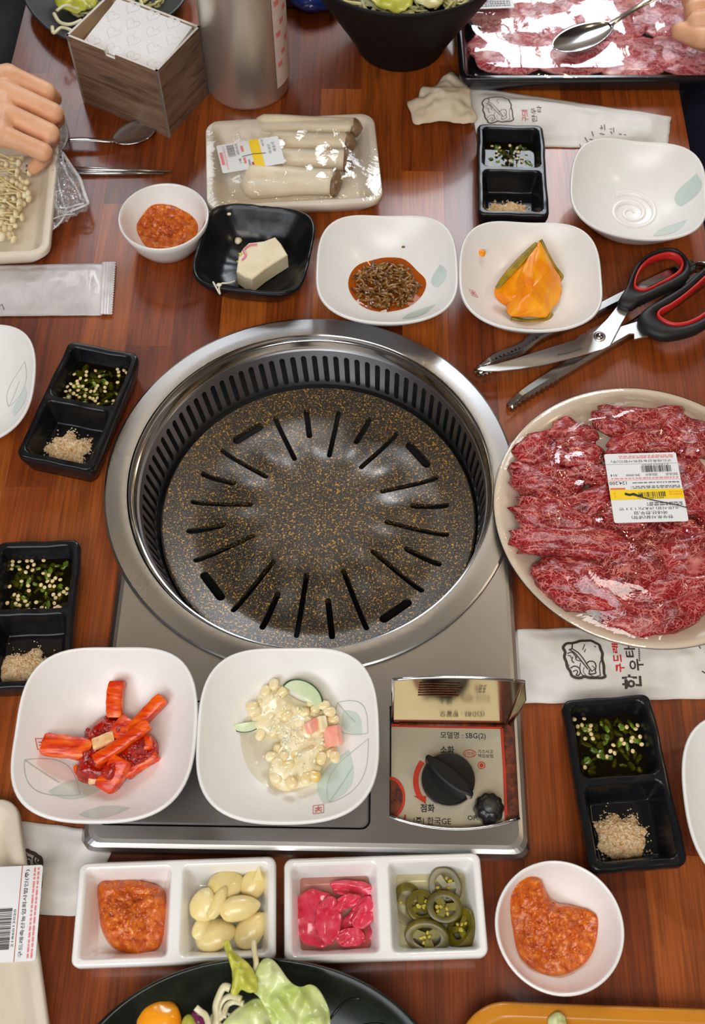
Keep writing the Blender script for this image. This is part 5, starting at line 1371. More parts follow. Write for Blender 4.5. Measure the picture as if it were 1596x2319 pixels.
L_.text('구드래축산농업회사법인(주)', 0.08, 0.095, 0.92, 0.138); L_.smalllines(0.05, 0.03, 0.80, 0.08, 2, 10, M_pinkp)
pen = [L_.p(*q) for q in [(0.78, 0.615), (0.74, 0.60), (0.60, 0.57), (0.45, 0.50+0.02), (0.30, 0.74-0.25+0.10), (0.0, 0.84)]]
pen = [L_.p(*q) for q in [(0.80, 0.600), (0.72, 0.606), (0.60, 0.640), (0.45, 0.690), (0.30, 0.730), (0.12, 0.775), (-0.02, 0.815)]]
L_.add('pen_stroke', ribbon(smooth_path([(q[0], q[1], 0) for q in pen], 4), 0.0009, L_.zz, lift=0.0005), M_ink)
L_.add('pen_scribble', ribbon([L_.p(*q) for q in [(0.80, 0.590), (0.74, 0.612), (0.68, 0.600), (0.62, 0.630), (0.56, 0.615)]], 0.0022, L_.zz, lift=0.0006), M_ink)

# ---------------------------------------------------------------- black tray of thin beef, top right
M_tray = plain('black_plastic_tray', (0.008, 0.008, 0.009), 0.18, var=0.05, coat=0.3)
bt = thing('meat_tray', 'black rectangular tray of thin pink beef under shiny film at the top right', 'tray', (0.3010, 0.6100, 0.0), math.radians(1.0))
BTW = [(0, 0, 0.1535, 0.1015, 0.010, 0.006, 0.014)]
v = well_dish(0.1590, 0.1070, 0.012, 0.0230, BTW, 0.008, 0.0020, 50, 40); mk('tray_body', v[0], v[1], M_tray, bt)
V = []; nu, nv = 70, 50
for j in range(nv):
    for i in range(nu):
        u, w = -1+2*i/(nu-1), -1+2*j/(nv-1); x, y = u*0.1575, w*0.1055; e = min(1, (1-abs(u))*14)*min(1, (1-abs(w))*10)
        V.append((x, y, 0.0232+e*(0.0042+0.0022*nz(x*22, y*22, 3)+0.0008*nz(x*60, y*40, 7))))
mk('cling_film', V, gridf(nu, nv), M_filmt, bt)
for k, (x, y, w_, h_, r, z) in enumerate([(-0.100, -0.045, 0.090, 0.085, 0.1, 0.0150), (-0.035, -0.055, 0.095, 0.070, -0.1, 0.0160), (0.035, -0.060, 0.090, 0.070, 0.25, 0.0155), (0.100, -0.055, 0.095, 0.075, -0.2, 0.0160), (-0.105, 0.030, 0.080, 0.090, 0.0, 0.0160),
    (-0.045, 0.015, 0.085, 0.095, 0.3, 0.0170), (0.020, 0.010, 0.090, 0.085, -0.3, 0.0175), (0.085, 0.015, 0.100, 0.090, 0.2, 0.0170), (0.120, 0.050, 0.060, 0.080, 0.1, 0.0160), (-0.010, 0.065, 0.100, 0.060, 0.1, 0.0160), (0.060, 0.070, 0.090, 0.055, -0.1, 0.0160), (-0.090, 0.075, 0.090, 0.045, 0.0, 0.0160)]):
    V = []; n = 22
    for j in range(n):
        for i in range(n):
            u, q = -1+2*i/(n-1), -1+2*j/(n-1); u2, q2 = u*math.sqrt(1-q*q/2), q*math.sqrt(1-u*u/2); e = 1+0.12*nz(u2*2+k, q2*2, 1)
            V.append((u2*w_/2*e, q2*h_/2*e, 0.0030*nz(u2*2.2+k, q2*2.2, k)+0.0012*nz(u2*6, q2*6, k)-0.004*(u2*u2+q2*q2)**2))
    o = mk('thin_beef_slice', V, gridf(n, n), M_meat2); w = bt.matrix_basis @ Vector((x, y, z)); o.location = w; o.rotation_euler = (0, 0, r)
    s_ = o.modifiers.new('s', 'SOLIDIFY'); s_.thickness = 0.003; s_.offset = 0
    tag(o, 'thin pink beef slice in the black tray, '+['front left corner', 'front, second from the left', 'front, third from the left', 'front right corner', 'left end of the middle row', 'middle row, left of the spoon bowl', 'middle row, under the spoon bowl', 'middle row, under the spoon handle', 'right end beside the hand', 'back row, centre', 'back row, right', 'back row, left, under the sticker'][k], 'meat', 'thin beef slices in the black tray')
p = A(1108, 4, 0.029); st = Sticker(bt, (p.x+0.002, p.y+0.010), 0.048, 0.044, math.radians(4), FLAT(0.0290), 'price_sticker')
st.rect('yellow_band', 0.0, 0.43, 1.0, 0.58, M_yellow); st.smalllines(0.05, 0.06, 0.92, 0.38, 4, 3, M_grey); st.smalllines(0.05, 0.64, 0.9, 0.9, 3, 4, M_grey)

# ---------------------------------------------------------------- foam trays
FW = [(0, 0, 0.0830, 0.0585, 0.013, 0.0050, 0.0170)]
ftray = well_dish(0.0885, 0.0640, 0.016, 0.0250, FW, 0.012, 0.0022, 48, 36)
p = A(662, 362, 0.0250)
MT = thing('mushroom_pack', 'white foam tray of king oyster mushrooms wrapped in film with a price sticker', 'tray', (p.x, p.y, 0), math.radians(5.0))
mk('tray_body', *ftray, M_foam, MT); _fme = MT.children[0].data
def film_over(parent, hw, hl, z0, bulge, seed, mat=None):
    V = []; nu, nv = 64, 48
    for j in range(nv):
        for i in range(nu):
            u, w = -1+2*i/(nu-1), -1+2*j/(nv-1); x, y = u*hw, w*hl
            ax, ay = abs(x)-(hw-0.016), abs(y)-(hl-0.016)
            if ax > 0 and ay > 0:
                a, b = ax/0.016, ay/0.016; a, b = a*math.sqrt(1-b*b/2), b*math.sqrt(1-a*a/2); x = math.copysign(hw-0.016+a*0.016, x); y = math.copysign(hl-0.016+b*0.016, y)
            e = sstep((1-abs(u))*2.2)*sstep((1-abs(w))*2.2)
            V.append((x, y, z0+e*(bulge+0.0022*nz(x*34+seed, y*34, seed)+0.0010*nz(x*90, y*70, seed))))
    return mk('cling_film', V, gridf(nu, nv), mat or M_film, parent)
film_over(MT, 0.0875, 0.0630, 0.0256, 0.0075, 3.0)
M_stem = mottled('oyster_mushroom_stem', [(0.3, srgb(222, 204, 172)), (0.7, srgb(236, 224, 200))], 30.0, 0.45, 3.0, bump=0.1, sub=0.2, stretch=(0.3, 2, 2))
M_cap = mottled('oyster_mushroom_cap', [(0.3, srgb(112, 84, 58)), (0.7, srgb(156, 124, 92))], 60.0, 0.4, bump=0.15)
UX = lambda x, y: (450+x/3.71, 230+y/3.71)
def oyster(a, b, r0, r1, rc, z, label, capflat=0.45):
    pa, pb = A(*UX(*a), z), A(*UX(*b), z); e = thing('king_oyster_mushroom', label, 'mushroom', ((pa.x+pb.x)/2, (pa.y+pb.y)/2, 0.008), 0, 'king oyster mushrooms in the wrapped tray')
    d = pb-pa; n = 18; P, rr = [], []
    for k in range(n+1):
        t = k/n; P.append(pa+d*t+Vector((0, 0.0012*math.sin(t*3), 0))); en = min(1, math.sqrt(max(0.0, t/0.10))) if t < 0.10 else 1.0; rr.append(max(0.0012, lerp(r0, r1, sstep(t))*en*(1+0.04*math.sin(7*t))))
    v = sweep(P, rr, 20); mk('stem', v[0], v[1], M_stem, e, True, world=True)
    dn = d.normalized(); P = [pb+dn*x for x in (-0.004, -0.002, 0.001, 0.004, 0.007, 0.0095)]; rr = [r1*0.9, rc*0.95, rc, rc*0.86, rc*0.55, rc*0.08]
    v = sweep(P, rr, 20, flat=0.8); mk('cap', v[0], v[1], M_cap, e, True, world=True)
oyster((450, 190), (1300, 220), 0.0100, 0.0095, 0.0115, 0.0180, 'pale king oyster mushroom at the back of the wrapped tray')
oyster((560, 350), (1250, 345), 0.0110, 0.0095, 0.0125, 0.0165, 'king oyster mushroom second from the back, partly under the sticker')
oyster((430, 500), (1240, 490), 0.0115, 0.0105, 0.0150, 0.0170, 'king oyster mushroom third from the back')
oyster((345, 670), (1130, 680), 0.0175, 0.0130, 0.0165, 0.0180, 'fat king oyster mushroom at the front of the wrapped tray')
p = A(450+435/3.71, 230+445/3.71, 0.0345)
st = Sticker(MT, (p.x, p.y), 0.0640, 0.0400, math.radians(14), FLAT(0.0345), 'price_sticker')
st.rect('yellow_band', 0.52, 0.0, 0.68, 1.0, M_yellow, 0.0002); st.rect('red_band', 0.485, 0.02, 0.52, 0.22, M_red)
st.bars(0.15, 0.52, 0.27, 0.95, 22, 4, 'b', M_grey); st.text('구드래축산농업회사법인(주)', 0.085, 0.08, 0.125, 0.92, M_pinkp, PI/2); st.smalllines(0.02, 0.05, 0.07, 0.95, 1, 5, M_pinkp)
st.text('2025-05-01', 0.29, 0.55, 0.33, 0.95, M_grey, PI/2); st.text('1팩', 0.30, 0.25, 0.34, 0.40, M_darkp, PI/2); st.smalllines(0.37, 0.1, 0.41, 0.95, 2, 6, M_pinkp)
st.text('새송이', 0.86, 0.45, 0.92, 0.80, M_grey, PI/2); st.text('국내산', 0.79, 0.40, 0.84, 0.75, M_grey, PI/2); st.text('버섯', 0.71, 0.72, 0.75, 0.95, M_grey, PI/2); st.text('1,000', 0.435, 0.05, 0.475, 0.32, M_darkp, PI/2)
st.add('pen_stroke', ribbon([st.p(0.36, 0.46), st.p(0.55, 0.49), st.p(0.74, 0.45)], 0.0008, st.zz, lift=0.0005), M_ink)
# enoki tray at the left edge
ET = thing('enoki_tray', 'white foam tray of enoki mushrooms at the left edge under a hand', 'tray', (-0.3330, 0.3255, 0.0), math.radians(94.6))
obj_from(_fme, 'tray_body', ET)
M_enoki = mottled('enoki_white', [(0.3, srgb(226, 206, 158)), (0.7, srgb(240, 228, 196))], 50.0, 0.35, bump=0.05, sub=0.3)
M_enst = mottled('enoki_stem', [(0.3, srgb(214, 190, 124)), (0.7, srgb(234, 218, 172))], 40.0, 0.35, bump=0.05, sub=0.3)
_en = []
for k in range(4):
    rn_ = R_(90+k); L = 0.060; P = [(-L*(1-i/7), 0.0015*math.sin(i*0.9+k), 0.0012*math.sin(i*0.7+k*2)) for i in range(8)]
    s_ = sweep(P, [0.0011]*8, 7); r = rn_.uniform(0.0036, 0.0054); c_ = ellipsoid(r*0.75, r, r, 12, 8); c_ = ([(v[0]+0.0005 if v[0] > 0 else v[0]*0.35, v[1], v[2]) for v in c_[0]], c_[1])
    V, Fs = join(s_, c_); o = mk('enoki_mushroom', V, Fs, [M_enst, M_enoki], None, True, [0]*len(s_[1])+[1]*len(c_[1])); _en.append(o.data); bpy.data.objects.remove(o)
rn_ = R_(44); pts = []
EX = lambda x, y: (x/4.832, 120+y/4.832)
caps = [(125, 1175), (235, 1160), (200, 1200), (310, 1310), (115, 1300), (185, 1290), (130, 1265), (70, 1400), (175, 1430), (215, 1380), (288, 1410), (215, 1470), (130, 1400), (270, 1480), (200, 1550), (265, 1550), (310, 1590), (45, 1610), (65, 1590), (205, 1650), (250, 1650), (200, 1700), (25, 1690), (20, 1745), (85, 1745), (235, 1795), (30, 1790), (125, 1820), (60, 1870), (160, 1890), (100, 1920), (40, 1935), (90, 2000), (125, 1980), (140, 2040), (10, 2015), (15, 1560), (15, 1230), (60, 1220), (30, 1470), (90, 1500), (140, 1600), (120, 1690), (160, 1760), (5, 1860), (170, 1340), (300, 1530), (240, 1420)]
for k, q in enumerate(caps):
    z = rn_.uniform(0.014, 0.024); w = A(*EX(*q), z); o = obj_from(_en[k % 4], 'enoki_mushroom'); o.location = w; o.rotation_euler = (rn_.uniform(0, 6), rn_.uniform(-0.15, 0.22), math.radians(rn_.uniform(-28, 12))); s_ = rn_.uniform(0.75, 1.15); o.scale = (1, s_, s_)
    tag(o, 'thin pale enoki mushroom with a round cap in the foam tray', 'mushroom', 'enoki mushrooms in the foam tray')
# crumpled film pulled off the enoki tray
for k, (px, z, lb, am) in enumerate([([(128, 225), (140, 250), (152, 300), (150, 325), (135, 350), (158, 380), (180, 400), (198, 445), (200, 465), (180, 485), (150, 495), (138, 510), (108, 528), (106, 480), (112, 420), (120, 350), (118, 290)], 0.014, 'crumpled clear film hanging from the enoki tray beside the hand', 0.007)]):
    cf = outline_sheet('cling_film', px, z, M_filmc, am, 120.0, 0.0, 2.0, 0.010, 120, 40); tag(cf, lb, 'film')
    for q, r_ in (([(134, 340), (124, 380), (122, 430), (128, 470), (150, 480), (185, 468), (200, 462)], 0.0016), ([(140, 345), (160, 375), (180, 405), (192, 440), (200, 462)], 0.0020), ([(133, 225), (150, 290), (150, 318), (132, 345)], 0.0013), ([(150, 480), (135, 505), (108, 528)], 0.0013), ([(128, 345), (116, 385), (112, 440), (118, 500)], 0.0018), ([(126, 350), (130, 400), (140, 450), (150, 478)], 0.0010), ([(140, 350), (150, 390), (172, 425), (184, 452)], 0.0010), ([(120, 470), (150, 470), (190, 460)], 0.0012), ([(112, 500), (140, 488), (170, 484)], 0.0009), ([(138, 250), (144, 290), (142, 320)], 0.0009), ([(130, 345), (145, 330), (152, 300)], 0.0015), ([(118, 300), (124, 330), (128, 345)], 0.0014)):
        v = sweep(smooth_path([A(x, y, 0.016+0.003*math.sin(x*0.3+y*0.1)) for x, y in q], 5), r_, 6, flat=0.5); mk('film_fold', v[0], v[1], M_filmw, cf, True, world=True)
# wrapped foam tray at the near left corner
p3 = math.radians(107)
NT_ = thing('foam_tray_pack', 'film wrapped white foam tray with a barcode sticker at the near left corner', 'tray', (-0.2420, -0.3850, 0.0), p3)
obj_from(_fme, 'tray_body', NT_); film_over(NT_, 0.0875, 0.0630, 0.0256, 0.0020, 8.0, M_filmt)
st = Sticker(NT_, (A(14, 2070, 0.0285).x-0.003, A(14, 2070, 0.0285).y), 0.0640, 0.0520, math.radians(94), FLAT(0.0287), 'price_sticker')
st.text('구드래축산농업회사법인(주)', 0.04, 0.17, 0.955, 0.235, bold=0.006); st.rect('red_rule', 0.0, 0.275, 1.0, 0.285, M_red); st.smalllines(0.03, 0.03, 0.97, 0.13, 2, 12, M_pinkp)
st.bars(0.13, 0.36, 0.56, 0.72, 34, 19); st.text('2186012020', 0.15, 0.31, 0.54, 0.34); st.text('800', 0.86, 0.66, 0.97, 0.73)

# ---------------------------------------------------------------- paper sleeves, wipe packet
def sleeve(name, corners, label, cat, seed, amp=0.0022, h=0.0030, mat=None, nu=56, nv=24, ragged=0.0012, pillow=0.003, zoff=0.0):
    C_ = [A(*q, zoff+0.003) for q in corners]; mat = mat or M_paper
    def zf(x, y): return zoff+h+amp*nz(x*30+seed, y*42, seed)+0.6*amp*nz(x*75, y*90+seed, 2)
    top, bot = [], []
    for j in range(nv+1):
        for i in range(nu+1):
            u, w = i/nu, j/nv; q = C_[0].lerp(C_[1], u).lerp(C_[3].lerp(C_[2], u), w)
            e = min(1, min(w, 1-w)*6); ex = min(1, min(u, 1-u)*10)
            q = q+Vector((ragged*nz(w*7+seed, u*2), ragged*nz(u*9+seed, w*2), 0))
            z = zf(q.x, q.y)+pillow*e*ex*math.sin(PI*w); top.append((q.x, q.y, lerp(zoff+0.0016, z, max(0.15, e*ex)))); bot.append((q.x, q.y, zoff+0.0003))
    def zt(x, y):
        return zf(x, y)+pillow*0.9
    nT = len(top); V = top+bot; Fs = gridf(nu+1, nv+1)+[tuple(reversed(f)) for f in gridf(nu+1, nv+1, off=nT)]
    b = [i for i in range(nu+1)]+[(j+1)*(nu+1)-1 for j in range(1, nv+1)]+[nv*(nu+1)+i for i in range(nu-1, -1, -1)]+[j*(nu+1) for j in range(nv-1, 0, -1)]
    for k in range(len(b)): a, c = b[k], b[(k+1) % len(b)]; Fs.append((a, nT+a, nT+c, c))
    o = mk(name, V, Fs, mat, None, True, world=True); tag(o, label, cat)
    # exact top height for print: nearest in the grid
    def zq(x, y):
        best = None
        P = Vector((x, y)); a0, a1, a2, a3 = [Vector((c.x, c.y)) for c in C_]
        u = w = 0.5
        for _ in range(8):
            q = a0.lerp(a1, u).lerp(a3.lerp(a2, u), w); du = (a1-a0).lerp(a2-a3, w); dw = a3.lerp(a2, u)-a0.lerp(a1, u); r_ = P-q; D = du.x*dw.y-du.y*dw.x
            u += (r_.x*dw.y-r_.y*dw.x)/D; w += (du.x*r_.y-du.y*r_.x)/D
        e = max(0, min(1, min(w, 1-w)*6)); ex = max(0, min(1, min(u, 1-u)*10))
        return lerp(zoff+0.0016, zf(x, y)+pillow*e*ex*math.sin(PI*max(0, min(1, w))), max(0.15, e*ex))
    return o, zq
def emblem_strokes(T):
    """brush drawing of an ox head in a rough frame; T maps sketch points to the table"""
    S_ = [([(560, 220), (585, 190), (625, 190), (655, 183), (690, 170), (730, 167), (765, 165), (800, 182), (825, 195), (835, 230), (848, 262), (845, 300), (858, 345), (862, 400), (872, 420), (845, 434), (800, 434), (755, 437), (715, 430), (690, 440), (655, 440), (622, 425), (612, 398), (592, 365), (583, 325), (568, 290), (575, 255)], 21, True),
          ([(600, 238), (640, 262), (690, 318), (742, 378)], 6, False), ([(622, 232), (668, 262), (712, 310), (732, 340), (770, 392)], 6, False), ([(602, 238), (622, 232), (625, 195)], 7, False),
          ([(732, 335), (752, 318), (785, 322), (800, 350), (796, 385), (800, 402), (755, 410), (752, 380)], 6, False), ([(770, 350), (792, 372), (768, 392)], 4, False),
          ([(612, 372), (640, 358), (672, 370), (684, 400), (672, 424), (650, 420)], 6, False), ([(630, 398), (652, 388), (665, 400), (655, 418)], 5, False),
          ([(590, 266), (622, 258), (645, 282), (660, 302)], 5, False), ([(592, 280), (612, 282), (618, 300)], 4, False), ([(630, 290), (622, 315), (640, 335)], 5, False), ([(655, 285), (650, 310), (690, 322)], 4, False),
          ([(718, 196), (700, 240)], 4, False), ([(722, 232), (714, 256)], 4, False), ([(788, 205), (800, 214)], 4, False), ([(686, 335), (680, 380), (698, 418), (728, 434)], 4, False), ([(712, 365), (706, 395), (725, 420)], 3, False),
          ([(846, 296), (826, 345), (836, 420)], 5, False), ([(600, 345), (606, 356)], 3, False), ([(742, 408), (790, 428), (830, 415)], 4, False)]
    return [([T(*q) for q in smooth_path([(a, b, 0) for a, b in P], 3, cl)], w, cl) for P, w, cl in [(P, w, cl) for P, w, cl in S_]]
_T3 = lambda f: (lambda q, *a: f(q, *a))
def emblem(o, zq, T, k, mat):
    parts_ = []
    S_ = emblem_strokes(lambda *q: T(q[0], q[1]))
    for P, w, cl in S_: parts_.append(ribbon([(p_.x, p_.y) for p_ in P], w*k*(1 if w > 9 else 1.5), zq, cl, 0.0005))
    mk('ox_head_emblem', *join(*parts_), mat, o, False, world=True)
def put(o, name, vf, mat): return mk(name, vf[0], vf[1], mat, o, False, world=True)
s1, z1 = sleeve('paper_sleeve', [(1122, 1425), (1680, 1412), (1672, 1578), (1178, 1592)], 'white printed paper utensil sleeve lying in front of the meat plate', 'sleeve', 1.0, 0.0030, 0.0034, pillow=0.0030)
SX = lambda x, y: A(1100+x/3.218, 1400+y/3.218, 0.006)
M_brush = plain('dark_brown_print', srgb(62, 52, 44), 0.6)
M_redp = plain('bright_red_print', srgb(206, 40, 44), 0.6)
emblem(s1, z1, SX, 1/3.218/2880, M_brush)
def sx_text(o, zq, s_, X, x0, y0, x1, y1, mat, bold, rot=PI/2):
    a, b = X(x0, y0), X(x1, y1); w, h = abs(b.x-a.x), abs(b.y-a.y); V, Fs = text_box(s_, (a.x+b.x)/2, (a.y+b.y)/2, h if rot else w, w if rot else h, zq, rot, 0.0005, bold); put(o, 'printed_lettering', (V, Fs), mat)
for s_, x0, y0, x1, y1, m_, b_ in (('구', 945, 330, 1015, 390, M_redp, 0.03), ('드', 925, 265, 990, 320, M_redp, 0.03), ('래', 915, 180, 970, 255, M_redp, 0.03), ('한', 990, 410, 1140, 510, M_brush, 0.025), ('우', 1040, 300, 1150, 385, M_brush, 0.02), ('타', 1005, 200, 1095, 290, M_brush, 0.02)):
    sx_text(s1, z1, s_, SX, x0, y0, x1, y1, m_, b_)
put(s1, 'small_print', join(*[ribbon([(SX(1112, y).x, SX(1112, y).y), (SX(1120, y+12).x, SX(1120, y+12).y)], 0.0011, z1, lift=0.0005) for y in range(220, 310, 17)]), M_grey)
put(s1, 'brush_mark', join(ribbon([(SX(1575, 385).x, SX(1575, 385).y), (SX(1600, 398).x, SX(1600, 398).y)], 0.001, z1), ribbon([(SX(1550, 207).x, SX(1550, 207).y), (SX(1562, 225).x, SX(1562, 225).y)], 0.0008, z1)), M_brush)
s2, z2 = sleeve('paper_sleeve', [(1055, 192), (1520, 262), (1512, 330), (1085, 330)], 'cream white printed paper sleeve lying behind the far sauce dish', 'sleeve', 4.0, 0.0022, 0.0030, pillow=0.006)
FX = lambda x, y: A(900+x/2.293, 140+y/2.293, 0.008)
emblem(s2, z2, lambda x, y: FX(440+(x-560)*0.52, 175+(y-165)*0.50), 1/3.218/2880*0.55, M_brush)
for s_, x0, y0, x1, y1, m_, b_ in (('구드래', 640, 255, 680, 312, M_redp, 0.01), ('한우', 690, 240, 725, 320, M_brush, 0.0), ('타', 722, 228, 750, 262, M_brush, 0.0)): sx_text(s2, z2, s_, FX, x0, y0, x1, y1, m_, b_)
put(s2, 'brush_mark', join(*[ribbon([(FX(x, y).x, FX(x, y).y), (FX(x+a, y+b).x, FX(x+a, y+b).y)], 0.0010, z2, lift=0.0006) for x, y, a, b in ((950, 405, 6, 14), (975, 380, 14, 12), (985, 400, 12, -8), (1008, 360, 12, 18), (1000, 385, 20, 4), (1050, 350, 14, -4), (1055, 335, 8, 18), (1072, 330, 4, 26), (1050, 368, 24, 6), (1100, 350, 14, 2), (1105, 362, 10, 12), (1120, 345, 2, 22), (1150, 372, 14, 4), (1175, 376, 12, 2))]), M_grey)
sq = outline_sheet('crumpled_napkin', [(940, 282), (930, 255), (922, 228), (946, 221), (954, 200), (985, 190), (1008, 170), (1022, 158), (1042, 182), (1062, 205), (1066, 240), (1080, 270), (1060, 283), (1020, 276), (975, 276)], 0.006, M_cream, 0.0055, 42.0, 0.0010, 6.0, 0.010, 72, 18)
tag(sq, 'crumpled cream paper napkin at the end of the far sleeve', 'napkin')
s3, z3 = sleeve('paper_sleeve', [(-90, 1842), (270, 1885), (190, 2075), (-90, 2062)], 'greyish white printed paper sleeve under the near left foam tray', 'sleeve', 9.0, 0.0026, 0.0024, pillow=0.002)
LX = lambda x, y: A(x/5.053, 1860+y/5.053, 0.006)
emblem(s3, z3, lambda x, y: LX(175+(y-165)*1.05, 315+(x-560)*1.45), 1/5.053/3020*1.9, M_brush)
t = NT('wipe_foil'); v_ = t.coord((1, 1, 1)); f_ = t.noise(v_, 26.0, 4.0, 0.6, 1.0)
t.set(Base_Color=t.ramp(f_, [(0.3, srgb(196, 190, 190)), (0.7, srgb(222, 218, 218))]), Roughness=0.32, Coat_Weight=0.2); t.bump(f_, 0.5, 0.004); M_wipe = t.m
s4, z4 = sleeve('wet_wipe_packet', [(-70, 600), (236, 594), (230, 711), (-70, 714)], 'plain pale wet wipe packet with a crimped end at the left edge', 'packet', 12.0, 0.0010, 0.0032, M_wipe, pillow=0.0035, ragged=0.0004)
V = []; n = 44; c0, c1, c2, c3 = A(232, 594, 0.003), A(260, 593, 0.003), A(252, 712, 0.003), A(226, 711, 0.003)
for j in range(n+1):
    w = j/n
    for i, u in enumerate((0, 0.12, 0.24, 0.36, 0.48, 0.60, 0.72, 0.84, 1.0)):
        q = c0.lerp(c1, u).lerp(c3.lerp(c2, u), w); V.append((q.x+(0.0012*(j % 2) if i == 8 else 0), q.y, 0.0024+0.0005*(i % 2)))
o = mk('crimped_end', V, gridf(9, n+1), M_wipe, s4, False, world=True); sm = o.modifiers.new('s', 'SOLIDIFY'); sm.thickness = 0.0008
sc2 = ribbon([(A(x, y, 0.004).x, A(x, y, 0.004).y) for x, y in ((0, 694), (5, 690), (9, 700))], 0.0006, z4); put(s4, 'ink_mark', sc2, M_ink)

# ---------------------------------------------------------------- scissors and tongs
M_blade = m_steel('scissor_blade_steel', (0.86, 0.86, 0.86), 0.34, (60, 6, 4), 0.06, False)
M_tong = m_steel('tong_steel', (0.55, 0.54, 0.53), 0.2, (4, 4, 4), 0.04, False)
M_handle = plain('dark_grey_rubber', (0.012, 0.0115, 0.0115), 0.5, bump=0.1, bscale=500, spec=0.35)
M_hred = plain('red_rubber', srgb(196, 36, 34), 0.42, var=0.03)
ZS = 0.0185
QX = lambda x, y, z=ZS: A(1050+x/2.923, 550+y/2.923, z)
sc = thing('scissors', 'large kitchen scissors with black and red handles lying on the tongs', 'scissors', (QX(900, 620).x, QX(900, 620).y, 0.012))
def flat(name, px, z, th, mat, parent, b=0.0006, X=QX, smooth=False):
    P = [X(*q, z) for q in px]; P = [(q.x, q.y) for q in P]
    if sum(P[i][0]*P[(i+1) % len(P)][1]-P[(i+1) % len(P)][0]*P[i][1] for i in range(len(P))) < 0: P.reverse()
    v = slab(P, z-th, z, b); return mk(name, v[0], v[1], mat, parent, smooth, world=True)
flat('lower_blade', [(100, 835), (125, 826), (330, 768), (600, 682), (735, 640), (775, 605), (840, 590), (960, 660), (1010, 562), (1145, 520), (1225, 615), (1128, 638), (1128, 600), (1098, 600), (1000, 655), (955, 690), (800, 720), (400, 800)], ZS-0.0022, 0.0020, M_blade, sc, 0.0003)
flat('upper_blade', [(1020, 412), (1092, 450), (1040, 540), (968, 680), (920, 705), (760, 748), (560, 798), (380, 832), (240, 846), (140, 846), (92, 836), (110, 820), (330, 778), (600, 712), (745, 668), (800, 625), (870, 580), (950, 500)], ZS, 0.0020, M_blade, sc, 0.0004)
w = QX(898, 620, ZS); v = lathe([(0.0001, 0.0024), (0.0030, 0.0022), (0.0040, 0.0010), (0.0042, 0.0)], 32, cap0=False); v = ([(a[0]+w.x, a[1]+w.y, a[2]+ZS) for a in v[0]], v[1]); mk('pivot_screw', v[0], v[1], M_chrome, sc, True, world=True)
w2 = lathe([(0.0056, 0.0), (0.0056, 0.0006), (0.0040, 0.0008)], 32); mk('washer', [(a[0]+w.x, a[1]+w.y, a[2]+ZS) for a in w2[0]], w2[1], M_blade, sc, True, world=True)
put(sc, 'engraved_mark', ribbon([(QX(x, y).x, QX(x, y).y) for x, y in ((620, 742), (650, 735), (690, 728), (740, 712), (780, 700))], 0.0012, FLAT(ZS), lift=0.0004), M_grey)
def loop(name, outer, inner, z, th, mat, parent, n=72, p=2.6, X=QX):
    O = resample(smooth_path([X(*q, z) for q in outer], 4, True), n); I = resample(smooth_path([X(*q, z) for q in inner], 4, True), n); V = []
    # align the two rings by nearest start
    k0 = min(range(n), key=lambda k: (I[k]-O[0]).length); I = I[k0:]+I[:k0]
    for i in range(n):
        c_ = (O[i]+I[i])/2; h = (O[i]-I[i])/2
        for k in range(10):
            a = 2*PI*k/10; ca, sa = math.cos(a), math.sin(a); ca = math.copysign(abs(ca)**(2/p), ca); sa = math.copysign(abs(sa)**(2/p), sa); V.append((c_.x+h.x*ca, c_.y+h.y*ca, z+th/2*sa))
    o = mk(name, V, gridf(10, n, True, True), mat, parent, True, world=True); return recalc(o)
out1 = [(1015, 410), (1060, 330), (1090, 250), (1130, 170), (1200, 100), (1300, 58), (1395, 58), (1465, 110), (1498, 180), (1480, 245), (1400, 295), (1270, 358), (1150, 415), (1100, 445)]
in1 = [(1118, 300), (1125, 245), (1160, 170), (1220, 112), (1300, 82), (1370, 74), (1425, 98), (1452, 145), (1440, 200), (1385, 245), (1290, 292), (1215, 328), (1170, 332), (1132, 318)]
in1b = [(1134, 295), (1142, 250), (1172, 190), (1228, 135), (1300, 103), (1366, 95), (1408, 115), (1430, 152), (1415, 193), (1370, 230), (1285, 278), (1215, 312), (1175, 316), (1145, 308)]
loop('handle_grip', out1, in1, ZS+0.003, 0.0120, M_handle, sc); loop('red_handle_lining', in1, in1b, ZS+0.003, 0.0100, M_hred, sc)
out2 = [(1148, 520), (1162, 480), (1230, 428), (1330, 372), (1440, 305), (1500, 250), (1580, 185), (1680, 130), (1780, 130), (1840, 190), (1840, 290), (1780, 400), (1680, 500), (1560, 590), (1450, 628), (1330, 645), (1240, 620), (1180, 580)]
in2 = [(1268, 490), (1290, 452), (1360, 415), (1450, 352), (1540, 275), (1620, 200), (1700, 170), (1770, 180), (1790, 240), (1750, 340), (1660, 440), (1560, 520), (1460, 560), (1370, 562), (1300, 530)]
in2b = [(1292, 488), (1308, 465), (1372, 432), (1462, 368), (1555, 290), (1632, 222), (1700, 195), (1748, 205), (1762, 245), (1725, 330), (1640, 422), (1545, 498), (1456, 536), (1375, 540), (1315, 514)]
loop('handle_grip', out2, in2, ZS+0.001, 0.0120, M_handle, sc); loop('red_handle_lining', in2, in2b, ZS+0.001, 0.0100, M_hred, sc)
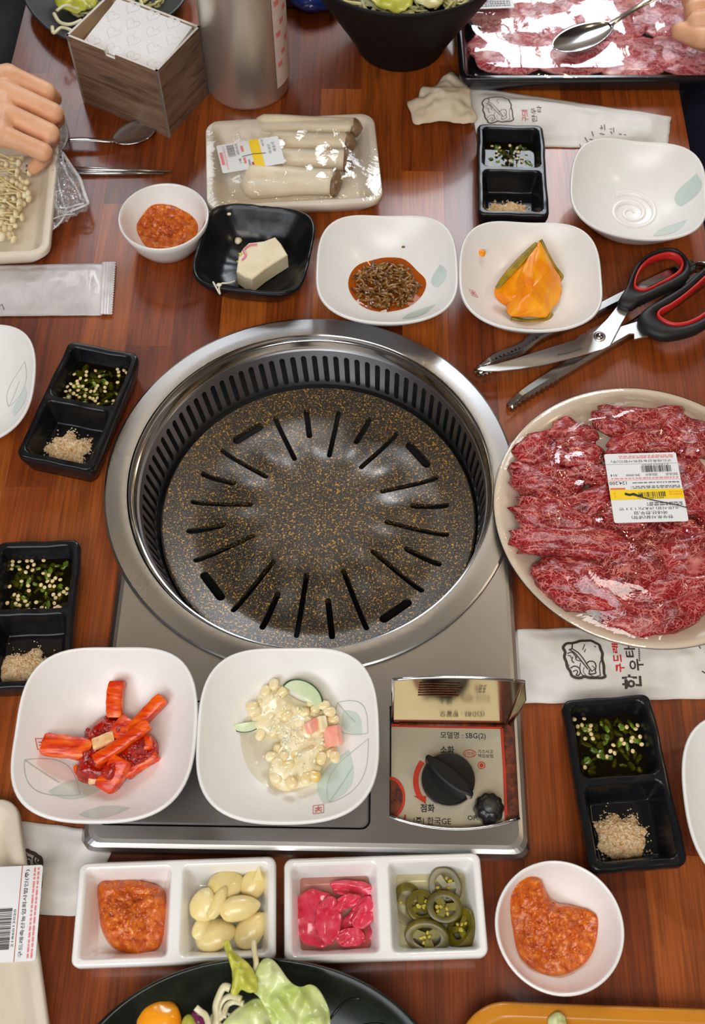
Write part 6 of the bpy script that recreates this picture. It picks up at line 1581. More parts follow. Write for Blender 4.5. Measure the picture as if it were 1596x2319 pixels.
def teeth(px0, px1, n, dep, z, mat, parent):
    a, b = QX(*px0, z), QX(*px1, z); d = b-a; s_ = Vector((-d.y, d.x, 0)).normalized()*dep; P = [a-s_*1.2]
    for k in range(n): P += [a+d*(k/n), a+d*((k+0.5)/n)+s_]
    P += [b, b-s_*1.2]; P = [(q.x, q.y) for q in P]
    ar = sum(P[i][0]*P[(i+1) % len(P)][1]-P[(i+1) % len(P)][0]*P[i][1] for i in range(len(P)))
    if ar < 0: P.reverse()
    v = slab(P, z-0.002, z); return mk('toothed_insert', v[0], v[1], mat, parent, False, world=True)
teeth((1390, 285), (1150, 412), 9, 0.0022, ZS-0.001, M_blade, sc); teeth((1185, 470), (1415, 335), 9, 0.0022, ZS-0.001, M_blade, sc)
tg = thing('tongs', 'steel meat tongs with toothed jaws lying under the scissors', 'tongs', (A(1330, 740, 0).x, A(1330, 740, 0).y, 0.0))
def tong_arm(px, ws, z0, side, tooth):
    C_ = smooth_path([A(1050+x/2.923, 550+y/2.923, z0) for x, y in px], 10); n = len(C_); V = []
    wi = resample([(a, 0, 0) for a in ws], n, False)
    for i in range(n):
        t = (C_[min(i+1, n-1)]-C_[max(i-1, 0)]).normalized(); s_ = Vector((-t.y, t.x, 0)); u = i/(n-1)
        w_ = lerp(ws[int(min(len(ws)-2, u*(len(ws)-1)))], ws[int(min(len(ws)-2, u*(len(ws)-1)))+1], (u*(len(ws)-1)) % 1 if u < 1 else 1)
        tz = 0.0022*(i % 2) if (u > tooth) else 0.0
        hz = 0.0105 if u < 0.9 else lerp(0.0105, 0.005, (u-0.9)/0.1)
        C0 = C_[i]
        for (q, z) in ((-w_, 0.0002+0.0), (-w_, hz*0.8), (-w_*0.6, hz), (w_*0.6, hz), (w_+tz*side*0.6, hz*0.8), (w_+tz*0.9, 0.0002)):
            V.append((C0.x+s_.x*q*side, C0.y+s_.y*q*side, z0+z))
    o = mk('tong_arm', V, gridf(6, n), M_tong, tg, True, world=True, sharp=0.6); sm = o.modifiers.new('s', 'SOLIDIFY'); sm.thickness = 0.0009
    return o
tong_arm([(1500, 175), (1250, 290), (1010, 405), (800, 510), (500, 640), (370, 730), (220, 790), (85, 870)], [0.0070, 0.0065, 0.0060, 0.0055, 0.0050, 0.0060, 0.0055, 0.0040], 0.0, -1, 0.66)
tong_arm([(1560, 260), (1330, 430), (1110, 590), (900, 715), (700, 835), (570, 915), (420, 1010), (295, 1098)], [0.0070, 0.0060, 0.0055, 0.0055, 0.0055, 0.0050, 0.0040, 0.0022], 0.0, 1, 0.68)
def jaw_teeth(px, n, z, side):
    P = resample([A(1050+x/2.923, 550+y/2.923, z) for x, y in px], n+1, False); V, Fs = [], []
    for k in range(n):
        a, b = P[k], P[k+1]; t_ = (b-a).normalized(); s_ = Vector((-t_.y, t_.x, 0))*side; c_ = (a+b)/2+s_*0.0030; o_ = len(V)
        for h_ in (-0.0005, 0.0005):
            V += [a+Vector((0, 0, h_)), b+Vector((0, 0, h_)), c_+Vector((0, 0, h_))]
        Fs += [(o_, o_+1, o_+2), (o_+5, o_+4, o_+3), (o_, o_+3, o_+4, o_+1), (o_+1, o_+4, o_+5, o_+2), (o_+2, o_+5, o_+3, o_)]
    return mk('jaw_teeth', V, Fs, M_chrome, tg, False, world=True)
jaw_teeth([(560, 905), (420, 1000), (300, 1090)], 13, 0.0092, -1); jaw_teeth([(500, 628), (385, 700), (120, 815), (75, 870)], 18, 0.0100, -1); jaw_teeth([(185, 845), (120, 870), (85, 880)], 4, 0.006, 1)
js = smooth_path([A(1050+x/2.923, 550+y/2.923, 0.006) for x, y in ((1470, 190), (1540, 150), (1620, 165), (1640, 225), (1540, 275))], 6)
v = []
for i, q in enumerate(js):
    t = (js[min(i+1, len(js)-1)]-js[max(i-1, 0)]).normalized(); v += [(q.x, q.y, 0.0005), (q.x, q.y, 0.0125)]
o = mk('spring_bend', v, gridf(2, len(js)), M_tong, tg, True, world=True); sm = o.modifiers.new('s', 'SOLIDIFY'); sm.thickness = 0.0012

# ---------------------------------------------------------------- spoons, chopsticks
def spoon(px_tip, px_neck, px_end, z, ze, wid, label, deep=0.0055, group=None):
    tip, neck, end = A(*px_tip, z), A(*px_neck, z), A(*px_end, ze); d = (neck-tip); L = d.length; t = d/L; s_ = t.cross(Vector((0, 0, 1))).normalized()
    e = thing('spoon', label, 'spoon', ((tip.x+neck.x)/2, (tip.y+neck.y)/2, z)); V = []; nu, nv = 22, 14
    for i in range(nu+1):
        u = 0.5-0.5*math.cos(PI*i/nu); w_ = wid*(max(0.012, math.sin(PI*min(1, u**0.92)))**0.55)*(1-0.10*u)
        for j in range(nv+1):
            q = -1+2*j/nv; zz = deep*(1-(1-q*q)*math.sin(PI*min(1, u*0.93+0.035))**0.8); p_ = tip+d*u+s_*(q*w_); V.append((p_.x, p_.y, z+zz))
    o = mk('spoon_bowl', V, gridf(nv+1, nu+1), M_chrome, e, True, world=True); sm = o.modifiers.new('s', 'SOLIDIFY'); sm.thickness = 0.0010; sm.offset = 0
    P = [tip+d*0.95+Vector((0, 0, deep*0.9)), tip+d*1.10+Vector((0, 0, deep+0.003)), (neck.lerp(end, 0.35))+Vector((0, 0, deep+0.003)), (neck.lerp(end, 0.7))+Vector((0, 0, deep)), end]
    P = smooth_path(P, 6); n = len(P); v = sweep(P, [0.0042-0.0012*math.sin(PI*min(1, k/n*1.6)) + 0.0012*(k/n) for k in range(n)], 10, flat=0.32); mk('spoon_handle', v[0], v[1], M_chrome, e, True, world=True)
    return e
spoon((1253, 118), (1385, 62), (1600, -62), 0.031, 0.060, 0.0210, 'steel spoon lying on the film of the black meat tray', 0.005, 'steel spoons')
spoon((351, 288), (258, 328), (60, 330), 0.0006, 0.004, 0.0180, 'steel spoon on the table in front of the napkin box', 0.005, 'steel spoons')
for k, (a, b) in enumerate((((60, 379), (388, 389)), ((60, 390), (372, 394)))):
    pa, pb = A(*a, 0.003), A(*b, 0.002); v = sweep([pa, pa.lerp(pb, 0.5), pb], [0.0030, 0.0026, 0.0012], 10); v = ([(q[0], q[1], max(0.0001, q[2])) for q in v[0]], v[1])
    tag(mk('chopstick', v[0], v[1], M_tong, None, True, world=True), ['steel chopstick nearer the spoon, left of the mushroom pack', 'steel chopstick nearer the round paste bowl'][k], 'chopstick', 'steel chopsticks')

# ---------------------------------------------------------------- napkin box
t = NT('grey_brown_woodgrain_print'); v_ = t.coord((1, 1, 1)); tc_ = t.n('ShaderNodeTexCoord'); mpn = t.n('ShaderNodeMapping'); mpn.inputs['Scale'].default_value = (5, 5, 60); t.l(tc_.outputs['Object'], mpn.inputs['Vector'])
f_ = t.noise(mpn.outputs[0], 2.2, 6.0, 0.65, 0.8)
t.set(Base_Color=t.ramp(f_, [(0.25, srgb(58, 42, 34)), (0.42, srgb(108, 82, 66)), (0.6, srgb(140, 112, 90)), (0.8, srgb(120, 92, 74))]), Roughness=0.5); M_box = t.m
M_boxin = plain('tan_card', srgb(176, 146, 112), 0.7); M_trim = plain('pale_card_edge', srgb(214, 206, 196), 0.5)
Fp = A(383, 312, 0.0); Lp = A(190, 232, 0.0); e1 = (Lp-Fp).normalized(); ang = math.atan2(e1.y, e1.x)
nb = thing('napkin_box', 'grey brown wood grain napkin box full of white paper napkins', 'box', (Fp.x, Fp.y, 0.0), ang)     # local x runs along the left face, local y points to the table's right... negative
BL, BW, BHt, TH = 0.1130, 0.0790, 0.0850, 0.0026
sy = -1.0
def panel(name, P, th_dir):
    """P = outline (u,z); th_dir = (origin, du, dn)"""
    o_, du, dn = th_dir; V = []
    for off in (0.0, TH):
        for (u, z) in P: V.append(tuple(Vector(o_)+Vector(du)*u+Vector(dn)*off+Vector((0, 0, z))))
    m = len(P); Fs = [tuple(range(m)), tuple(range(2*m-1, m-1, -1))]+[(k, m+k, m+(k+1) % m, (k+1) % m) for k in range(m)]
    o = mk(name, V, Fs, [M_box, M_boxin, M_trim], nb, False, [0, 1]+[2]*m); return o
pn = [(0, 0), (BL, 0), (BL, BHt), (0.575*BL, BHt), (0.565*BL, BHt-0.006), (0.465*BL, BHt-0.006), (0.455*BL, BHt), (0, BHt)]
panel('side_panel', pn, ((0, 0, 0), (1, 0, 0), (0, sy, 0)))
panel('side_panel', [(0, 0), (BW, 0), (BW, BHt), (0, BHt)], ((0, 0, 0), (0, sy, 0), (1, 0, 0)))
panel('side_panel', [(0, 0), (BL, 0), (BL, BHt), (0, BHt)], ((0, sy*BW, 0), (1, 0, 0), (0, -sy, 0)))
panel('side_panel', [(0, 0), (BW, 0), (BW, BHt), (0, BHt)], ((BL, 0, 0), (0, sy, 0), (-1, 0, 0)))
v = slab([(TH, sy*BW+TH), (BL-TH, sy*BW+TH), (BL-TH, -TH), (TH, -TH)], 0.0002, 0.003); mk('box_base', v[0], v[1], M_boxin, nb, False)
M_nap = mottled('embossed_paper', [(0.3, srgb(228, 226, 224)), (0.7, srgb(236, 234, 232))], 500.0, 0.85, 2.0, bump=0.35, bdist=0.0006, rand=False)
def napz(x, y): return 0.0006*nz(x*60, y*60, 2)
for k in range(9):
    V = []; n = 26; z0 = 0.0045+0.0080*k; ex = 0.000; wv = 0.0008
    x0, x1, y0, y1 = 0.0060, BL-0.0055, sy*BW+0.0055, -0.0060
    if k == 8: x1, x0, y1 = BL-0.0140, 0.0050, -0.0075
    sh = 0.0011*((k*7) % 3-1)
    for j in range(n):
        for i in range(n):
            u, w_ = i/(n-1), j/(n-1); x, y = lerp(x0, x1, u)+sh, lerp(y0, y1, w_); tilt = (0.010*(1-w_)*(1 if k == 8 else 0.2*k/8))
            V.append((x, y, z0+0.0070+tilt+napz(x+k, y)))
    m = len(V); V += [(q[0], q[1], q[2]-0.0066) for q in V]; Fs = gridf(n, n)+[tuple(reversed(f)) for f in gridf(n, n, off=m)]
    b = [i for i in range(n)]+[(j+1)*n-1 for j in range(1, n)]+[(n-1)*n+i for i in range(n-2, -1, -1)]+[j*n for j in range(n-2, 0, -1)]
    for q in range(len(b)): a, c = b[q], b[(q+1) % len(b)]; Fs.append((a, m+a, m+c, c))
    o = mk('paper_napkin', V, Fs, M_nap, None, True, sharp=0.8); o.location = nb.location; o.rotation_euler = nb.rotation_euler
    tag(o, 'top white folded napkin embossed with hearts in the napkin box' if k == 8 else 'white folded napkin stacked inside the napkin box under the top one', 'napkin', 'napkins in the box')
    if k == 8:
        for hx_ in range(4):
            for hy_ in range(4):
                cx, cy = 0.016+0.0250*hx_+(0.012 if hy_ % 2 else 0), sy*0.015-0.0180*hy_*1.0
                if cx > BL-0.020 or cy < sy*BW+0.010: continue
                P = []
                for q in range(25):
                    a = 2*PI*q/25; hx2 = 16*math.sin(a)**3; hy2 = 13*math.cos(a)-5*math.cos(2*a)-2*math.cos(3*a)-math.cos(4*a); x, y = cx-hx2*0.00047, cy-hy2*0.00047
                    w_ = (y-y0)/(y1-y0); P.append((x, y, z0+0.0070+0.010*(1-w_)+napz(x+k, y)+0.0001))
                P.append(P[0]); v = sweep(P, 0.0008, 6, flat=0.6, cap=False); mk('embossed_heart', v[0], v[1], M_nap, o)

# ---------------------------------------------------------------- steel bottle, salad bowls, plates
bp = Vector((-0.0868, 0.5165, 0.0))
bo = thing('steel_bottle', 'tall brushed steel water bottle standing behind the mushroom pack', 'bottle', bp)
M_bottle = m_steel('bottle_steel', (0.76, 0.71, 0.63), 0.36, (60, 60, 2), 0.04, False); M_bottle.node_tree.nodes['Principled BSDF'].inputs['Metallic'].default_value = 0.86
v = lathe([(0.001, 0.0), (0.0400, 0.0), (0.0440, 0.0020), (0.0455, 0.0060), (0.0455, 0.190), (0.0440, 0.205), (0.0380, 0.222), (0.0300, 0.232), (0.0280, 0.240), (0.0280, 0.246)], 72); mk('bottle_body', v[0], v[1], M_bottle, bo, sharp=0.9)
v = lathe([(0.0300, 0.243), (0.0305, 0.247), (0.0305, 0.268), (0.0290, 0.272), (0.001, 0.273)], 48); mk('bottle_cap', v[0], v[1], M_blackpl, bo, sharp=0.9)
def cyl_patch(a0, a1, z0, z1, r, na=14, nz_=6): return [(r*math.cos(math.radians(lerp(a0, a1, i/na))), r*math.sin(math.radians(lerp(a0, a1, i/na))), lerp(z0, z1, j/nz_)) for j in range(nz_+1) for i in range(na+1)], gridf(na+1, nz_+1)
M_lab2 = plain('pinkish_label', srgb(222, 200, 190), 0.5)
v = cyl_patch(-42, 40, 0.020, 0.165, 0.0460); lb_ = mk('side_label', v[0], v[1], M_lab2, bo)
parts_ = [cyl_patch(-38+9*(k % 3), -32+9*(k % 3)+3, 0.045+0.012*k, 0.051+0.012*k, 0.0463, 3, 1) for k in range(9)]; mk('label_print', *join(*parts_), M_pinkp, lb_)
M_bowlblk = mottled('matte_black_bowl', [(0.3, (0.006, 0.0055, 0.005, 1)), (0.7, (0.010, 0.009, 0.008, 1))], 60.0, 0.6, bump=0.15, rand=False); M_bowlblk.node_tree.nodes['Principled BSDF'].inputs['Specular IOR Level'].default_value = 0.2
db = thing('deep_bowl', 'deep flared black bowl of cabbage salad at the top centre', 'bowl', (0.081, 0.587, 0.0))
v = lathe([(0.001, 0.012), (0.040, 0.014), (0.060, 0.035), (0.085, 0.075), (0.1110, 0.1200), (0.1130, 0.1220), (0.1152, 0.1212), (0.1150, 0.1180), (0.0900, 0.0740), (0.0660, 0.0330), (0.0520, 0.0080), (0.0495, 0.0010), (0.0480, 0.0), (0.001, 0.0)], 96); mk('bowl_body', v[0], v[1], M_bowlblk, db)
M_cabw = mottled('pale_cabbage', [(0.3, srgb(196, 190, 112)), (0.6, srgb(222, 216, 160)), (0.8, srgb(236, 232, 206))], 60.0, 0.35, bump=0.15, sub=0.25)
M_lettuce = mottled('lettuce', [(0.25, srgb(158, 180, 62)), (0.45, srgb(190, 204, 116)), (0.70, srgb(222, 226, 182))], 34.0, 0.3, 5.0, bump=0.45, sub=0.1, coat=0.2)
M_lettuce2 = mottled('yellow_green_leaf', [(0.25, srgb(166, 166, 40)), (0.5, srgb(196, 196, 78)), (0.75, srgb(222, 216, 130))], 40.0, 0.35, 4.0, bump=0.35, sub=0.25)
M_noodle = mottled('pale_shred', [(0.3, srgb(206, 196, 150)), (0.7, srgb(230, 224, 192))], 60.0, 0.35, bump=0.1, sub=0.25)
def shreds(name, c, rad, z, n, seed, mat, label, r=0.0014, L=0.05, zr=0.01):
    rn_ = R_(seed); parts_ = []
    for k in range(n):
        a, q = rn_.uniform(0, 6.28), rad*math.sqrt(rn_.random()); x, y = c[0]+q*math.cos(a), c[1]+q*math.sin(a); d = rn_.uniform(0, 6.28); P = []; l = L*rn_.uniform(0.5, 1.1); zz = z+rn_.uniform(0, zr)*(1-(q/rad)**2)
        for i in range(7):
            P.append((x, y, zz+0.003*math.sin(i*1.1+k))); d += rn_.uniform(-0.6, 0.6); x += l/6*math.cos(d); y += l/6*math.sin(d)
            f_ = math.hypot(x-c[0], y-c[1])/rad
            if f_ > 1: x = c[0]+(x-c[0])/f_; y = c[1]+(y-c[1])/f_
        parts_.append(sweep(P, [r*0.6]+[r*rn_.uniform(0.7, 1.3)]*5+[r*0.5], 6, flat=0.6))
    V, Fs = join(*parts_); return tag(mk(name, V, Fs, mat, None, True, world=True), label, 'salad', kind='stuff')
shreds('shredded_cabbage', (0.081, 0.590), 0.084, 0.088, 230, 5, M_cabw, 'shredded pale cabbage filling the deep black bowl', 0.0022, 0.07, 0.022)
for k, (px, z, lb) in enumerate([([(820, -30), (900, -30), (935, 5), (905, 24), (860, 18)], 0.104, 'yellow green leaf at the front of the deep bowl salad'), ([(945, -30), (1010, -30), (1000, 8), (965, 18), (940, 5)], 0.106, 'pale leaf at the right of the deep bowl salad')]):
    o = outline_sheet('salad_leaf', px, z, M_lettuce2 if k == 0 else M_cabw, 0.006, 60, 0.0010, 3.0+k, 0.006, 40, 10); tag(o, lb, 'leaf')
pl_ = thing('salad_plate', 'rounded black plate of shredded salad behind the napkin box', 'plate', (-0.2600, 0.6520, 0.0))
v = lathe([(0.001, 0.007), (0.050, 0.008), (0.072, 0.014), (0.0900, 0.0210), (0.0925, 0.0215), (0.0930, 0.0195), (0.074, 0.0100), (0.055, 0.001), (0.052, 0.0), (0.001, 0.0)], 80, rfn=lambda a, r: 1+0.035*math.cos(4*a+0.6)); mk('plate_body', v[0], v[1], plain('grey_black_stoneware', (0.035, 0.040, 0.042), 0.35, var=0.2, bump=0.2, bscale=60), pl_)
shreds('shredded_salad', (-0.2520, 0.6600), 0.062, 0.014, 110, 9, M_cabw, 'shredded yellow and pale salad on the black plate behind the napkin box', 0.0021, 0.06, 0.020)
o = outline_sheet('salad_leaf', [(130, -40), (200, -40), (225, -5), (190, 30), (150, 22), (125, 5)], 0.030, M_lettuce2, 0.008, 60, 0.001, 2.0, 0.008, 40, 10); tag(o, 'yellow green leaf on the black plate behind the napkin box', 'leaf')
for k, q in enumerate([[(128, 25), (150, 12), (180, 20), (205, 15)], [(118, 60), (122, 75), (140, 62), (165, 72), (150, 82)], [(122, 30), (135, 50), (160, 55), (185, 45)]]):
    v = sweep(smooth_path([A(x, y, 0.032+0.002*k) for x, y in q], 5), 0.0021, 8, flat=0.7); tag(mk('cabbage_shred', v[0], v[1], M_noodle, None, True, world=True), ['pale cabbage shred arched at the top of the salad plate', 'curled cabbage shred at the front rim of the salad plate', 'looped cabbage shred in the middle of the salad plate'][k], 'cabbage', 'cabbage shreds on the plate')
# near salad bowl
ns = thing('salad_bowl', 'wide oval black leaf patterned bowl of green salad at the bottom edge', 'bowl', (-0.0160, -0.4840, 0.0))
OV = 0.72; OK_ = 0.125/0.1575
def nbz(r):
    pr = [(0, 0.010), (0.06, 0.011), (0.095, 0.016), (0.125, 0.027), (0.147, 0.0405), (0.16, 0.045)]
    r = r/OK_
    for (a, za), (c, zc) in zip(pr, pr[1:]):
        if r <= c: return lerp(za, zc, (r-a)/(c-a))
    return 0.045
v = lathe([(0.001, 0.010), (0.060, 0.011), (0.095, 0.016), (0.125, 0.027), (0.1470, 0.0405), (0.1535, 0.0445), (0.1560, 0.0450), (0.1575, 0.0436), (0.150, 0.0375), (0.126, 0.0210), (0.095, 0.0060), (0.080, 0.0), (0.001, 0.0)], 112)
v = ([(q[0]*OK_, q[1]*OK_*OV, q[2]) for q in v[0]], v[1]); mk('bowl_body', v[0], v[1], plain('black_green_glaze', (0.009, 0.013, 0.008), 0.24, var=0.4, bump=0.12, bscale=30, spec=0.35), ns)
M_vein = plain('dark_leaf_relief', (0.006, 0.008, 0.005), 0.3)
for (x0, y0, x1, y1) in ((0.055, 0.030, 0.100, 0.028), (0.055, 0.045, 0.085, 0.050), (0.060, 0.015, 0.105, 0.006), (0.045, 0.055, 0.065, 0.066)):
    P = []
    for k in range(9): x, y = lerp(x0, x1, k/8), lerp(y0, y1, k/8)+0.004*math.sin(PI*k/8); P.append((x, y, nbz(math.hypot(x, y/OV))+0.0004))
    q_ = sweep(P, 0.0009, 6, flat=0.5); mk('leaf_vein_relief', q_[0], q_[1], M_vein, ns)
VX = lambda x, y: (200+x/1.995, 2080+y/1.995)
o = outline_sheet('lettuce_leaf', [(745, 330), (752, 270), (775, 205), (805, 180), (850, 205), (900, 275), (950, 315), (1000, 300), (1040, 320), (1075, 380), (1090, 440), (1085, 560), (960, 640), (860, 560), (815, 440), (775, 360)], 0.052, M_lettuce, 0.0095, 58, 0.0008, 1.0, 0.004, 96, 26, xfn=VX); tag(o, 'large pale green lettuce leaf leaning over the rim of the near black bowl', 'lettuce')
o = outline_sheet('lettuce_leaf', [(600, 520), (640, 440), (700, 390), (770, 360), (820, 400), (830, 470), (860, 560), (740, 640)], 0.048, M_lettuce, 0.006, 50, 0.0010, 5.0, 0.006, 60, 14, xfn=VX); tag(o, 'brighter lettuce leaf in front of the large pale one', 'lettuce')
o = outline_sheet('lettuce_leaf', [(425, 500), (430, 455), (455, 435), (490, 465), (510, 540), (460, 600)], 0.040, M_lettuce2, 0.004, 60, 0.0010, 8.0, 0.006, 40, 10, xfn=VX); tag(o, 'small yellow green leaf beside the purple cabbage bit', 'lettuce')
o = outline_sheet('salad_leaf', [(612, 105), (632, 98), (648, 140), (690, 180), (730, 215), (758, 270), (765, 330), (730, 335), (690, 318), (668, 345), (645, 340), (655, 270), (640, 190), (622, 150)], 0.058, M_lettuce2, 0.006, 90, 0.0012, 4.0, 0.004, 64, 14, xfn=VX); tag(o, 'yellow green cut leaf strip reaching up towards the garlic', 'leaf')
for k, (q, r_, lb) in enumerate([([(748, 98), (750, 150), (758, 200), (752, 250), (742, 290)], 0.0019, 'white shred standing up beside the yellow green strip'), ([(640, 315), (612, 310), (590, 350), (575, 400), (580, 480)], 0.0026, 'thick pale shred curling left of the lettuce'), ([(690, 365), (650, 350), (612, 365), (590, 410), (600, 460)], 0.0022, 'pale shred looping inside the thick one'), ([(700, 385), (660, 375), (625, 395), (610, 450)], 0.0020, 'lowest pale shred beside the lettuce'), ([(485, 402), (505, 420), (530, 440), (545, 490)], 0.0021, 'white shred over the purple cabbage bit')]):
    v = sweep(smooth_path([A(*VX(*p_), 0.050+0.004*math.sin(k+i)) for i, p_ in enumerate(q)], 5), r_, 8, flat=0.6); tag(mk('cabbage_shred', v[0], v[1], M_noodle, None, True, world=True), lb, 'cabbage', 'pale shreds in the near salad')
o = outline_sheet('red_cabbage', [(470, 430), (500, 425), (530, 455), (520, 490), (485, 480)], 0.040, plain('purple_cabbage', srgb(120, 40, 84), 0.3), 0.003, 80, 0.0014, 2.0, 0.003, 30, 8, xfn=VX); tag(o, 'small purple cabbage bit in the near salad', 'cabbage')
shreds('shredded_salad', (-0.040, -0.478), 0.055, 0.014, 100, 12, M_noodle, 'pale shredded salad lying in the near black bowl', 0.0018, 0.05, 0.022)
w = A(*VX(322, 440), 0.030); v = ellipsoid(0.0155, 0.0135, 0.0095, 28, 18, 0.10, 1.6, 4.0); o = mk('bell_pepper_chunk', v[0], v[1], mottled('orange_pepper', [(0.3, srgb(240, 140, 14)), (0.7, srgb(250, 176, 40))], 30.0, 0.2, bump=0.05, coat=0.4, sub=0.1), None, True); o.location = (w.x, w.y-0.003, 0.030); tag(o, 'orange yellow bell pepper chunk in the near black salad bowl', 'pepper')
# ochre plate
oc_ = thing('ochre_plate', 'mustard coloured oblong plate at the bottom right edge', 'plate', (0.2300, -0.5010, 0.0), math.radians(-1))
v = well_dish(0.1180, 0.0830, 0.035, 0.0270, [(0, 0, 0.1090, 0.0740, 0.030, 0.006, 0.020)], 0.022, 0.0030, 44, 36); mk('plate_body', v[0], v[1], plain('mustard_glaze', srgb(196, 126, 26), 0.3, var=0.05, coat=0.3), oc_)
o = outline_sheet('lettuce_leaf', [(1240, 2312), (1250, 2298), (1265, 2293), (1280, 2306), (1278, 2345), (1250, 2350)], 0.028, M_lettuce, 0.003, 120, 0.0012, 3.0, 0.004, 30, 8); tag(o, 'green lettuce tip on the mustard coloured plate', 'lettuce')
# dark tray with a blue packet behind the bottle
dt = thing('wooden_tray', 'small dark brown tray at the top edge beside the steel bottle', 'tray', (-0.0150, 0.7050, 0.0))
v = well_dish(0.060, 0.062, 0.004, 0.018, [(0, 0, 0.056, 0.058, 0.003, 0.004, 0.003)], 0.001, 0.0008, 16, 16); mk('tray_body', v[0], v[1], plain('dark_brown_wood', srgb(50, 26, 16), 0.4), dt)
v = ellipsoid(0.030, 0.026, 0.012, 24, 14, 0.15, 1.5, 2.0); o = mk('blue_packet', v[0], v[1], plain('blue_foil', srgb(36, 54, 128), 0.18, coat=0.5)); w = A(712, -14, 0.018); o.location = (w.x, w.y, 0.0165); tag(o, 'shiny blue packet lying in the small dark tray', 'packet')

# ---------------------------------------------------------------- people at the table edges
M_skin = mottled('skin', [(0.25, srgb(212, 150, 110)), (0.55, srgb(228, 174, 134)), (0.8, srgb(236, 188, 154))], 40.0, 0.5, 4.0, bump=0.22, bdist=0.0008, sub=0.25, rand=False)
M_dark = mottled('black_cloth', [(0.3, (0.006, 0.006, 0.007, 1)), (0.7, (0.012, 0.012, 0.014, 1))], 60.0, 0.9, bump=0.3, rand=False)
M_navy = mottled('navy_cloth', [(0.3, srgb(16, 20, 46)), (0.7, srgb(24, 30, 62))], 90.0, 0.9, bump=0.3, rand=False)
HX = lambda x, y, z: A(x/4.832, 120+y/4.832, z)
def left_hand():
    parts_ = []
    fing = [((90, 250), (505, 425), (585, 500), 0.0098, 0.0090), ((40, 420), (585, 660), (610, 720), 0.0104, 0.0098), ((20, 650), (540, 880), (560, 930), 0.0102, 0.0096), ((-10, 890), (475, 1085), (490, 1120), 0.0092, 0.0086)]
    wr = HX(-560, 520, 0.088)
    for k, (m_, p_, d_, r0, r1) in enumerate(fing):
        mz = 0.080-0.002*k; M0, P0 = HX(*m_, mz), HX(*p_, 0.068-0.002*k); D0 = HX(*d_, 0.046-0.002*k); T0 = D0+Vector((-0.014, -0.003, -0.014))
        mid = M0.lerp(P0, 0.5)+Vector((0, 0, 0.0015))
        parts_ += [capsule(wr+Vector((0.0, (1.5-k)*0.010, 0)), 0.0150, M0, 0.0122), capsule(M0, 0.0118, mid, r0), capsule(mid, r0, P0, r0*1.02), capsule(P0, r0*1.02, D0, r1), capsule(D0, r1, T0, r1*0.82)]
    for k in range(3):
        a = HX(*fing[k][0], 0.076); b = HX(*fing[k+1][0], 0.075); parts_.append(capsule(a, 0.0125, b, 0.0125)); parts_.append(capsule(wr, 0.017, (a+b)/2, 0.0125))
    th0, th1, th2 = HX(-250, 820, 0.062), HX(120, 880, 0.050), HX(420, 940, 0.034)
    parts_ += [capsule(wr+Vector((0.01, -0.015, -0.006)), 0.017, th0, 0.0150), capsule(th0, 0.0150, th1, 0.0108), capsule(th1, 0.0108, th2, 0.0092)]
    el = wr+Vector((-0.24, 0.05, -0.02)); parts_ += [capsule(wr, 0.0250, el, 0.038), capsule(wr+Vector((0, 0.008, 0)), 0.022, el, 0.036)]
    return parts_
pl1 = thing('person', 'person in black at the left edge whose bare hand grips the enoki tray', 'person', (-0.62, 0.55, -0.45))
fused('hand_and_arm', left_hand(), M_skin, 0.0016, pl1, 7, 0.5, lambda v: v+Vector((0, 0, 0.00025*nz(v.x*500, v.y*500, v.z*500))))
fused('black_clothes', [capsule((-0.585, 0.60, -0.30), 0.15, (-0.575, 0.66, 0.10), 0.13), capsule((-0.575, 0.66, 0.0), 0.12, A(-30, 70, -0.13), 0.075), capsule(A(-30, 70, -0.13), 0.075, A(-25, 200, -0.12), 0.07), capsule((-0.56, 0.62, 0.15), 0.07, (-0.66, 0.52, 0.07), 0.055), capsule((-0.56, 0.70, -0.33), 0.085, (-0.40, 0.68, -0.33), 0.075), capsule((-0.40, 0.68, -0.33), 0.07, (-0.38, 0.64, -0.70), 0.055)], M_dark, 0.008, pl1, 6)
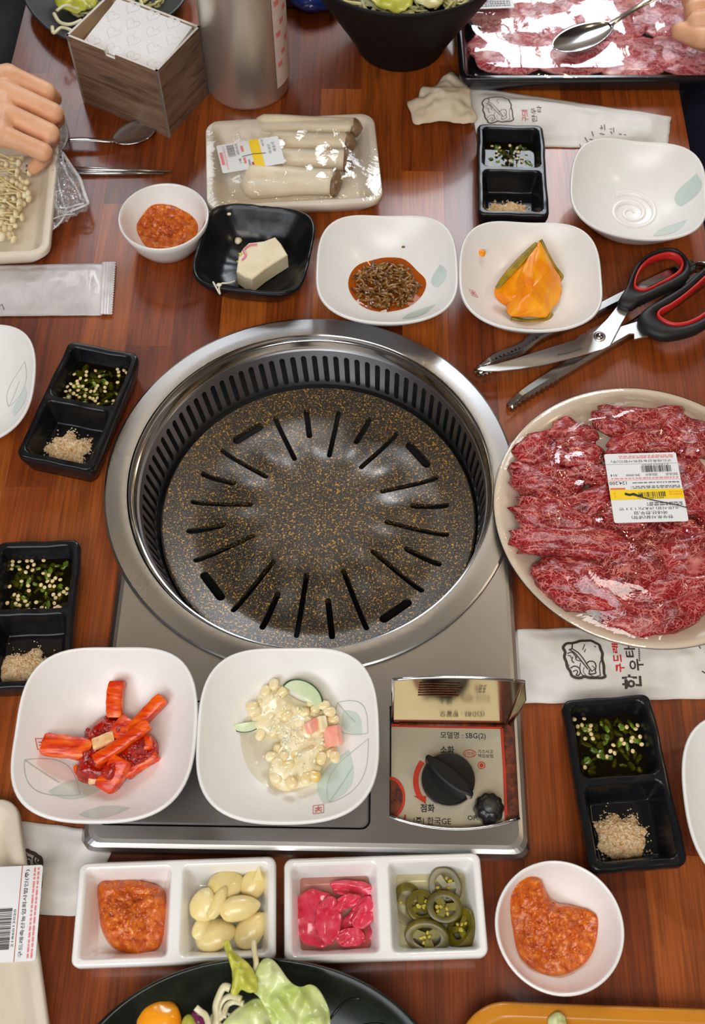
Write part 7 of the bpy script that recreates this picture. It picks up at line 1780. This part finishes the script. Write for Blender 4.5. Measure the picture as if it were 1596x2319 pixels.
def right_hand():
    g = A(1592, 14, 0.075); wr = g+Vector((0.085, 0.020, 0.015)); parts_ = []
    for k in range(4):
        m_ = g+Vector((0.028, 0.026-0.019*k, 0.016-0.002*k)); p_ = g+Vector((-0.012, 0.026-0.0185*k, 0.010-0.002*k)); d_ = p_+Vector((0.004, -0.002, -0.021)); t_ = d_+Vector((0.018, 0, -0.008))
        parts_ += [capsule(wr, 0.018, m_, 0.0125), capsule(m_, 0.0118, p_, 0.0100), capsule(p_, 0.0100, d_, 0.0092), capsule(d_, 0.0092, t_, 0.0078)]
    parts_ += [capsule(wr+Vector((0, -0.018, -0.005)), 0.016, g+Vector((0.03, -0.045, -0.004)), 0.0130), capsule(g+Vector((0.03, -0.045, -0.004)), 0.0130, g+Vector((-0.006, -0.046, -0.004)), 0.0115), capsule(g+Vector((-0.006, -0.046, -0.004)), 0.0115, g+Vector((-0.026, -0.030, -0.008)), 0.0098)]
    el = wr+Vector((0.22, 0.04, -0.05)); parts_ += [capsule(wr, 0.026, el, 0.038)]
    return parts_
pr1 = thing('person', 'person in navy trousers at the right edge holding the spoon over the meat tray', 'person', (0.62, 0.45, -0.45))
fused('hand_and_arm', right_hand(), M_skin, 0.0016, pr1, 7, 0.5)
fused('navy_clothes', [capsule((0.66, 0.50, -0.30), 0.14, (0.72, 0.62, 0.10), 0.12), capsule((0.70, 0.66, 0.12), 0.065, (0.74, 0.72, 0.04), 0.055), capsule((0.62, 0.42, -0.30), 0.085, (0.475, 0.50, -0.20), 0.080), capsule(A(1625, 60, -0.13), 0.066, A(1630, 470, -0.12), 0.066), capsule((0.475, 0.50, -0.20), 0.080, A(1625, 200, -0.13), 0.066), capsule((0.475, 0.50, -0.20), 0.07, (0.46, 0.46, -0.68), 0.055)], M_navy, 0.008, pr1, 6)
bn = thing('bench', 'brown wooden bench beyond the top left corner of the table', 'bench', (-0.58, 0.98, -0.75))
v = slab(rrect(0.20, 0.16, 0.01, 4), 0.42, 0.455, 0.004); mk('seat', v[0], v[1], plain('bench_wood', srgb(84, 46, 26), 0.5), bn, False)
for sx in (-0.17, 0.17):
    for s2_ in (-0.13, 0.13): v = xf(slab(rrect(0.018, 0.018, 0.004, 3), 0.0, 0.42), (sx, s2_, 0)); mk('leg', v[0], v[1], M_core, bn, False)
